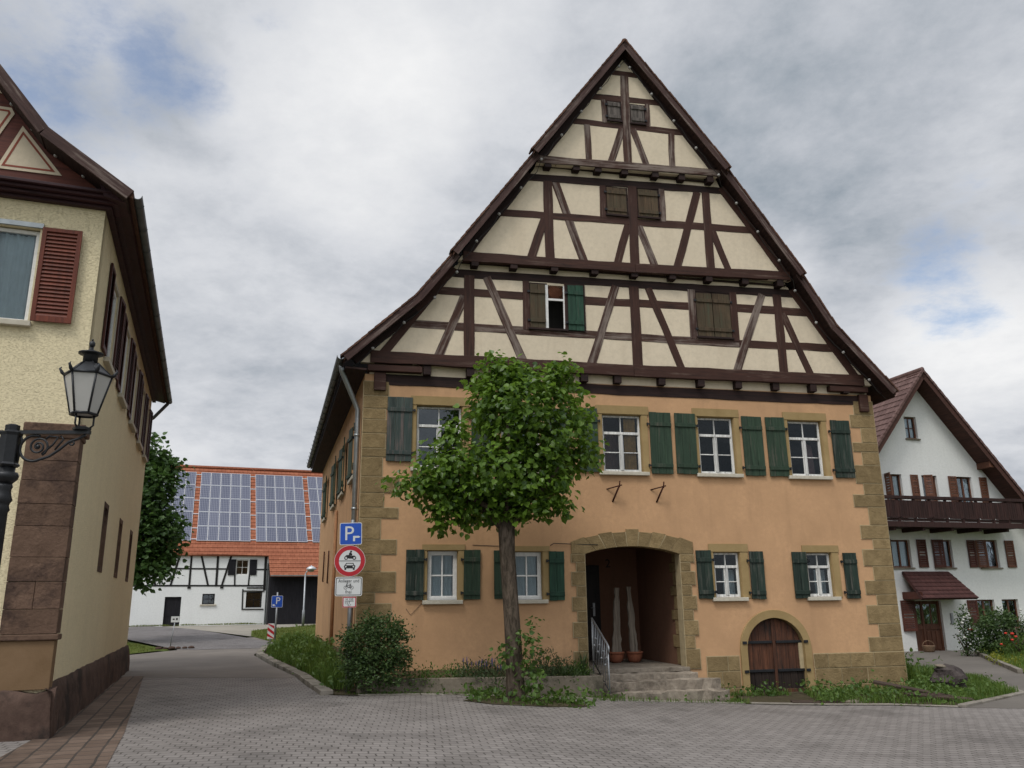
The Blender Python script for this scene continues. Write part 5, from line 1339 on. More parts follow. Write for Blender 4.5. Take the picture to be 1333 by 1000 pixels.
for (x, w, r) in ((0.05, 0.34, 0), (1.66, 0.46, 0), (2.42, 0.46, -20), (4.22, 0.40, 0), (4.66, 0.42, -25), (6.22, 0.46, 0)):
    panel_shutter(wh, x, 2.86, w, 1.12, 'brown_dark' if x < 4.5 else 'brown_wood', R(r))
panel_shutter(wh, 3.78, 0.56, 0.50, 1.0, 'brown_dark')
panel_shutter(wh, 0.50, 0.40, 0.58, 1.18, 'brown_dark', R(-14), -0.02)
# door
dd = MB().box(DO['c'] - 0.70, DO['c'] + 0.70, 0.14, 0.19, -0.45, 1.54)
dd.box(DO['c'] - 0.70, DO['c'] - 0.62, 0.10, 0.139, -0.45, 1.54); dd.box(DO['c'] + 0.62, DO['c'] + 0.70, 0.10, 0.139, -0.45, 1.54); dd.box(DO['c'] - 0.22, DO['c'] - 0.14, 0.10, 0.139, -0.45, 1.54)
dd.box(DO['c'] - 0.62, DO['c'] - 0.22, 0.105, 0.139, 0.45, 0.58); dd.box(DO['c'] - 0.14, DO['c'] + 0.62, 0.105, 0.139, 0.45, 0.58)
for k in range(3): dd.box(DO['c'] - 0.06 + k * 0.22, DO['c'] + 0.10 + k * 0.22, 0.115, 0.139, -0.32, 0.38)
wd = dd.build('front_door', M['brown_wood'], wh, bevel=0.006)
for (a, b) in ((-0.58, -0.26), (-0.08, 0.22), (0.30, 0.56)): MB().box(DO['c'] + a, DO['c'] + b, 0.13, 0.138, 0.66, 1.42).build('pane', M['glass_dull'], wd)
MB().box(2.86, 2.98, -0.05, 0.0, 0.62, 1.06).box(2.88, 2.96, -0.06, -0.051, 0.78, 0.98).build('letter_box', M['steel'], wh, bevel=0.006)
# canopy over the door
cp = tile_plane('door_canopy', [(-1.25, 0), (1.45, 0), (1.20, 1.50), (-1.08, 1.50)], M['tile_canopy'], wh, (1.85, -1.12, 1.66), (R(44), 0, 0), course=0.22)
for x in (0.85, 2.85):
    MB().prism([(-0.04, 0), (0.04, 0), (0.04, 0.08), (-0.04, 0.08)], -1.0, 0.0).build('canopy_bracket', M['brown_dark'], wh, (x, 0, 1.60))
MB().box(0.70, 3.2, -1.08, 0.0, 1.60, 1.63).box(0.66, 0.70, -1.05, 0.0, 1.63, 1.9).build('canopy_boards', M['brown_dark'], wh)
# balcony
bx0, bx1 = -0.85, 6.15
bal = MB().box(bx0, bx1, -1.2, 0.0, 4.40, 4.52).box(bx0, bx1, -1.26, -1.2, 4.36, 4.58)
for x in (-0.3, 1.1, 2.5, 3.9, 5.3): bal.box(x - 0.07, x + 0.07, -1.15, 0.0, 4.24, 4.40)
bo = bal.build('balcony_floor', M['balcony_wood'], wh, bevel=0.01)
rl = MB().box(bx0 - 0.05, bx1 + 0.4, -1.30, -1.10, 5.46, 5.58).box(bx0, bx1, -1.23, -1.17, 4.60, 4.70).box(bx0, bx0 + 0.06, -1.1, 0, 5.46, 5.56).box(bx1 - 0.06, bx1, -1.1, 0, 5.46, 5.56)
for k in range(10):
    x = bx0 + (bx1 - bx0) * k / 9; rl.box(x - 0.05, x + 0.05, -1.24, -1.16, 4.58, 5.46)
rl.build('balcony_rail', M['balcony_wood'], bo, bevel=0.008)
bp = MB(); n = 62
for k in range(n):
    a = bx0 + (bx1 - bx0) * k / n; bp.box(a + 0.006, a + (bx1 - bx0) / n - 0.006, -1.262 - 0.004 * (k % 2), -1.242, 4.74, 5.40)
for k in range(9):
    x = bx0 + (bx1 - bx0) * (k + 0.5) / 9; bp.box(x - 0.33, x + 0.33, -1.285, -1.27, 4.70, 4.76)
for x in (bx0, bx1 - 0.03): bp.box(x, x + 0.03, -1.16, -0.02, 4.66, 5.42)
bp.build('balcony_boards', M['balcony_wood'], bo)
# roof
ov = 0.75
Lr = math.hypot(WR + 0.7 - AP, (WR + 0.7 - AP) * (ZA - ZE) / (WR - AP)); ar = math.atan2(ZA - ZE, WR - AP)
Ll = math.hypot(AP - WL + 0.7, (AP - WL + 0.7) * slope_l); al = math.atan2(ZA - ZE, AP - WL)
zr_ = ZA + 0.20
# right slope: local x runs towards the camera (-y), local y up the slope (towards -x)
def slope_mat(xaxis, yaxis, origin):
    xa = Vector(xaxis).normalized(); ya = Vector(yaxis).normalized(); za = xa.cross(ya)
    m = Matrix((xa, ya, za)).transposed().to_4x4(); m.translation = Vector(origin); return m
rr = tile_plane('roof', [(0, 0), (11.4 + ov, 0), (11.4 + ov, Lr), (0, Lr)], M['tile_red'], wh, None, None, 0.34, 0.03, 0.16)
MR = slope_mat((0, 1, 0), (-math.cos(ar), 0, math.sin(ar)), (AP + Lr * math.cos(ar), -ov, zr_ - Lr * math.sin(ar)))
rl_ = tile_plane('roof', [(0, 0), (11.4 + ov, 0), (11.4 + ov, Ll), (0, Ll)], M['tile_red'], wh, None, None, 0.34, 0.03, 0.16)
ML = slope_mat((0, -1, 0), (math.cos(al), 0, math.sin(al)), (AP - Ll * math.cos(al), 11.4, zr_ - Ll * math.sin(al)))
MB().tube([(AP, -ov - 0.02, zr_ + 0.02), (AP, 11.4, zr_ + 0.02)], 0.11, 8).build('ridge_tiles', M['tile_red'], wh)
rr.matrix_local = MR; rl_.matrix_local = ML
for (sgn, a, L, rp_, mp_) in ((1, ar, Lr, rr, MR), (-1, al, Ll, rl_, ML)):
    # frame with x running down the slope; for the left slope its z points downwards, so k flips the heights
    ta = slope_mat((sgn * math.cos(a), 0, -math.sin(a)), (0, 1, 0), (AP, 0, zr_)); k = sgn
    sf = MB().box(0.0, L - 0.05, -ov + 0.02, -0.002, min(-0.24 * k, -0.165 * k), max(-0.24 * k, -0.165 * k))
    o = sf.build('eave_soffit', M['eave_wood'], rp_); o.matrix_local = mp_.inverted() @ ta
    bb = MB().box(0.0, L, -ov - 0.02, -ov + 0.015, min(-0.26 * k, -0.02 * k), max(-0.26 * k, -0.02 * k))
    o = bb.build('bargeboard', M['eave_wood'], rp_); o.matrix_local = mp_.inverted() @ ta
    vt = MB(); n = int(L / 0.22)
    for i in range(n):
        x = L * (i + 0.5) / n
        vt.box(x - 0.12, x + 0.12, -ov - 0.07, -ov + 0.05, min(-0.06 * k, (0.03 + 0.01 * (i % 2)) * k), max(-0.06 * k, (0.03 + 0.01 * (i % 2)) * k))
    o = vt.build('verge_tiles', M['tile_red'], rp_); o.matrix_local = mp_.inverted() @ ta
pur = MB().box(-0.14, 0.14, -ov + 0.05, 0.25, -0.13, 0.13).build('purlin_end', M['brown_wood'], wh, (5.55, 0, zroof(5.55) - 0.16), bevel=0.02)
MB().prism([(5.95, 5.55), (7.6, 5.55), (7.6, 4.9)], -1.2, -1.17).build('balcony_side_board', M['balcony_wood'], wh)

# ------------------------------------------------------------------ farmhouse with solar roof at the end of the alley
fh = thing('farmhouse', 'white half-timbered farm building with orange tiled roof covered in solar panels', 'farm building', (-16, 55, 0), R(21))
FL = -13.0
FWIN = [dict(c=-3.46, z=1.86, w=0.74, h=0.64), dict(c=-0.72, z=1.62, w=0.98, h=0.98), dict(c=-1.56, z=3.66, w=0.78, h=0.96)]
fd = [(-6.0, 0.2), (-6.0, 2.33), (-5.05, 2.33), (-5.05, 0.2)]
fw = MB(); fw.prism([(FL, 0.2), (-6.0, 0.2), (-6.0, 2.33), (-5.05, 2.33), (-5.05, 0.2), (0.12, 0.2), (0.12, 4.98), (FL, 4.98)], 0, 0.4, 0, [rect(w) for w in FWIN])
fw.box(FL, FL + 0.4, 0.402, 12, 0.2, 4.98); fw.box(-0.28, 0.12, 0.402, 12, 0.2, 4.98); fw.box(FL, 8.2, 11.6, 11.99, 0.2, 4.98)
fw.build('wall', M['white_farm'], fh)
MB().box(FL + 0.4, -0.3, 0.62, 0.66, 0.2, 4.9).build('dark_back_panel', M['room'], fh)  # near-black sheet added close behind the farm windows to blacken them
MB().box(-5.99, -5.06, 0.12, 0.17, 0.2, 2.32).box(-5.99, -5.06, 0.10, 0.119, 1.18, 1.26).build('stable_door', M['black_board'], fh)
for i, w in enumerate(FWIN):
    make_window(fh, w['c'], w['z'] + 0.003, w['w'] - 0.01, w['h'] - 0.01, 'four', y=0.12, frame='white_worn' if i == 2 else 'black_board', sill=i == 0, glass='glass_dull', sillw=0.12)
for x in (-2.42, -1.13): MB().box(x, x + 0.46, -0.05, -0.012, 3.64, 4.63).box(x + 0.04, x + 0.42, -0.065, -0.051, 3.80, 3.88).box(x + 0.04, x + 0.42, -0.065, -0.051, 4.38, 4.46).build('shutter', M['black_board'], fh)
bn = [0]
def beam(x0, z0, x1, z1, w=0.12):
    bn[0] += 1
    d = Vector((x1 - x0, 0, z1 - z0)); L = d.length; a = math.atan2(d.z, d.x)
    MB().box(-L / 2, L / 2, -0.012, 0.05, -w / 2, w / 2).build('beam', M['black_beam'], fh, ((x0 + x1) / 2, -0.006 - 0.0015 * bn[0], (z0 + z1) / 2), (0, -a, 0))
beam(-9.6, 3.02, -0.05, 2.98, 0.10); beam(-9.6, 4.05, -2.38, 4.03, 0.09); beam(-0.70, 4.0, 0.1, 4.0, 0.09); beam(FL, 4.90, 0.1, 4.88, 0.12)
beam(-5.35, 4.85, -5.75, 3.0); beam(-4.66, 4.85, -4.66, 2.92); beam(-4.08, 4.85, -3.55, 3.0); beam(-3.08, 4.85, -3.07, 2.95, 0.14); beam(-2.28, 4.85, -2.74, 2.96)
beam(-1.10, 3.64, -1.12, 2.96, 0.09); beam(-1.99, 3.64, -1.95, 2.96, 0.09); beam(-0.14, 4.85, -0.12, 2.7, 0.16); beam(-7.2, 4.85, -6.6, 3.0); beam(-8.4, 4.85, -8.4, 3.0)
beam(-1.44, 2.78, -1.40, 1.50, 0.08); beam(-1.48, 2.66, -0.1, 2.64, 0.07); beam(-1.44, 1.54, -0.1, 1.52, 0.07); beam(-1.2, 2.85, -0.1, 2.85, 0.07)
for x in (-4.66, -2.72): MB().box(x - 0.1, x + 0.1, -0.05, 0.0, 2.82, 2.93).build('beam_end', M['black_beam'], fh)
# dark boarded barn bay at the right
MB().box(0.125, 8.2, -0.9, -0.85, 0.2, 4.0).box(0.125, 0.17, -0.849, 0.0, 0.2, 4.0).build('barn_boarding', M['black_board'], fh)
MB().box(-0.02, 0.06, -0.10, -0.02, 0.4, 4.4).build('downpipe', M['zinc_dark'], fh)
# roof: eave line through (y=-0.4, z=4.75), 46 degrees
sl_len = 9.2; pit = math.atan2(11.5 - 4.75, 6.4)
fr_ = tile_plane('roof', [(FL - 0.6, 0.2), (0.0, 0.2), (0.08, -1.62), (8.6, -1.62), (8.6, 9.08), (FL - 0.6, 9.08)], M['tile_orange'], fh, (0, -0.4, 4.75), (pit, 0, 0), 0.36, 0.035, 0.12)
tile_plane('roof', [(-8.6, 0), (-(FL - 0.6), 0), (-(FL - 0.6), 9.0), (-8.6, 9.0)], M['tile_orange'], fh, (0, 12.55, 4.75), (pit, 0, math.pi), 0.36, 0.03, 0.12)
MB().tube([(FL - 0.6, -0.4 + 9.08 * math.cos(pit), 4.80 + 9.08 * math.sin(pit)), (8.6, -0.4 + 9.08 * math.cos(pit), 4.80 + 9.08 * math.sin(pit))], 0.12, 8).build('ridge_tiles', M['tile_orange'], fr_.parent)
MB().box(0.09, 8.6, -1.60, -1.50, 3.53, 3.60).build('gutter', M['zinc'], fh)
def panel_mat():
    t = NT('solar_cells'); v = t.coord(rnd=False)
    sp_ = t.new('ShaderNodeSeparateXYZ'); t.link(v, sp_.inputs[0])
    fx = t.math('PINGPONG', sp_.outputs[0], 0.055); 
    lx = t.math('LESS_THAN', fx, 0.009)
    fy = t.math('PINGPONG', sp_.outputs[1], 0.11); ly = t.math('LESS_THAN', fy, 0.006)
    oi = t.new('ShaderNodeObjectInfo')
    base = t.mix(oi.outputs['Random'], (0.036, 0.042, 0.080), (0.070, 0.076, 0.120))
    col = t.mix(t.math('MAXIMUM', lx, ly), base, (0.22, 0.23, 0.27))
    return t.done(col, 0.22, spec=0.5)
M['panel'] = panel_mat(); M['panel_frame'] = plain('aluminium_frame', (0.55, 0.56, 0.58), 0.4, 0.4, 0.5, 0.05)
pw_, ph_ = 0.666, 1.414
proto_p = None
for gx in (-4.47 - 3.65 * 1, -4.47, -0.80, 2.85):
    for r_ in range(5):
        for c_ in range(5):
            x = gx + pw_ * (c_ + 0.5); y = 1.38 + ph_ * (r_ + 0.5)
            if proto_p is None:
                fr0 = MB(); a, b = pw_ / 2 - 0.012, ph_ / 2 - 0.012
                fr0.box(-a, a, -b, -b + 0.022, 0.0, 0.045); fr0.box(-a, a, b - 0.022, b, 0.0, 0.045); fr0.box(-a, -a + 0.022, -b + 0.022, b - 0.022, 0, 0.045); fr0.box(a - 0.022, a, -b + 0.022, b - 0.022, 0, 0.045)
                proto_p = fr0.build('solar_panel', M['panel_frame'], fr_, (x, y, 0.06))
                MB().box(-a + 0.022, a - 0.022, -b + 0.022, b - 0.022, 0.01, 0.035).build('cells', M['panel'], proto_p)
            else:
                c = copy_tree(proto_p, fr_); c.location = (x, y, 0.06)
MB().box(-8.3, 6.4, 1.55, 1.6, 0.03, 0.06).box(-8.3, 6.4, 2.6, 2.65, 0.03, 0.06).box(-8.3, 6.4, 4.0, 4.05, 0.03, 0.06).box(-8.3, 6.4, 5.4, 5.45, 0.03, 0.06).box(-8.3, 6.4, 6.8, 6.85, 0.03, 0.06).box(-8.3, 6.4, 8.2, 8.25, 0.03, 0.06).build('mounting_rails', M['panel_frame'], fr_)

# ------------------------------------------------------------------ small things in the alley
pk = thing('parking_sign', 'small blue parking sign on a thin pole standing at the lawn edge before the barn', 'traffic sign', (-9.15, 33.0, g(-9.15, 33)), R(16))
MB().tube([(0, 0.03, -0.1), (0, 0.03, 2.05)], 0.032, 8).build('pole', M['steel'], pk)
o = MB().prism(rrect(0.42, 0.44, 0.035), -0.004, 0.0).build('sign_plate', M['sign_white'], pk, (0, 0, 1.70))
MB().prism(rrect(0.395, 0.415, 0.028), -0.006, -0.0042).build('sign_face', M['sign_blue'], o)
text_mesh('letter', 'P', 0.36, M['sign_white'], o, (0.03, -0.008, -0.09), (R(90), 0, 0), 0.001)
MB().prism([(-0.045, -0.15), (-0.085, -0.15), (-0.085, -0.1), (-0.16, -0.1), (-0.16, -0.15 - 0.02), (-0.045, -0.17)], -0.008, -0.0062).build('corner_mark', M['sign_white'], o)
be = thing('marker_board', 'low red and white striped marker board at the foot of the blue parking sign', 'marker board', (-9.27, 32.8, g(-9.27, 32.8)), R(16))
MB().tube([(0, 0.02, -0.1), (0, 0.02, 0.75)], 0.025, 8).build('pole', M['steel'], be)
o = MB().prism(rrect(0.24, 0.56, 0.01), -0.012, 0.0).build('board', M['sign_white'], be, (0, 0, 0.62))
rsn = MB()
for k in range(3):
    z = -0.28 + 0.22 * k
    rsn.prism([(-0.12, z + 0.10), (0.12, max(-0.28, z - 0.08)), (0.12, z + 0.03), (-0.12, min(0.28, z + 0.21))], -0.014 - 0.0004 * k, -0.0122)
rsn.build('red_stripes', M['sign_red'], o)
al_ = thing('park_lamp', 'slender pale grey lamp post with mushroom head before the dark barn doors', 'street lamp', (-11.8, 48.0, g(-11.8, 48)), 0)
MB().lathe([(0.075, -0.1), (0.075, 0.9), (0.05, 0.95), (0.045, 2.9)], n=12).build('pole', M['steel'], al_)
MB().tube([(0, 0, 2.85), (0.06, 0, 3.0), (0.20, 0, 3.12)], 0.035, 8).lathe([(0.05, 3.1), (0.28, 3.12), (0.27, 3.2), (0.12, 3.30), (0.03, 3.32), (0.02, 3.36)], (0.32, 0, 0), n=16).build('lamp_head', M['panel_frame'], al_)
MB().ball((0.32, 0, 3.09), 0.17, 12, 0, (1, 1, 0.6)).build('lamp_glass', M['lamp_bulb'], al_)
ns = thing('notice_sign', 'small white notice on a thin leaning stake beside the left lawn', 'sign', (-13.15, 33.2, g(-13.15, 33.2)), R(14))
MB().tube([(-0.06, 0.02, -0.05), (0.05, 0.02, 1.05)], 0.016, 6).build('stake', M['steel'], ns)
o = MB().prism(rrect(0.30, 0.22, 0.01), -0.004, 0.0).build('sign_plate', M['sign_white'], ns, (0.05, 0, 1.08))
MB().box(-0.09, -0.02, -0.006, -0.0042, -0.02, 0.03).box(0.03, 0.09, -0.006, -0.0042, -0.03, 0.05).build('notice_print', M['sign_black'], o)
for i in range(6):
    rnd = random.Random(i); x, y = -13.45 + i * 0.22 , 32.75 + 0.07 * i
    o = MB().ball((0, 0, 0.04), 0.10 + rnd.uniform(-0.02, 0.03), 8, 0, (1.2, 0.8, 0.6)).build('edging_stone', M['rubble'], None, (x, y, g(x, y)))
    tag(o, 'dark rough edging stone below the white notice by the left lawn', 'stone', 'dark edging stones below the notice')
# ------------------------------------------------------------------ vegetation
M['leaf_lime'] = leaf_mat('linden_leaves', (0.024, 0.060, 0.009), (0.155, 0.260, 0.030), 0.42, 0.38)
M['leaf_dark'] = leaf_mat('dark_tree_leaves', (0.022, 0.055, 0.013), (0.075, 0.14, 0.030), 0.3)
M['leaf_bush'] = leaf_mat('privet_leaves', (0.018, 0.042, 0.012), (0.085, 0.140, 0.038), 0.28)
M['leaf_weed'] = leaf_mat('weed_leaves', (0.040, 0.085, 0.016), (0.11, 0.18, 0.035), 0.35)
M['leaf_herb'] = leaf_mat('herb_leaves', (0.035, 0.060, 0.022), (0.085, 0.12, 0.045), 0.25)
M['leaf_yellow'] = leaf_mat('yellow_green_leaves', (0.12, 0.16, 0.02), (0.26, 0.26, 0.03), 0.35)
M['grass'] = leaf_mat('grass_blades', (0.050, 0.105, 0.014), (0.115, 0.175, 0.03), 0.35, 0.6)
M['grass_dry'] = leaf_mat('lawn_blades', (0.08, 0.12, 0.018), (0.15, 0.165, 0.038), 0.35, 0.6)
M['petal_red'] = plain('red_petals', (0.48, 0.035, 0.02), 0.6, var=0.2)
M['petal_white'] = plain('white_petals', (0.6, 0.6, 0.55), 0.6, var=0.1)
M['petal_violet'] = plain('violet_petals', (0.10, 0.075, 0.17), 0.7, var=0.2)
def bark(name, c1, c2):
    t = NT(name); v = t.coord((1, 1, 0.28), rnd=False); n = t.noise(v, 16, 6, 0.7, 0.6); n2 = t.noise(t.coord(rnd=False), 3, 4, 0.6)
    col = t.mix(t.ramp(n, [(0.36, (0, 0, 0)), (0.62, (1, 1, 1))]), c1, c2)
    col = t.mix(t.math('MULTIPLY', n2, 0.35), col, (0.09, 0.085, 0.055))
    t.bump(n, 1.0, 0.03); return t.done(col, 0.95, spec=0.1)
M['bark'] = bark('rough_bark', (0.022, 0.015, 0.011), (0.125, 0.093, 0.072))

LEAF = [(0, 0, 0), (-0.40, 0.16, 0.10), (-0.46, 0.50, 0.12), (0, 1.05, -0.06), (0.46, 0.50, 0.12), (0.40, 0.16, 0.10)]
def leaf_cloud(name, mat, parent, lobes, n_sprigs, per, size, rnd, spread=0.9, droop=0.55, inner=0.2, slim=1.0, hf=None):
    """leaf sprigs spread through ellipsoids (cx, cy, cz, rx, ry, rz); every leaf a small folded face"""
    vs, fs = [], []
    vol = [l[3] * l[4] + l[4] * l[5] + l[3] * l[5] for l in lobes]; tot = sum(vol)
    for l, vo in zip(lobes, vol):
        k = int(n_sprigs * vo / tot)
        for _ in range(k):
            d = Vector((rnd.gauss(0, 1), rnd.gauss(0, 1), rnd.gauss(0, 1))).normalized()
            rr = (rnd.uniform(0.25, 0.8) if rnd.random() < inner else rnd.uniform(0.78, 1.08))
            rr *= 0.84 + 0.48 * noise.noise((d.x * 2.3 + l[0] * 3, d.y * 2.3 + l[1], d.z * 2.3 + l[2] * 2))+0.06
            c = Vector((l[0] + d.x * l[3] * rr, l[1] + d.y * l[4] * rr, l[2] + d.z * l[5] * rr))
            if hf and c.z < hf(c.x, c.y) + 0.02: c.z = hf(c.x, c.y) + 0.02 + rnd.random() * 0.06
            out = (d * 0.7 + Vector((0, 0, 0.35))).normalized()
            for _ in range(per):
                off = Vector((rnd.gauss(0, 1), rnd.gauss(0, 1), rnd.gauss(0, 0.8))) * size * spread
                p = c + off
                y = (out * 0.6 + Vector((rnd.gauss(0, 0.6), rnd.gauss(0, 0.6), rnd.gauss(0, 0.4) - droop))).normalized()
                nrm = (out + Vector((rnd.gauss(0, 0.45), rnd.gauss(0, 0.45), 0.45 + rnd.gauss(0, 0.3))))
                x = y.cross(nrm)
                if x.length < 1e-3: continue
                x.normalize(); z = x.cross(y)
                s = size * rnd.uniform(0.6, 1.25); b = len(vs)
                for (a, e, f) in LEAF: vs.append(p + x * (a * s * slim) + y * (e * s) + z * (f * s))
                fs += [(b, b + 1, b + 2, b + 3), (b, b + 3, b + 4, b + 5)]
    me = bpy.data.meshes.new(name); me.from_pydata([tuple(v) for v in vs], [], fs); me.materials.append(mat); me.update()
    o = bpy.data.objects.new(name, me); COL.objects.link(o); o.parent = parent
    return o
def blades(name, mat, parent, spots, rnd, h, w, curve=0.45):
    """spots = list of (x, y, z, scale)"""
    vs, fs = [], []
    for (x, y, z, s) in spots:
        a = rnd.uniform(0, 6.283); hh = h * s * rnd.uniform(0.55, 1.2); ww = w * rnd.uniform(0.7, 1.2); l = curve * hh * rnd.uniform(0.2, 1.2)
        dx, dy = math.cos(a), math.sin(a); px, py = -dy * ww / 2, dx * ww / 2; b = len(vs)
        vs += [(x - px, y - py, z), (x + px, y + py, z), (x + px * 0.8 + dx * l * 0.35, y + py * 0.8 + dy * l * 0.35, z + hh * 0.6), (x - px * 0.8 + dx * l * 0.35, y - py * 0.8 + dy * l * 0.35, z + hh * 0.6), (x + dx * l, y + dy * l, z + hh * (0.98 if l < hh * 0.3 else 0.88))]
        fs += [(b, b + 1, b + 2, b + 3), (b + 3, b + 2, b + 4)]
    me = bpy.data.meshes.new(name); me.from_pydata(vs, [], fs); me.materials.append(mat); me.update()
    o = bpy.data.objects.new(name, me); COL.objects.link(o)
    if parent is not None: o.parent = parent
    return o
def in_poly(x, y, poly):
    c = False; j = len(poly) - 1
    for i in range(len(poly)):
        if (poly[i][1] > y) != (poly[j][1] > y) and x < (poly[j][0] - poly[i][0]) * (y - poly[i][1]) / (poly[j][1] - poly[i][1]) + poly[i][0]: c = not c
        j = i
    return c
def scatter(poly, n, rnd, hf, dens=None):
    xs = [p[0] for p in poly]; ys = [p[1] for p in poly]; out = []
    tries = 0
    while len(out) < n and tries < n * 40:
        tries += 1
        x, y = rnd.uniform(min(xs), max(xs)), rnd.uniform(min(ys), max(ys))
        if not in_poly(x, y, poly): continue
        k = 0.65 + 0.6 * noise.noise((x * 0.9, y * 0.9, 4.0))
        if dens: k *= dens(x, y)
        if rnd.random() > k: continue
        out.append((x, y, hf(x, y), max(0.35, k)))
    return out

# the pollarded linden in front of the house
TY = 16.15
lt = thing('linden_tree', 'broad crowned linden tree with rough straight trunk standing in the paving before the half-timbered house', 'tree', (0.0, TY, g(0, TY)))
tk = MB(); gz_ = g(0, TY)
tk.tube([(0.02, 0, -0.1), (0.0, 0, 0.10), (-0.02, 0, 0.6), (-0.05, 0, 1.3), (-0.09, 0.01, 2.0), (-0.13, 0, 2.7), (-0.14, 0, 3.3)], [0.23, 0.18, 0.158, 0.148, 0.142, 0.146, 0.16], 20)
tb = random.Random(3)
for i, v in enumerate(tk.v):
    k = 1 + 0.10 * noise.noise((v[0] * 9, v[1] * 9, v[2] * 2.2)); tk.v[i] = (v[0] * k, v[1] * k, v[2])
for (x, y, z, r) in ((-1.2, -0.2, 4.0, 0.07), (0.6, 0.2, 4.6, 0.09), (-0.5, 0.3, 5.2, 0.09), (0.9, -0.3, 4.2, 0.06), (-1.7, 0.1, 4.1, 0.05), (-0.1, -0.4, 5.0, 0.08), (0.2, 0.5, 5.6, 0.06)):
    z -= gz_
    tk.tube([(-0.13, 0, 3.0), (-0.13 + (x + 0.13) * 0.30, y * 0.4, 3.5), (x * 0.75, y * 0.8, z - 0.35), (x, y, z)], [r * 1.1, r * 0.9, r * 0.6, r * 0.3], 8)
tko = tk.build('trunk', M['bark'], lt)
LB = [(0.35,5.27,1.10,1.05),(-0.22,5.60,0.66,0.72),(0.95,4.64,0.72,0.66),(-0.12,4.19,1.15,0.72),(-1.15,4.26,0.80,0.52),(-1.63,3.91,0.66,0.32),(-1.25,3.53,0.38,0.46),(0.32,3.62,0.70,0.36),(-0.15,6.07,0.48,0.33),(0.83,5.90,0.45,0.36),(-2.05,3.88,0.36,0.16),(-0.65,3.67,0.60,0.34),(0.71,3.95,0.40,0.33),(-0.15,3.40,0.50,0.30),(-0.62,3.42,0.42,0.26),(0.35,3.36,0.36,0.24),(-0.95,3.30,0.30,0.22),(1.45,4.55,0.26,0.24),(1.30,5.15,0.28,0.26),(-0.42,6.28,0.22,0.20),(1.0,6.22,0.26,0.20),(-1.05,4.92,0.30,0.24),(-1.32,3.22,0.26,0.22),(0.95,3.40,0.28,0.14),(0.15,6.15,0.25,0.2)]
lobes = []
rnd = random.Random(11)
for i, (x, z, a, b) in enumerate(LB):
    ry = min(1.1, 0.5 * (a + b) * 1.05)
    lobes.append((x, rnd.uniform(-0.35, 0.35) * (1.0 if a > 0.6 else 0.6), z - gz_, a, ry, b))
leaf_cloud('crown', M['leaf_lime'], lt, lobes, 1650, 6, 0.118, rnd, 0.95, 0.75, 0.24)
# shoots at the foot of the trunk
leaf_cloud('shoots', M['leaf_weed'], lt, [(0.25, -0.22, 0.95, 0.22, 0.18, 0.30), (-0.22, -0.25, 0.85, 0.20, 0.15, 0.14), (0.34, -0.15, 1.25, 0.12, 0.1, 0.22), (0.30, -0.2, 0.45, 0.25, 0.2, 0.25)], 75, 4, 0.085, random.Random(5), 1.1, 0.5, 0.4)
# dark tree beyond the yellow house
dt = thing('maple_tree', 'dense dark green tree rising behind the far end of the cream house', 'tree', (-15.9, 36.0, g(-15.9, 36)))
MB().tube([(-0.9, 0, -0.2), (-0.85, 0, 1.5), (-0.5, 0, 3.5), (-0.2, 0, 6.5)], [0.24, 0.2, 0.17, 0.07], 12).tube([(0, 0, 2.6), (0.5, 0.1, 3.6), (1.0, 0.1, 4.6)], [0.1, 0.07, 0.03], 8).tube([(0, 0, 2.8), (-0.6, 0.1, 3.9), (-1.2, 0.1, 5.2)], [0.1, 0.07, 0.03], 8).build('trunk', M['bark'], dt)
gd = g(-15.9, 36)
leaf_cloud('crown', M['leaf_dark'], dt, [(x + 15.9, dy, z - gd, a, a * 1.05, b) for (x, z, a, b, dy) in
    [(-15.97,8.14,0.85,0.95,0), (-15.47,6.64,1.0,1.0,-0.2), (-15.60,4.67,1.2,1.35,0.2), (-15.62,3.42,1.1,0.85,0), (-14.97,5.0,0.75,0.75,-0.3), (-16.60,6.22,1.5,2.3,0.3), (-15.2,7.5,0.5,0.5,0.1), (-16.6,4.3,1.4,1.6,0), (-14.95,3.8,0.6,0.6,-0.2)]], 1900, 5, 0.20, random.Random(21), 1.0, 0.3, 0.2)

# round evergreen bush at the house corner
bu = thing('evergreen_bush', 'dense round dark evergreen bush beside the traffic sign post', 'bush', (-2.72, 16.72, 0.0))
MB().tube([(0, 0, -0.1), (0.02, 0, 0.5), (0.1, 0, 1.0)], [0.05, 0.04, 0.015], 8).tube([(0, 0, 0.2), (-0.25, 0, 0.8)], [0.03, 0.01], 6).tube([(0, 0, 0.2), (0.3, -0.1, 0.8)], [0.03, 0.01], 6).build('stem', M['bark'], bu)
leaf_cloud('foliage', M['leaf_bush'], bu, [(0.02, 0, 0.78, 0.60, 0.52, 0.58), (-0.28, -0.05, 0.72, 0.40, 0.4, 0.50), (0.36, -0.05, 0.86, 0.34, 0.38, 0.42), (0.1, 0.0, 1.20, 0.38, 0.3, 0.22), (-0.5, -0.1, 1.05, 0.16, 0.15, 0.2), (0.45, -0.15, 1.2, 0.14, 0.14, 0.2), (-0.1, -0.1, 1.38, 0.12, 0.12, 0.16), (0.62, -0.1, 0.6, 0.14, 0.14, 0.2), (0.05, -0.1, 0.35, 0.58, 0.42, 0.24)], 1500, 6, 0.055, random.Random(31), 1.0, 0.1, 0.15, 0.7)
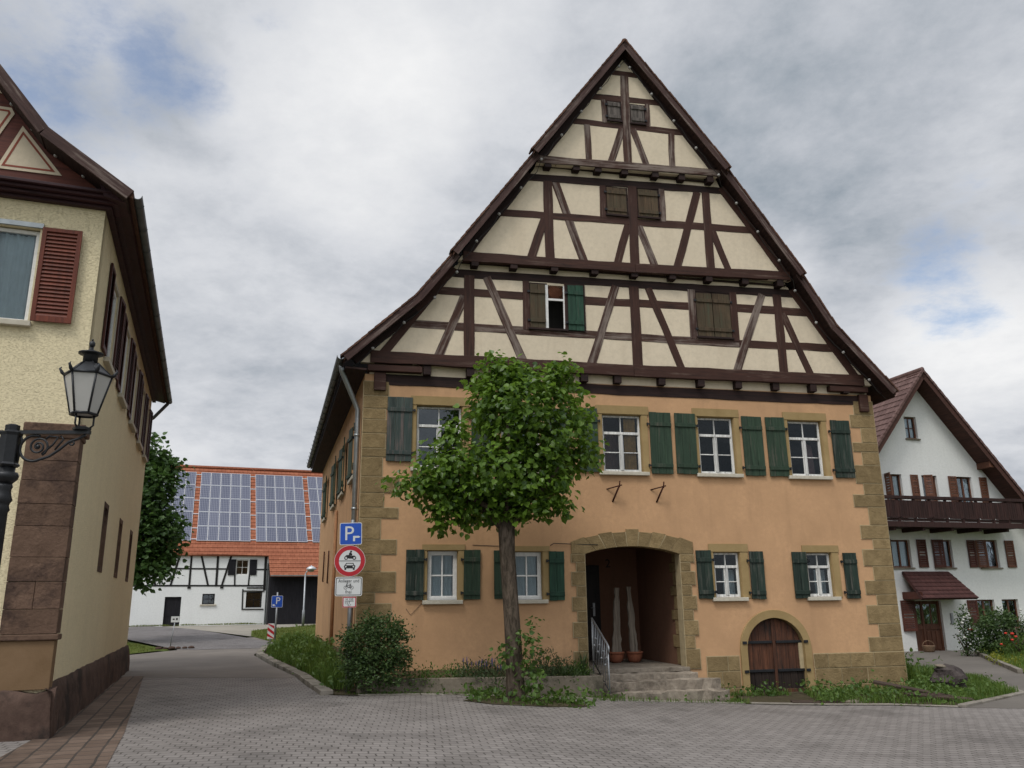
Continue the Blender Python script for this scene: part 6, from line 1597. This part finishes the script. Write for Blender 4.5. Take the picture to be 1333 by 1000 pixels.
# planter plants
def herb(u, d, lab, grp, mat, lobes_, n, size, slim=0.5, extra=None):
    p = HP(u, d, 0.2)
    t_ = thing('planter_plant', lab, 'plant', p, HR, grp)
    leaf_cloud('leaves', M[mat], t_, lobes_, n, 5, size, random.Random(int(u * 100)), 1.2, -0.4, 0.35, slim)
    if extra:
        mb = MB(); r_ = random.Random(int(u * 77))
        for _ in range(extra[1]):
            l = lobes_[0]; x, y, z = r_.gauss(0, 0.5) * l[3], r_.gauss(0, 0.5) * l[4], l[2] + l[5] * r_.uniform(0.5, 1.25)
            mb.tube([(l[0] + x, y, z - 0.1), (l[0] + x, y, z), (l[0] + x, y, z + 0.06)], [0.003, 0.012, 0.004], 5)
        mb.build('blossoms', M[extra[0]], t_)
herb(2.62, 0.62, 'grey green lavender clump with violet blossoms in the middle of the trough', None, 'leaf_herb', [(0, 0, 0.05, 0.50, 0.3, 0.24), (0.1, -0.35, -0.06, 0.42, 0.15, 0.24), (-0.35, -0.1, 0.05, 0.35, 0.25, 0.18)], 300, 0.065, 0.35, ('petal_violet', 22))
herb(1.55, 0.62, 'low straggly weeds spilling over the left part of the trough', None, 'leaf_weed', [(0, 0, 0.06, 0.6, 0.28, 0.14), (0.45, 0, 0.10, 0.3, 0.2, 0.18), (-0.3, -0.35, -0.02, 0.35, 0.1, 0.12)], 150, 0.055, 0.5)
herb(3.95, 0.62, 'loose rosemary like shrub in the trough just right of the tree', None, 'leaf_herb', [(-0.15, 0, 0.12, 0.45, 0.3, 0.32), (0.2, -0.15, 0.02, 0.42, 0.3, 0.25), (-0.45, -0.3, 0.0, 0.3, 0.2, 0.25)], 340, 0.065, 0.35)
herb(4.45, 0.55, 'low yellowish green herb near the right end of the trough', None, 'leaf_weed', [(0, 0, 0.03, 0.34, 0.26, 0.20), (-0.2, -0.25, 0.0, 0.25, 0.15, 0.14)], 150, 0.055, 0.6)
sy = thing('yucca_plant', 'spiky upright yucca like plant at the right end of the trough', 'plant', HP(4.68, 0.32, 0.16), HR)
r_ = random.Random(8); blades('leaves', M['leaf_herb'], sy, [(r_.gauss(0, 0.04), r_.gauss(0, 0.04), 0, 1) for _ in range(34)], r_, 0.46, 0.035, 0.55)

# ground cover
def cover(name, poly, n_bl, h, w, mat, seed, n_leaf=0, size=0.06, mat2='leaf_weed', hf=None, dens=None, hl=0.10):
    r_ = random.Random(seed); hf = hf or (lambda x, y: g(x, y) + 0.02)
    o = blades(name, M[mat], None, scatter(poly, n_bl, r_, hf, dens), r_, h, w); o['kind'] = 'stuff'
    if n_leaf:
        sp_ = scatter(poly, n_leaf, r_, hf, dens)
        o2 = leaf_cloud('weeds', M[mat2], None, [(x, y, z + hl * s * 0.6, 0.10, 0.10, hl * s) for (x, y, z, s) in sp_], n_leaf * 2, 4, size, r_, 1.2, 0.0, 0.5, 0.8)
        o2['kind'] = 'stuff'
    return o
VL = [(-3.75, 17.2), (-3.15, 16.75), (-3.22, 17.6), (-4.1, 20.4), (-5.4, 24.6), (-7.0, 31.0), (-7.6, 34.4), (-9.2, 34.5), (-9.0, 32.0), (-8.5, 29.6), (-6.5, 24.8), (-4.85, 20.6), (-4.05, 18.2)]
cover('tall_grass', VL, 6500, 0.42, 0.022, 'grass', 41, 130, 0.10, 'leaf_weed', lambda x, y: g(x, y) + 0.06, hl=0.32)
VL2 = [(-4.0, 18.4), (-3.4, 18.0), (-4.4, 21.5), (-5.6, 25.5), (-7.2, 31.5), (-8.4, 31.0), (-6.3, 25.0), (-4.8, 21.2)]
cover('nettles', VL2, 3000, 0.75, 0.03, 'grass', 42, 120, 0.13, 'leaf_weed', lambda x, y: g(x, y) + 0.06, hl=0.5)
PIT = [(-0.95, 15.75), (-0.4, 15.35), (0.6, 15.35), (1.3, 15.7), (1.2, 16.4), (0.6, 16.75), (-0.5, 16.7)]
ground_sheet('tree_pit', PIT, M['soil'], 0.010, 0.4)
cover('ground_ivy', PIT, 350, 0.10, 0.012, 'grass', 43, 85, 0.10, 'leaf_weed', hl=0.09)
cover('trough_foot_weeds', [(-3.2, 16.35), (0, 16.85), (1.9, 17.1), (1.9, 17.35), (0, 17.05), (-3.1, 16.65)], 650, 0.07, 0.012, 'grass', 44, 40, 0.06, hl=0.05)
cover('step_weeds', [(1.4, 16.6), (4.6, 17.2), (4.5, 17.55), (1.5, 17.0)], 260, 0.14, 0.014, 'grass', 45, 14, 0.07, hl=0.08)
cover('cellar_weeds', [HP(7.5, 0.75)[:2], HP(9.2, 0.7)[:2], HP(9.2, 0.35)[:2], HP(7.6, 0.35)[:2]], 300, 0.20, 0.014, 'grass', 46, 40, 0.07, hl=0.20)
VR = [(5.9, 17.25), (7.3, 17.05), (8.3, 16.7), (9.2, 17.5), (9.6, 19.2), (9.1, 20.2), (8.8, 19.9), (6.3, 19.25)]
cover('wall_foot_weeds', VR, 2200, 0.20, 0.016, 'grass', 47, 190, 0.085, hl=0.22)
cover('verge_grass', [(8.35, 16.7), (10.7, 18.75), (11.5, 21.3), (11.8, 25), (9.5, 25), (9.1, 20.2), (9.0, 18.5)], 9000, 0.20, 0.014, 'grass', 48, 60, 0.06, hl=0.15)
cover('corner_nettles', [(9.2, 20.3), (9.9, 20.2), (10.1, 22.5), (9.3, 23)], 900, 0.6, 0.03, 'grass', 49, 80, 0.11, hl=0.55)
bankh = lambda x, y: g(x, y) + 0.03 + 0.55 * sstep(0.0, 3.0, (x - 13.7) - (y - 23.7) * 0.41) * sstep(22.2, 25.0, y)
cover('bank_grass', [(13.9, 24.2), (15.5, 23), (24, 23), (24, 36), (19, 35.8), (17.2, 32.2), (15.5, 28.0)], 7000, 0.32, 0.02, 'grass', 50, 60, 0.1, hf=bankh, hl=0.3)
cover('yellow_stonecrop', [(14.4, 26.0), (15.0, 25.2), (16.6, 30.2), (16.2, 30.2)], 300, 0.15, 0.02, 'leaf_yellow', 51, 70, 0.07, 'leaf_yellow', bankh, hl=0.14)
cover('lawn_blades', [(-13.2, 32.4), (-13.9, 30.4), (-18, 30.5), (-20, 39), (-17.6, 38.2)], 4500, 0.10, 0.018, 'grass_dry', 52)
cover('lawn_blades', [(-9.6, 35.0), (-7, 34.6), (-5.5, 40), (-7.5, 52.5), (-11.2, 51.0), (-12.6, 47.2), (-13.5, 44.6), (-12.2, 40.2)], 9000, 0.12, 0.025, 'grass_dry', 53)
fx0 = -16 + math.cos(R(21)) * -10; 
cover('wall_foot_grass', [(-16 + math.cos(R(21)) * u + math.sin(R(21)) * d, 55 + math.sin(R(21)) * u - math.cos(R(21)) * d) for u, d in ((-12, 0.05), (-12, 0.7), (0, 0.7), (0, 0.05))], 1600, 0.16, 0.03, 'grass_dry', 54)

# shrubs before the white house
def shrub(name, lab, x, y, lobes_, n, size, mat, flowers=(), seed=1, slim=0.7):
    z0 = bankh(x, y)
    t_ = thing(name, lab, 'bush', (x, y, z0))
    MB().tube([(0, 0, -0.1), (0.03, 0, 0.5), (0.0, 0, 0.9)], [0.04, 0.03, 0.012], 6).tube([(0, 0, 0.1), (-0.3, 0, 0.7)], [0.03, 0.01], 6).tube([(0, 0, 0.1), (0.35, 0, 0.7)], [0.03, 0.01], 6).build('stem', M['bark'], t_)
    leaf_cloud('foliage', M[mat], t_, lobes_, n, 5, size, random.Random(seed), 1.1, 0.1, 0.2, slim)
    r_ = random.Random(seed + 5)
    for (m_, cnt, s_, zr) in flowers:
        mb = MB()
        for _ in range(cnt):
            l = r_.choice(lobes_); a = r_.uniform(0, 6.28); fz = r_.uniform(*zr)
            d = Vector((math.cos(a), math.sin(a) - 0.8, 0)).normalized()
            mb.ball((l[0] + d.x * l[3] * 1.02, l[1] + d.y * l[4] * 1.05, fz), s_ * r_.uniform(0.7, 1.2), 7, 0, (1, 1, 0.7))
        mb.build('blossoms', M[m_], t_)
shrub('rose_bush', 'large rounded green rose bush by the white house wall', 17.0, 30.6, [(0, 0, 0.75, 0.85, 0.7, 0.70), (0.45, 0.1, 0.85, 0.6, 0.5, 0.5), (-0.45, 0.1, 0.6, 0.5, 0.5, 0.55), (0.1, -0.1, 1.25, 0.5, 0.4, 0.28)], 900, 0.085, 'leaf_bush', (('petal_red', 5, 0.06, (0.3, 0.9)),), 61)
shrub('poppy_clump', 'clump of red flowering poppies in the high grass of the bank', 16.75, 29.0, [(0, 0, 0.25, 0.7, 0.4, 0.30), (0.6, 0.1, 0.35, 0.5, 0.4, 0.32)], 260, 0.08, 'leaf_weed', (('petal_red', 16, 0.065, (0.30, 0.75)),), 62, 0.4)
shrub('jasmine_shrub', 'loose upright shrub with white blossoms left of the rose bush', 16.0, 30.9, [(0, 0, 0.7, 0.22, 0.25, 0.75), (0.1, 0, 1.3, 0.16, 0.16, 0.45)], 150, 0.08, 'leaf_bush', (('petal_white', 22, 0.045, (0.3, 1.6)),), 63)
shrub('flower_shrub', 'straggly shrub with pale pink and red blossoms at the right edge', 18.3, 30.0, [(0, 0, 0.55, 0.7, 0.5, 0.55), (0.5, 0, 0.9, 0.5, 0.4, 0.5)], 420, 0.085, 'leaf_bush', (('petal_red', 9, 0.05, (0.3, 1.1)), ('petal_white', 9, 0.045, (0.5, 1.2))), 64)

# boulder, planks, loose stone on the right verge
bo_ = MB(); bo_.ball((0, 0, 0.14), 0.40, 30, 0, (0.95, 0.75, 0.9))
for i, v in enumerate(bo_.v):
    k = 1 + 0.42 * noise.noise((v[0] * 4.1, v[1] * 4.1, v[2] * 4.1 + 2)) + 0.22 * noise.noise((v[0] * 11, v[1] * 11, v[2] * 7)); bo_.v[i] = (v[0] * k, v[1] * k, max(-0.1, v[2] * (0.9 + 0.12 * noise.noise((v[0] * 6, v[1] * 6, 1)))))
M['boulder'] = stone('dark_boulder', (0.028, 0.022, 0.022), (0.09, 0.075, 0.068), 5, 1.0, 0, 25, None, 9)
bo_.smooth = [False] * len(bo_.smooth)
o = bo_.build('boulder', M['boulder'], None, (9.75, 19.75, g(9.75, 19.75) + 0.10)); tag(o, 'dark jagged boulder in the grass right of the house corner', 'boulder')
cap = MB().ball((0, 0, 0), 0.16, 16, 0, (1.0, 0.7, 0.30))
for i, v in enumerate(cap.v): cap.v[i] = tuple(Vector(v) * (1 + 0.3 * noise.noise((v[0] * 7, v[1] * 7, v[2] * 7))))
o = cap.build('flat_stone', M['concrete'], None, (9.58, 19.68, g(9.75, 19.75) + 0.50), (0.1, 0.15, 0.3)); tag(o, 'pale flat stone lying on top of the dark boulder', 'stone')
M['old_plank'] = wood('old_dark_plank', [(0.030, 0.020, 0.015), (0.075, 0.052, 0.038)], 'x', 0.9, 0.6)
for (x, y, z, a, ti, L, lab) in ((8.05, 17.85, 0.20, -28, 10, 1.5, 'upper weathered plank lying slanted in the weeds at the house corner'), (8.35, 17.45, 0.10, -12, 5, 1.25, 'lower weathered plank lying in the weeds nearest the paving'), (5.95, 17.35, 0.03, 2, 2, 1.1, 'old squared timber lying along the paving edge right of the cellar door')):
    o = MB().box(-L / 2, L / 2, -0.07, 0.07, -0.02, 0.025).build('plank', M['old_plank'], None, (x, y, g(x, y) + z), (R(12), R(ti), R(a)), bevel=0.006)
    tag(o, lab, 'plank')
ls = MB().ball((0, 0, 0.03), 0.15, 14, 0, (1.2, 0.6, 0.4))
for i, v in enumerate(ls.v): ls.v[i] = tuple(Vector(v) * (1 + 0.5 * noise.noise((v[0] * 9, v[1] * 9, v[2] * 9))))
o = ls.build('loose_stone', M['concrete'], None, (6.65, 17.30, g(6.65, 17.3))); tag(o, 'pale loose stone in the weeds at the paving edge', 'stone')
# ornament by the white house door
bk_ = MB().lathe([(0.16, 0), (0.2, 0.05), (0.23, 0.22), (0.24, 0.24), (0.2, 0.24), (0.15, 0.2)], n=14).tube([(0.23 * math.cos(R(t)), 0, 0.22 + 0.2 * math.sin(R(t))) for t in range(0, 181, 20)], 0.012, 6).build('wicker_basket', plain('wicker', (0.20, 0.13, 0.08), 0.85, var=0.4, scale=30), None, (15.95, 33.6, g(16, 33.6)))
tag(bk_, 'small wicker basket standing by the brown door of the white house', 'basket')

# ------------------------------------------------------------------ sky, sun, camera
SUN_EL, SUN_AZ = 56.0, 208.0           # azimuth clockwise from +y: behind the camera, a little to the left
world = bpy.data.worlds.new('World'); scene.world = world; world.use_nodes = True
wt = world.node_tree; wn = wt.nodes; wl = wt.links
for n in list(wn): wn.remove(n)
def W(typ, **kw):
    x = wn.new(typ)
    for k, v in kw.items(): setattr(x, k, v)
    return x
def wmath(op, a, b=0.0):
    x = W('ShaderNodeMath', operation=op)
    for s_, v in zip(x.inputs, (a, b)):
        if isinstance(v, (int, float)): s_.default_value = v
        else: wl.new(v, s_)
    return x.outputs[0]
def wramp(f, stops, interp='EASE'):
    x = W('ShaderNodeValToRGB'); e = x.color_ramp.elements; x.color_ramp.interpolation = interp
    while len(e) < len(stops): e.new(0.5)
    for i, (p, c) in enumerate(stops): e[i].position = p; e[i].color = (*c, 1)
    wl.new(f, x.inputs[0]); return x.outputs[0]
tc = W('ShaderNodeTexCoord'); sep = W('ShaderNodeSeparateXYZ'); wl.new(tc.outputs['Generated'], sep.inputs[0])
den = wmath('ADD', wmath('MAXIMUM', sep.outputs[2], 0.0), 0.22)
cmb = W('ShaderNodeCombineXYZ'); wl.new(wmath('DIVIDE', sep.outputs[0], den), cmb.inputs[0]); wl.new(wmath('DIVIDE', sep.outputs[1], den), cmb.inputs[1])
def wnoise(scale, detail, rough, loc=(0, 0, 0), dist=0.0):
    mp = W('ShaderNodeMapping'); mp.inputs['Location'].default_value = loc; wl.new(cmb.outputs[0], mp.inputs[0])
    x = W('ShaderNodeTexNoise'); x.inputs['Scale'].default_value = scale; x.inputs['Detail'].default_value = detail; x.inputs['Roughness'].default_value = rough; x.inputs['Distortion'].default_value = dist
    wl.new(mp.outputs[0], x.inputs[0]); return x.outputs['Fac']
def blob(az, el, width):
    """1 in the direction (azimuth from +y to the right, elevation), fading to 0"""
    d = (math.sin(R(az)) * math.cos(R(el)), math.cos(R(az)) * math.cos(R(el)), math.sin(R(el)))
    x = W('ShaderNodeVectorMath', operation='DOT_PRODUCT'); wl.new(tc.outputs['Generated'], x.inputs[0]); x.inputs[1].default_value = d
    nm = W('ShaderNodeMapRange'); nm.interpolation_type = 'SMOOTHSTEP'; nm.inputs[1].default_value = math.cos(R(width)); nm.inputs[2].default_value = 1.0
    wl.new(x.outputs['Value'], nm.inputs[0]); return nm.outputs[0]
n_big = wnoise(0.95, 14, 0.60, (3.1, 1.7, 0), 0.10)
n_mid = wnoise(2.4, 14, 0.64, (7.4, 2.2, 0), 0.15)
n_fine = wnoise(7.0, 12, 0.66, (1.2, 9.1, 0), 0.1)
# gaps of blue
gap = wmath('ADD', wmath('MULTIPLY', blob(-30.5, 34.0, 10), 0.95), wmath('MULTIPLY', blob(-18.5, 38.6, 4.0), 0.75))
gap = wmath('ADD', gap, wmath('MULTIPLY', blob(-23.5, 33.0, 5), 0.45)); gap = wmath('ADD', gap, wmath('MULTIPLY', blob(27, 18.5, 6), 0.62)); gap = wmath('ADD', gap, wmath('MULTIPLY', blob(31, 20, 6), 0.55))
gapn = wmath('ADD', wmath('MULTIPLY', gap, 0.50), wmath('ADD', wmath('MULTIPLY', wmath('SUBTRACT', n_mid, 0.5), 1.3), wmath('MULTIPLY', wmath('SUBTRACT', n_fine, 0.5), 0.7)))
cover_f = wmath('SUBTRACT', 1.0, wmath('MULTIPLY', wramp(gapn, [(0.22, (0, 0, 0)), (0.66, (1, 1, 1))]), 0.80))
# light and dark of the cloud deck
br = wmath('ADD', wmath('MULTIPLY', n_big, 0.50), wmath('MULTIPLY', n_mid, 0.44)); br = wmath('ADD', br, wmath('MULTIPLY', n_fine, 0.16))
br = wmath('ADD', br, wmath('MULTIPLY', blob(-13, 33.5, 11), 0.17)); br = wmath('ADD', br, wmath('MULTIPLY', blob(-3, 44, 9), 0.06)); br = wmath('SUBTRACT', br, wmath('MULTIPLY', blob(20, 27, 13), 0.08))
br = wmath('ADD', br, wmath('MULTIPLY', blob(30, 14.5, 7), 0.22)); br = wmath('ADD', br, wmath('MULTIPLY', blob(17.5, 21.5, 5), 0.08)); br = wmath('SUBTRACT', br, wmath('MULTIPLY', blob(30, 38, 12), 0.09))
br = wmath('ADD', br, wmath('MULTIPLY', blob(-18, 17, 16), 0.07)); br = wmath('ADD', br, wmath('MULTIPLY', blob(-30, 38, 9), 0.10))
ccol = wramp(br, [(0.40, (0.31, 0.36, 0.415)), (0.505, (0.52, 0.55, 0.60)), (0.60, (0.69, 0.71, 0.75)), (0.85, (0.98, 0.98, 0.98))], 'LINEAR')
# the deck is thin and bright towards the hidden sun
glow = blob(SUN_AZ, SUN_EL, 55)
cs_ = wmath('ADD', 0.92, wmath('MULTIPLY', glow, 2.2))
sky = W('ShaderNodeTexSky', sky_type='NISHITA'); sky.sun_disc = False; sky.sun_elevation = R(SUN_EL); sky.sun_rotation = R(SUN_AZ); sky.air_density = 1.0; sky.dust_density = 1.6
b1 = W('ShaderNodeBackground'); wl.new(sky.outputs[0], b1.inputs[0]); b1.inputs[1].default_value = 0.15
b2 = W('ShaderNodeBackground'); wl.new(ccol, b2.inputs[0]); wl.new(cs_, b2.inputs[1])
mxs = W('ShaderNodeMixShader'); wl.new(cover_f, mxs.inputs[0]); wl.new(b1.outputs[0], mxs.inputs[1]); wl.new(b2.outputs[0], mxs.inputs[2])
wo = W('ShaderNodeOutputWorld'); wl.new(mxs.outputs[0], wo.inputs[0])

sun_d = bpy.data.lights.new('sun', 'SUN'); sun_d.energy = 1.4; sun_d.angle = R(14); sun_d.color = (1.0, 0.96, 0.9)
sun = bpy.data.objects.new('sun', sun_d); COL.objects.link(sun)
sdir = Vector((math.sin(R(SUN_AZ)) * math.cos(R(SUN_EL)), math.cos(R(SUN_AZ)) * math.cos(R(SUN_EL)), math.sin(R(SUN_EL))))
sun.rotation_euler = sdir.to_track_quat('Z', 'Y').to_euler(); sun.location = (0, -10, 40)

cam_d = bpy.data.cameras.new('camera'); cam = bpy.data.objects.new('camera', cam_d); COL.objects.link(cam)
cam_d.sensor_fit = 'HORIZONTAL'; cam_d.sensor_width = 36.0; cam_d.lens = 1080 / 1333 * 36.0
cam_d.clip_start = 0.05; cam_d.clip_end = 4000
pit_, rol = R(14.9), R(-0.72)
fwv = Vector((0, math.cos(pit_), math.sin(pit_))); upv = Vector((0, -math.sin(pit_), math.cos(pit_))); riv = Vector((1, 0, 0))
r2 = riv * math.cos(rol) + upv * math.sin(rol); u2 = -riv * math.sin(rol) + upv * math.cos(rol)
mw = Matrix((r2, u2, -fwv)).transposed().to_4x4(); mw.translation = (0, 0, 1.6); cam.matrix_world = mw
scene.camera = cam
scene.view_settings.view_transform = 'Standard'; scene.view_settings.look = 'None'; scene.view_settings.exposure = 0.06; scene.view_settings.gamma = 1.0
scene.render.engine = 'CYCLES'
scene.cycles.max_bounces = 6; scene.cycles.diffuse_bounces = 3; scene.cycles.transparent_max_bounces = 12
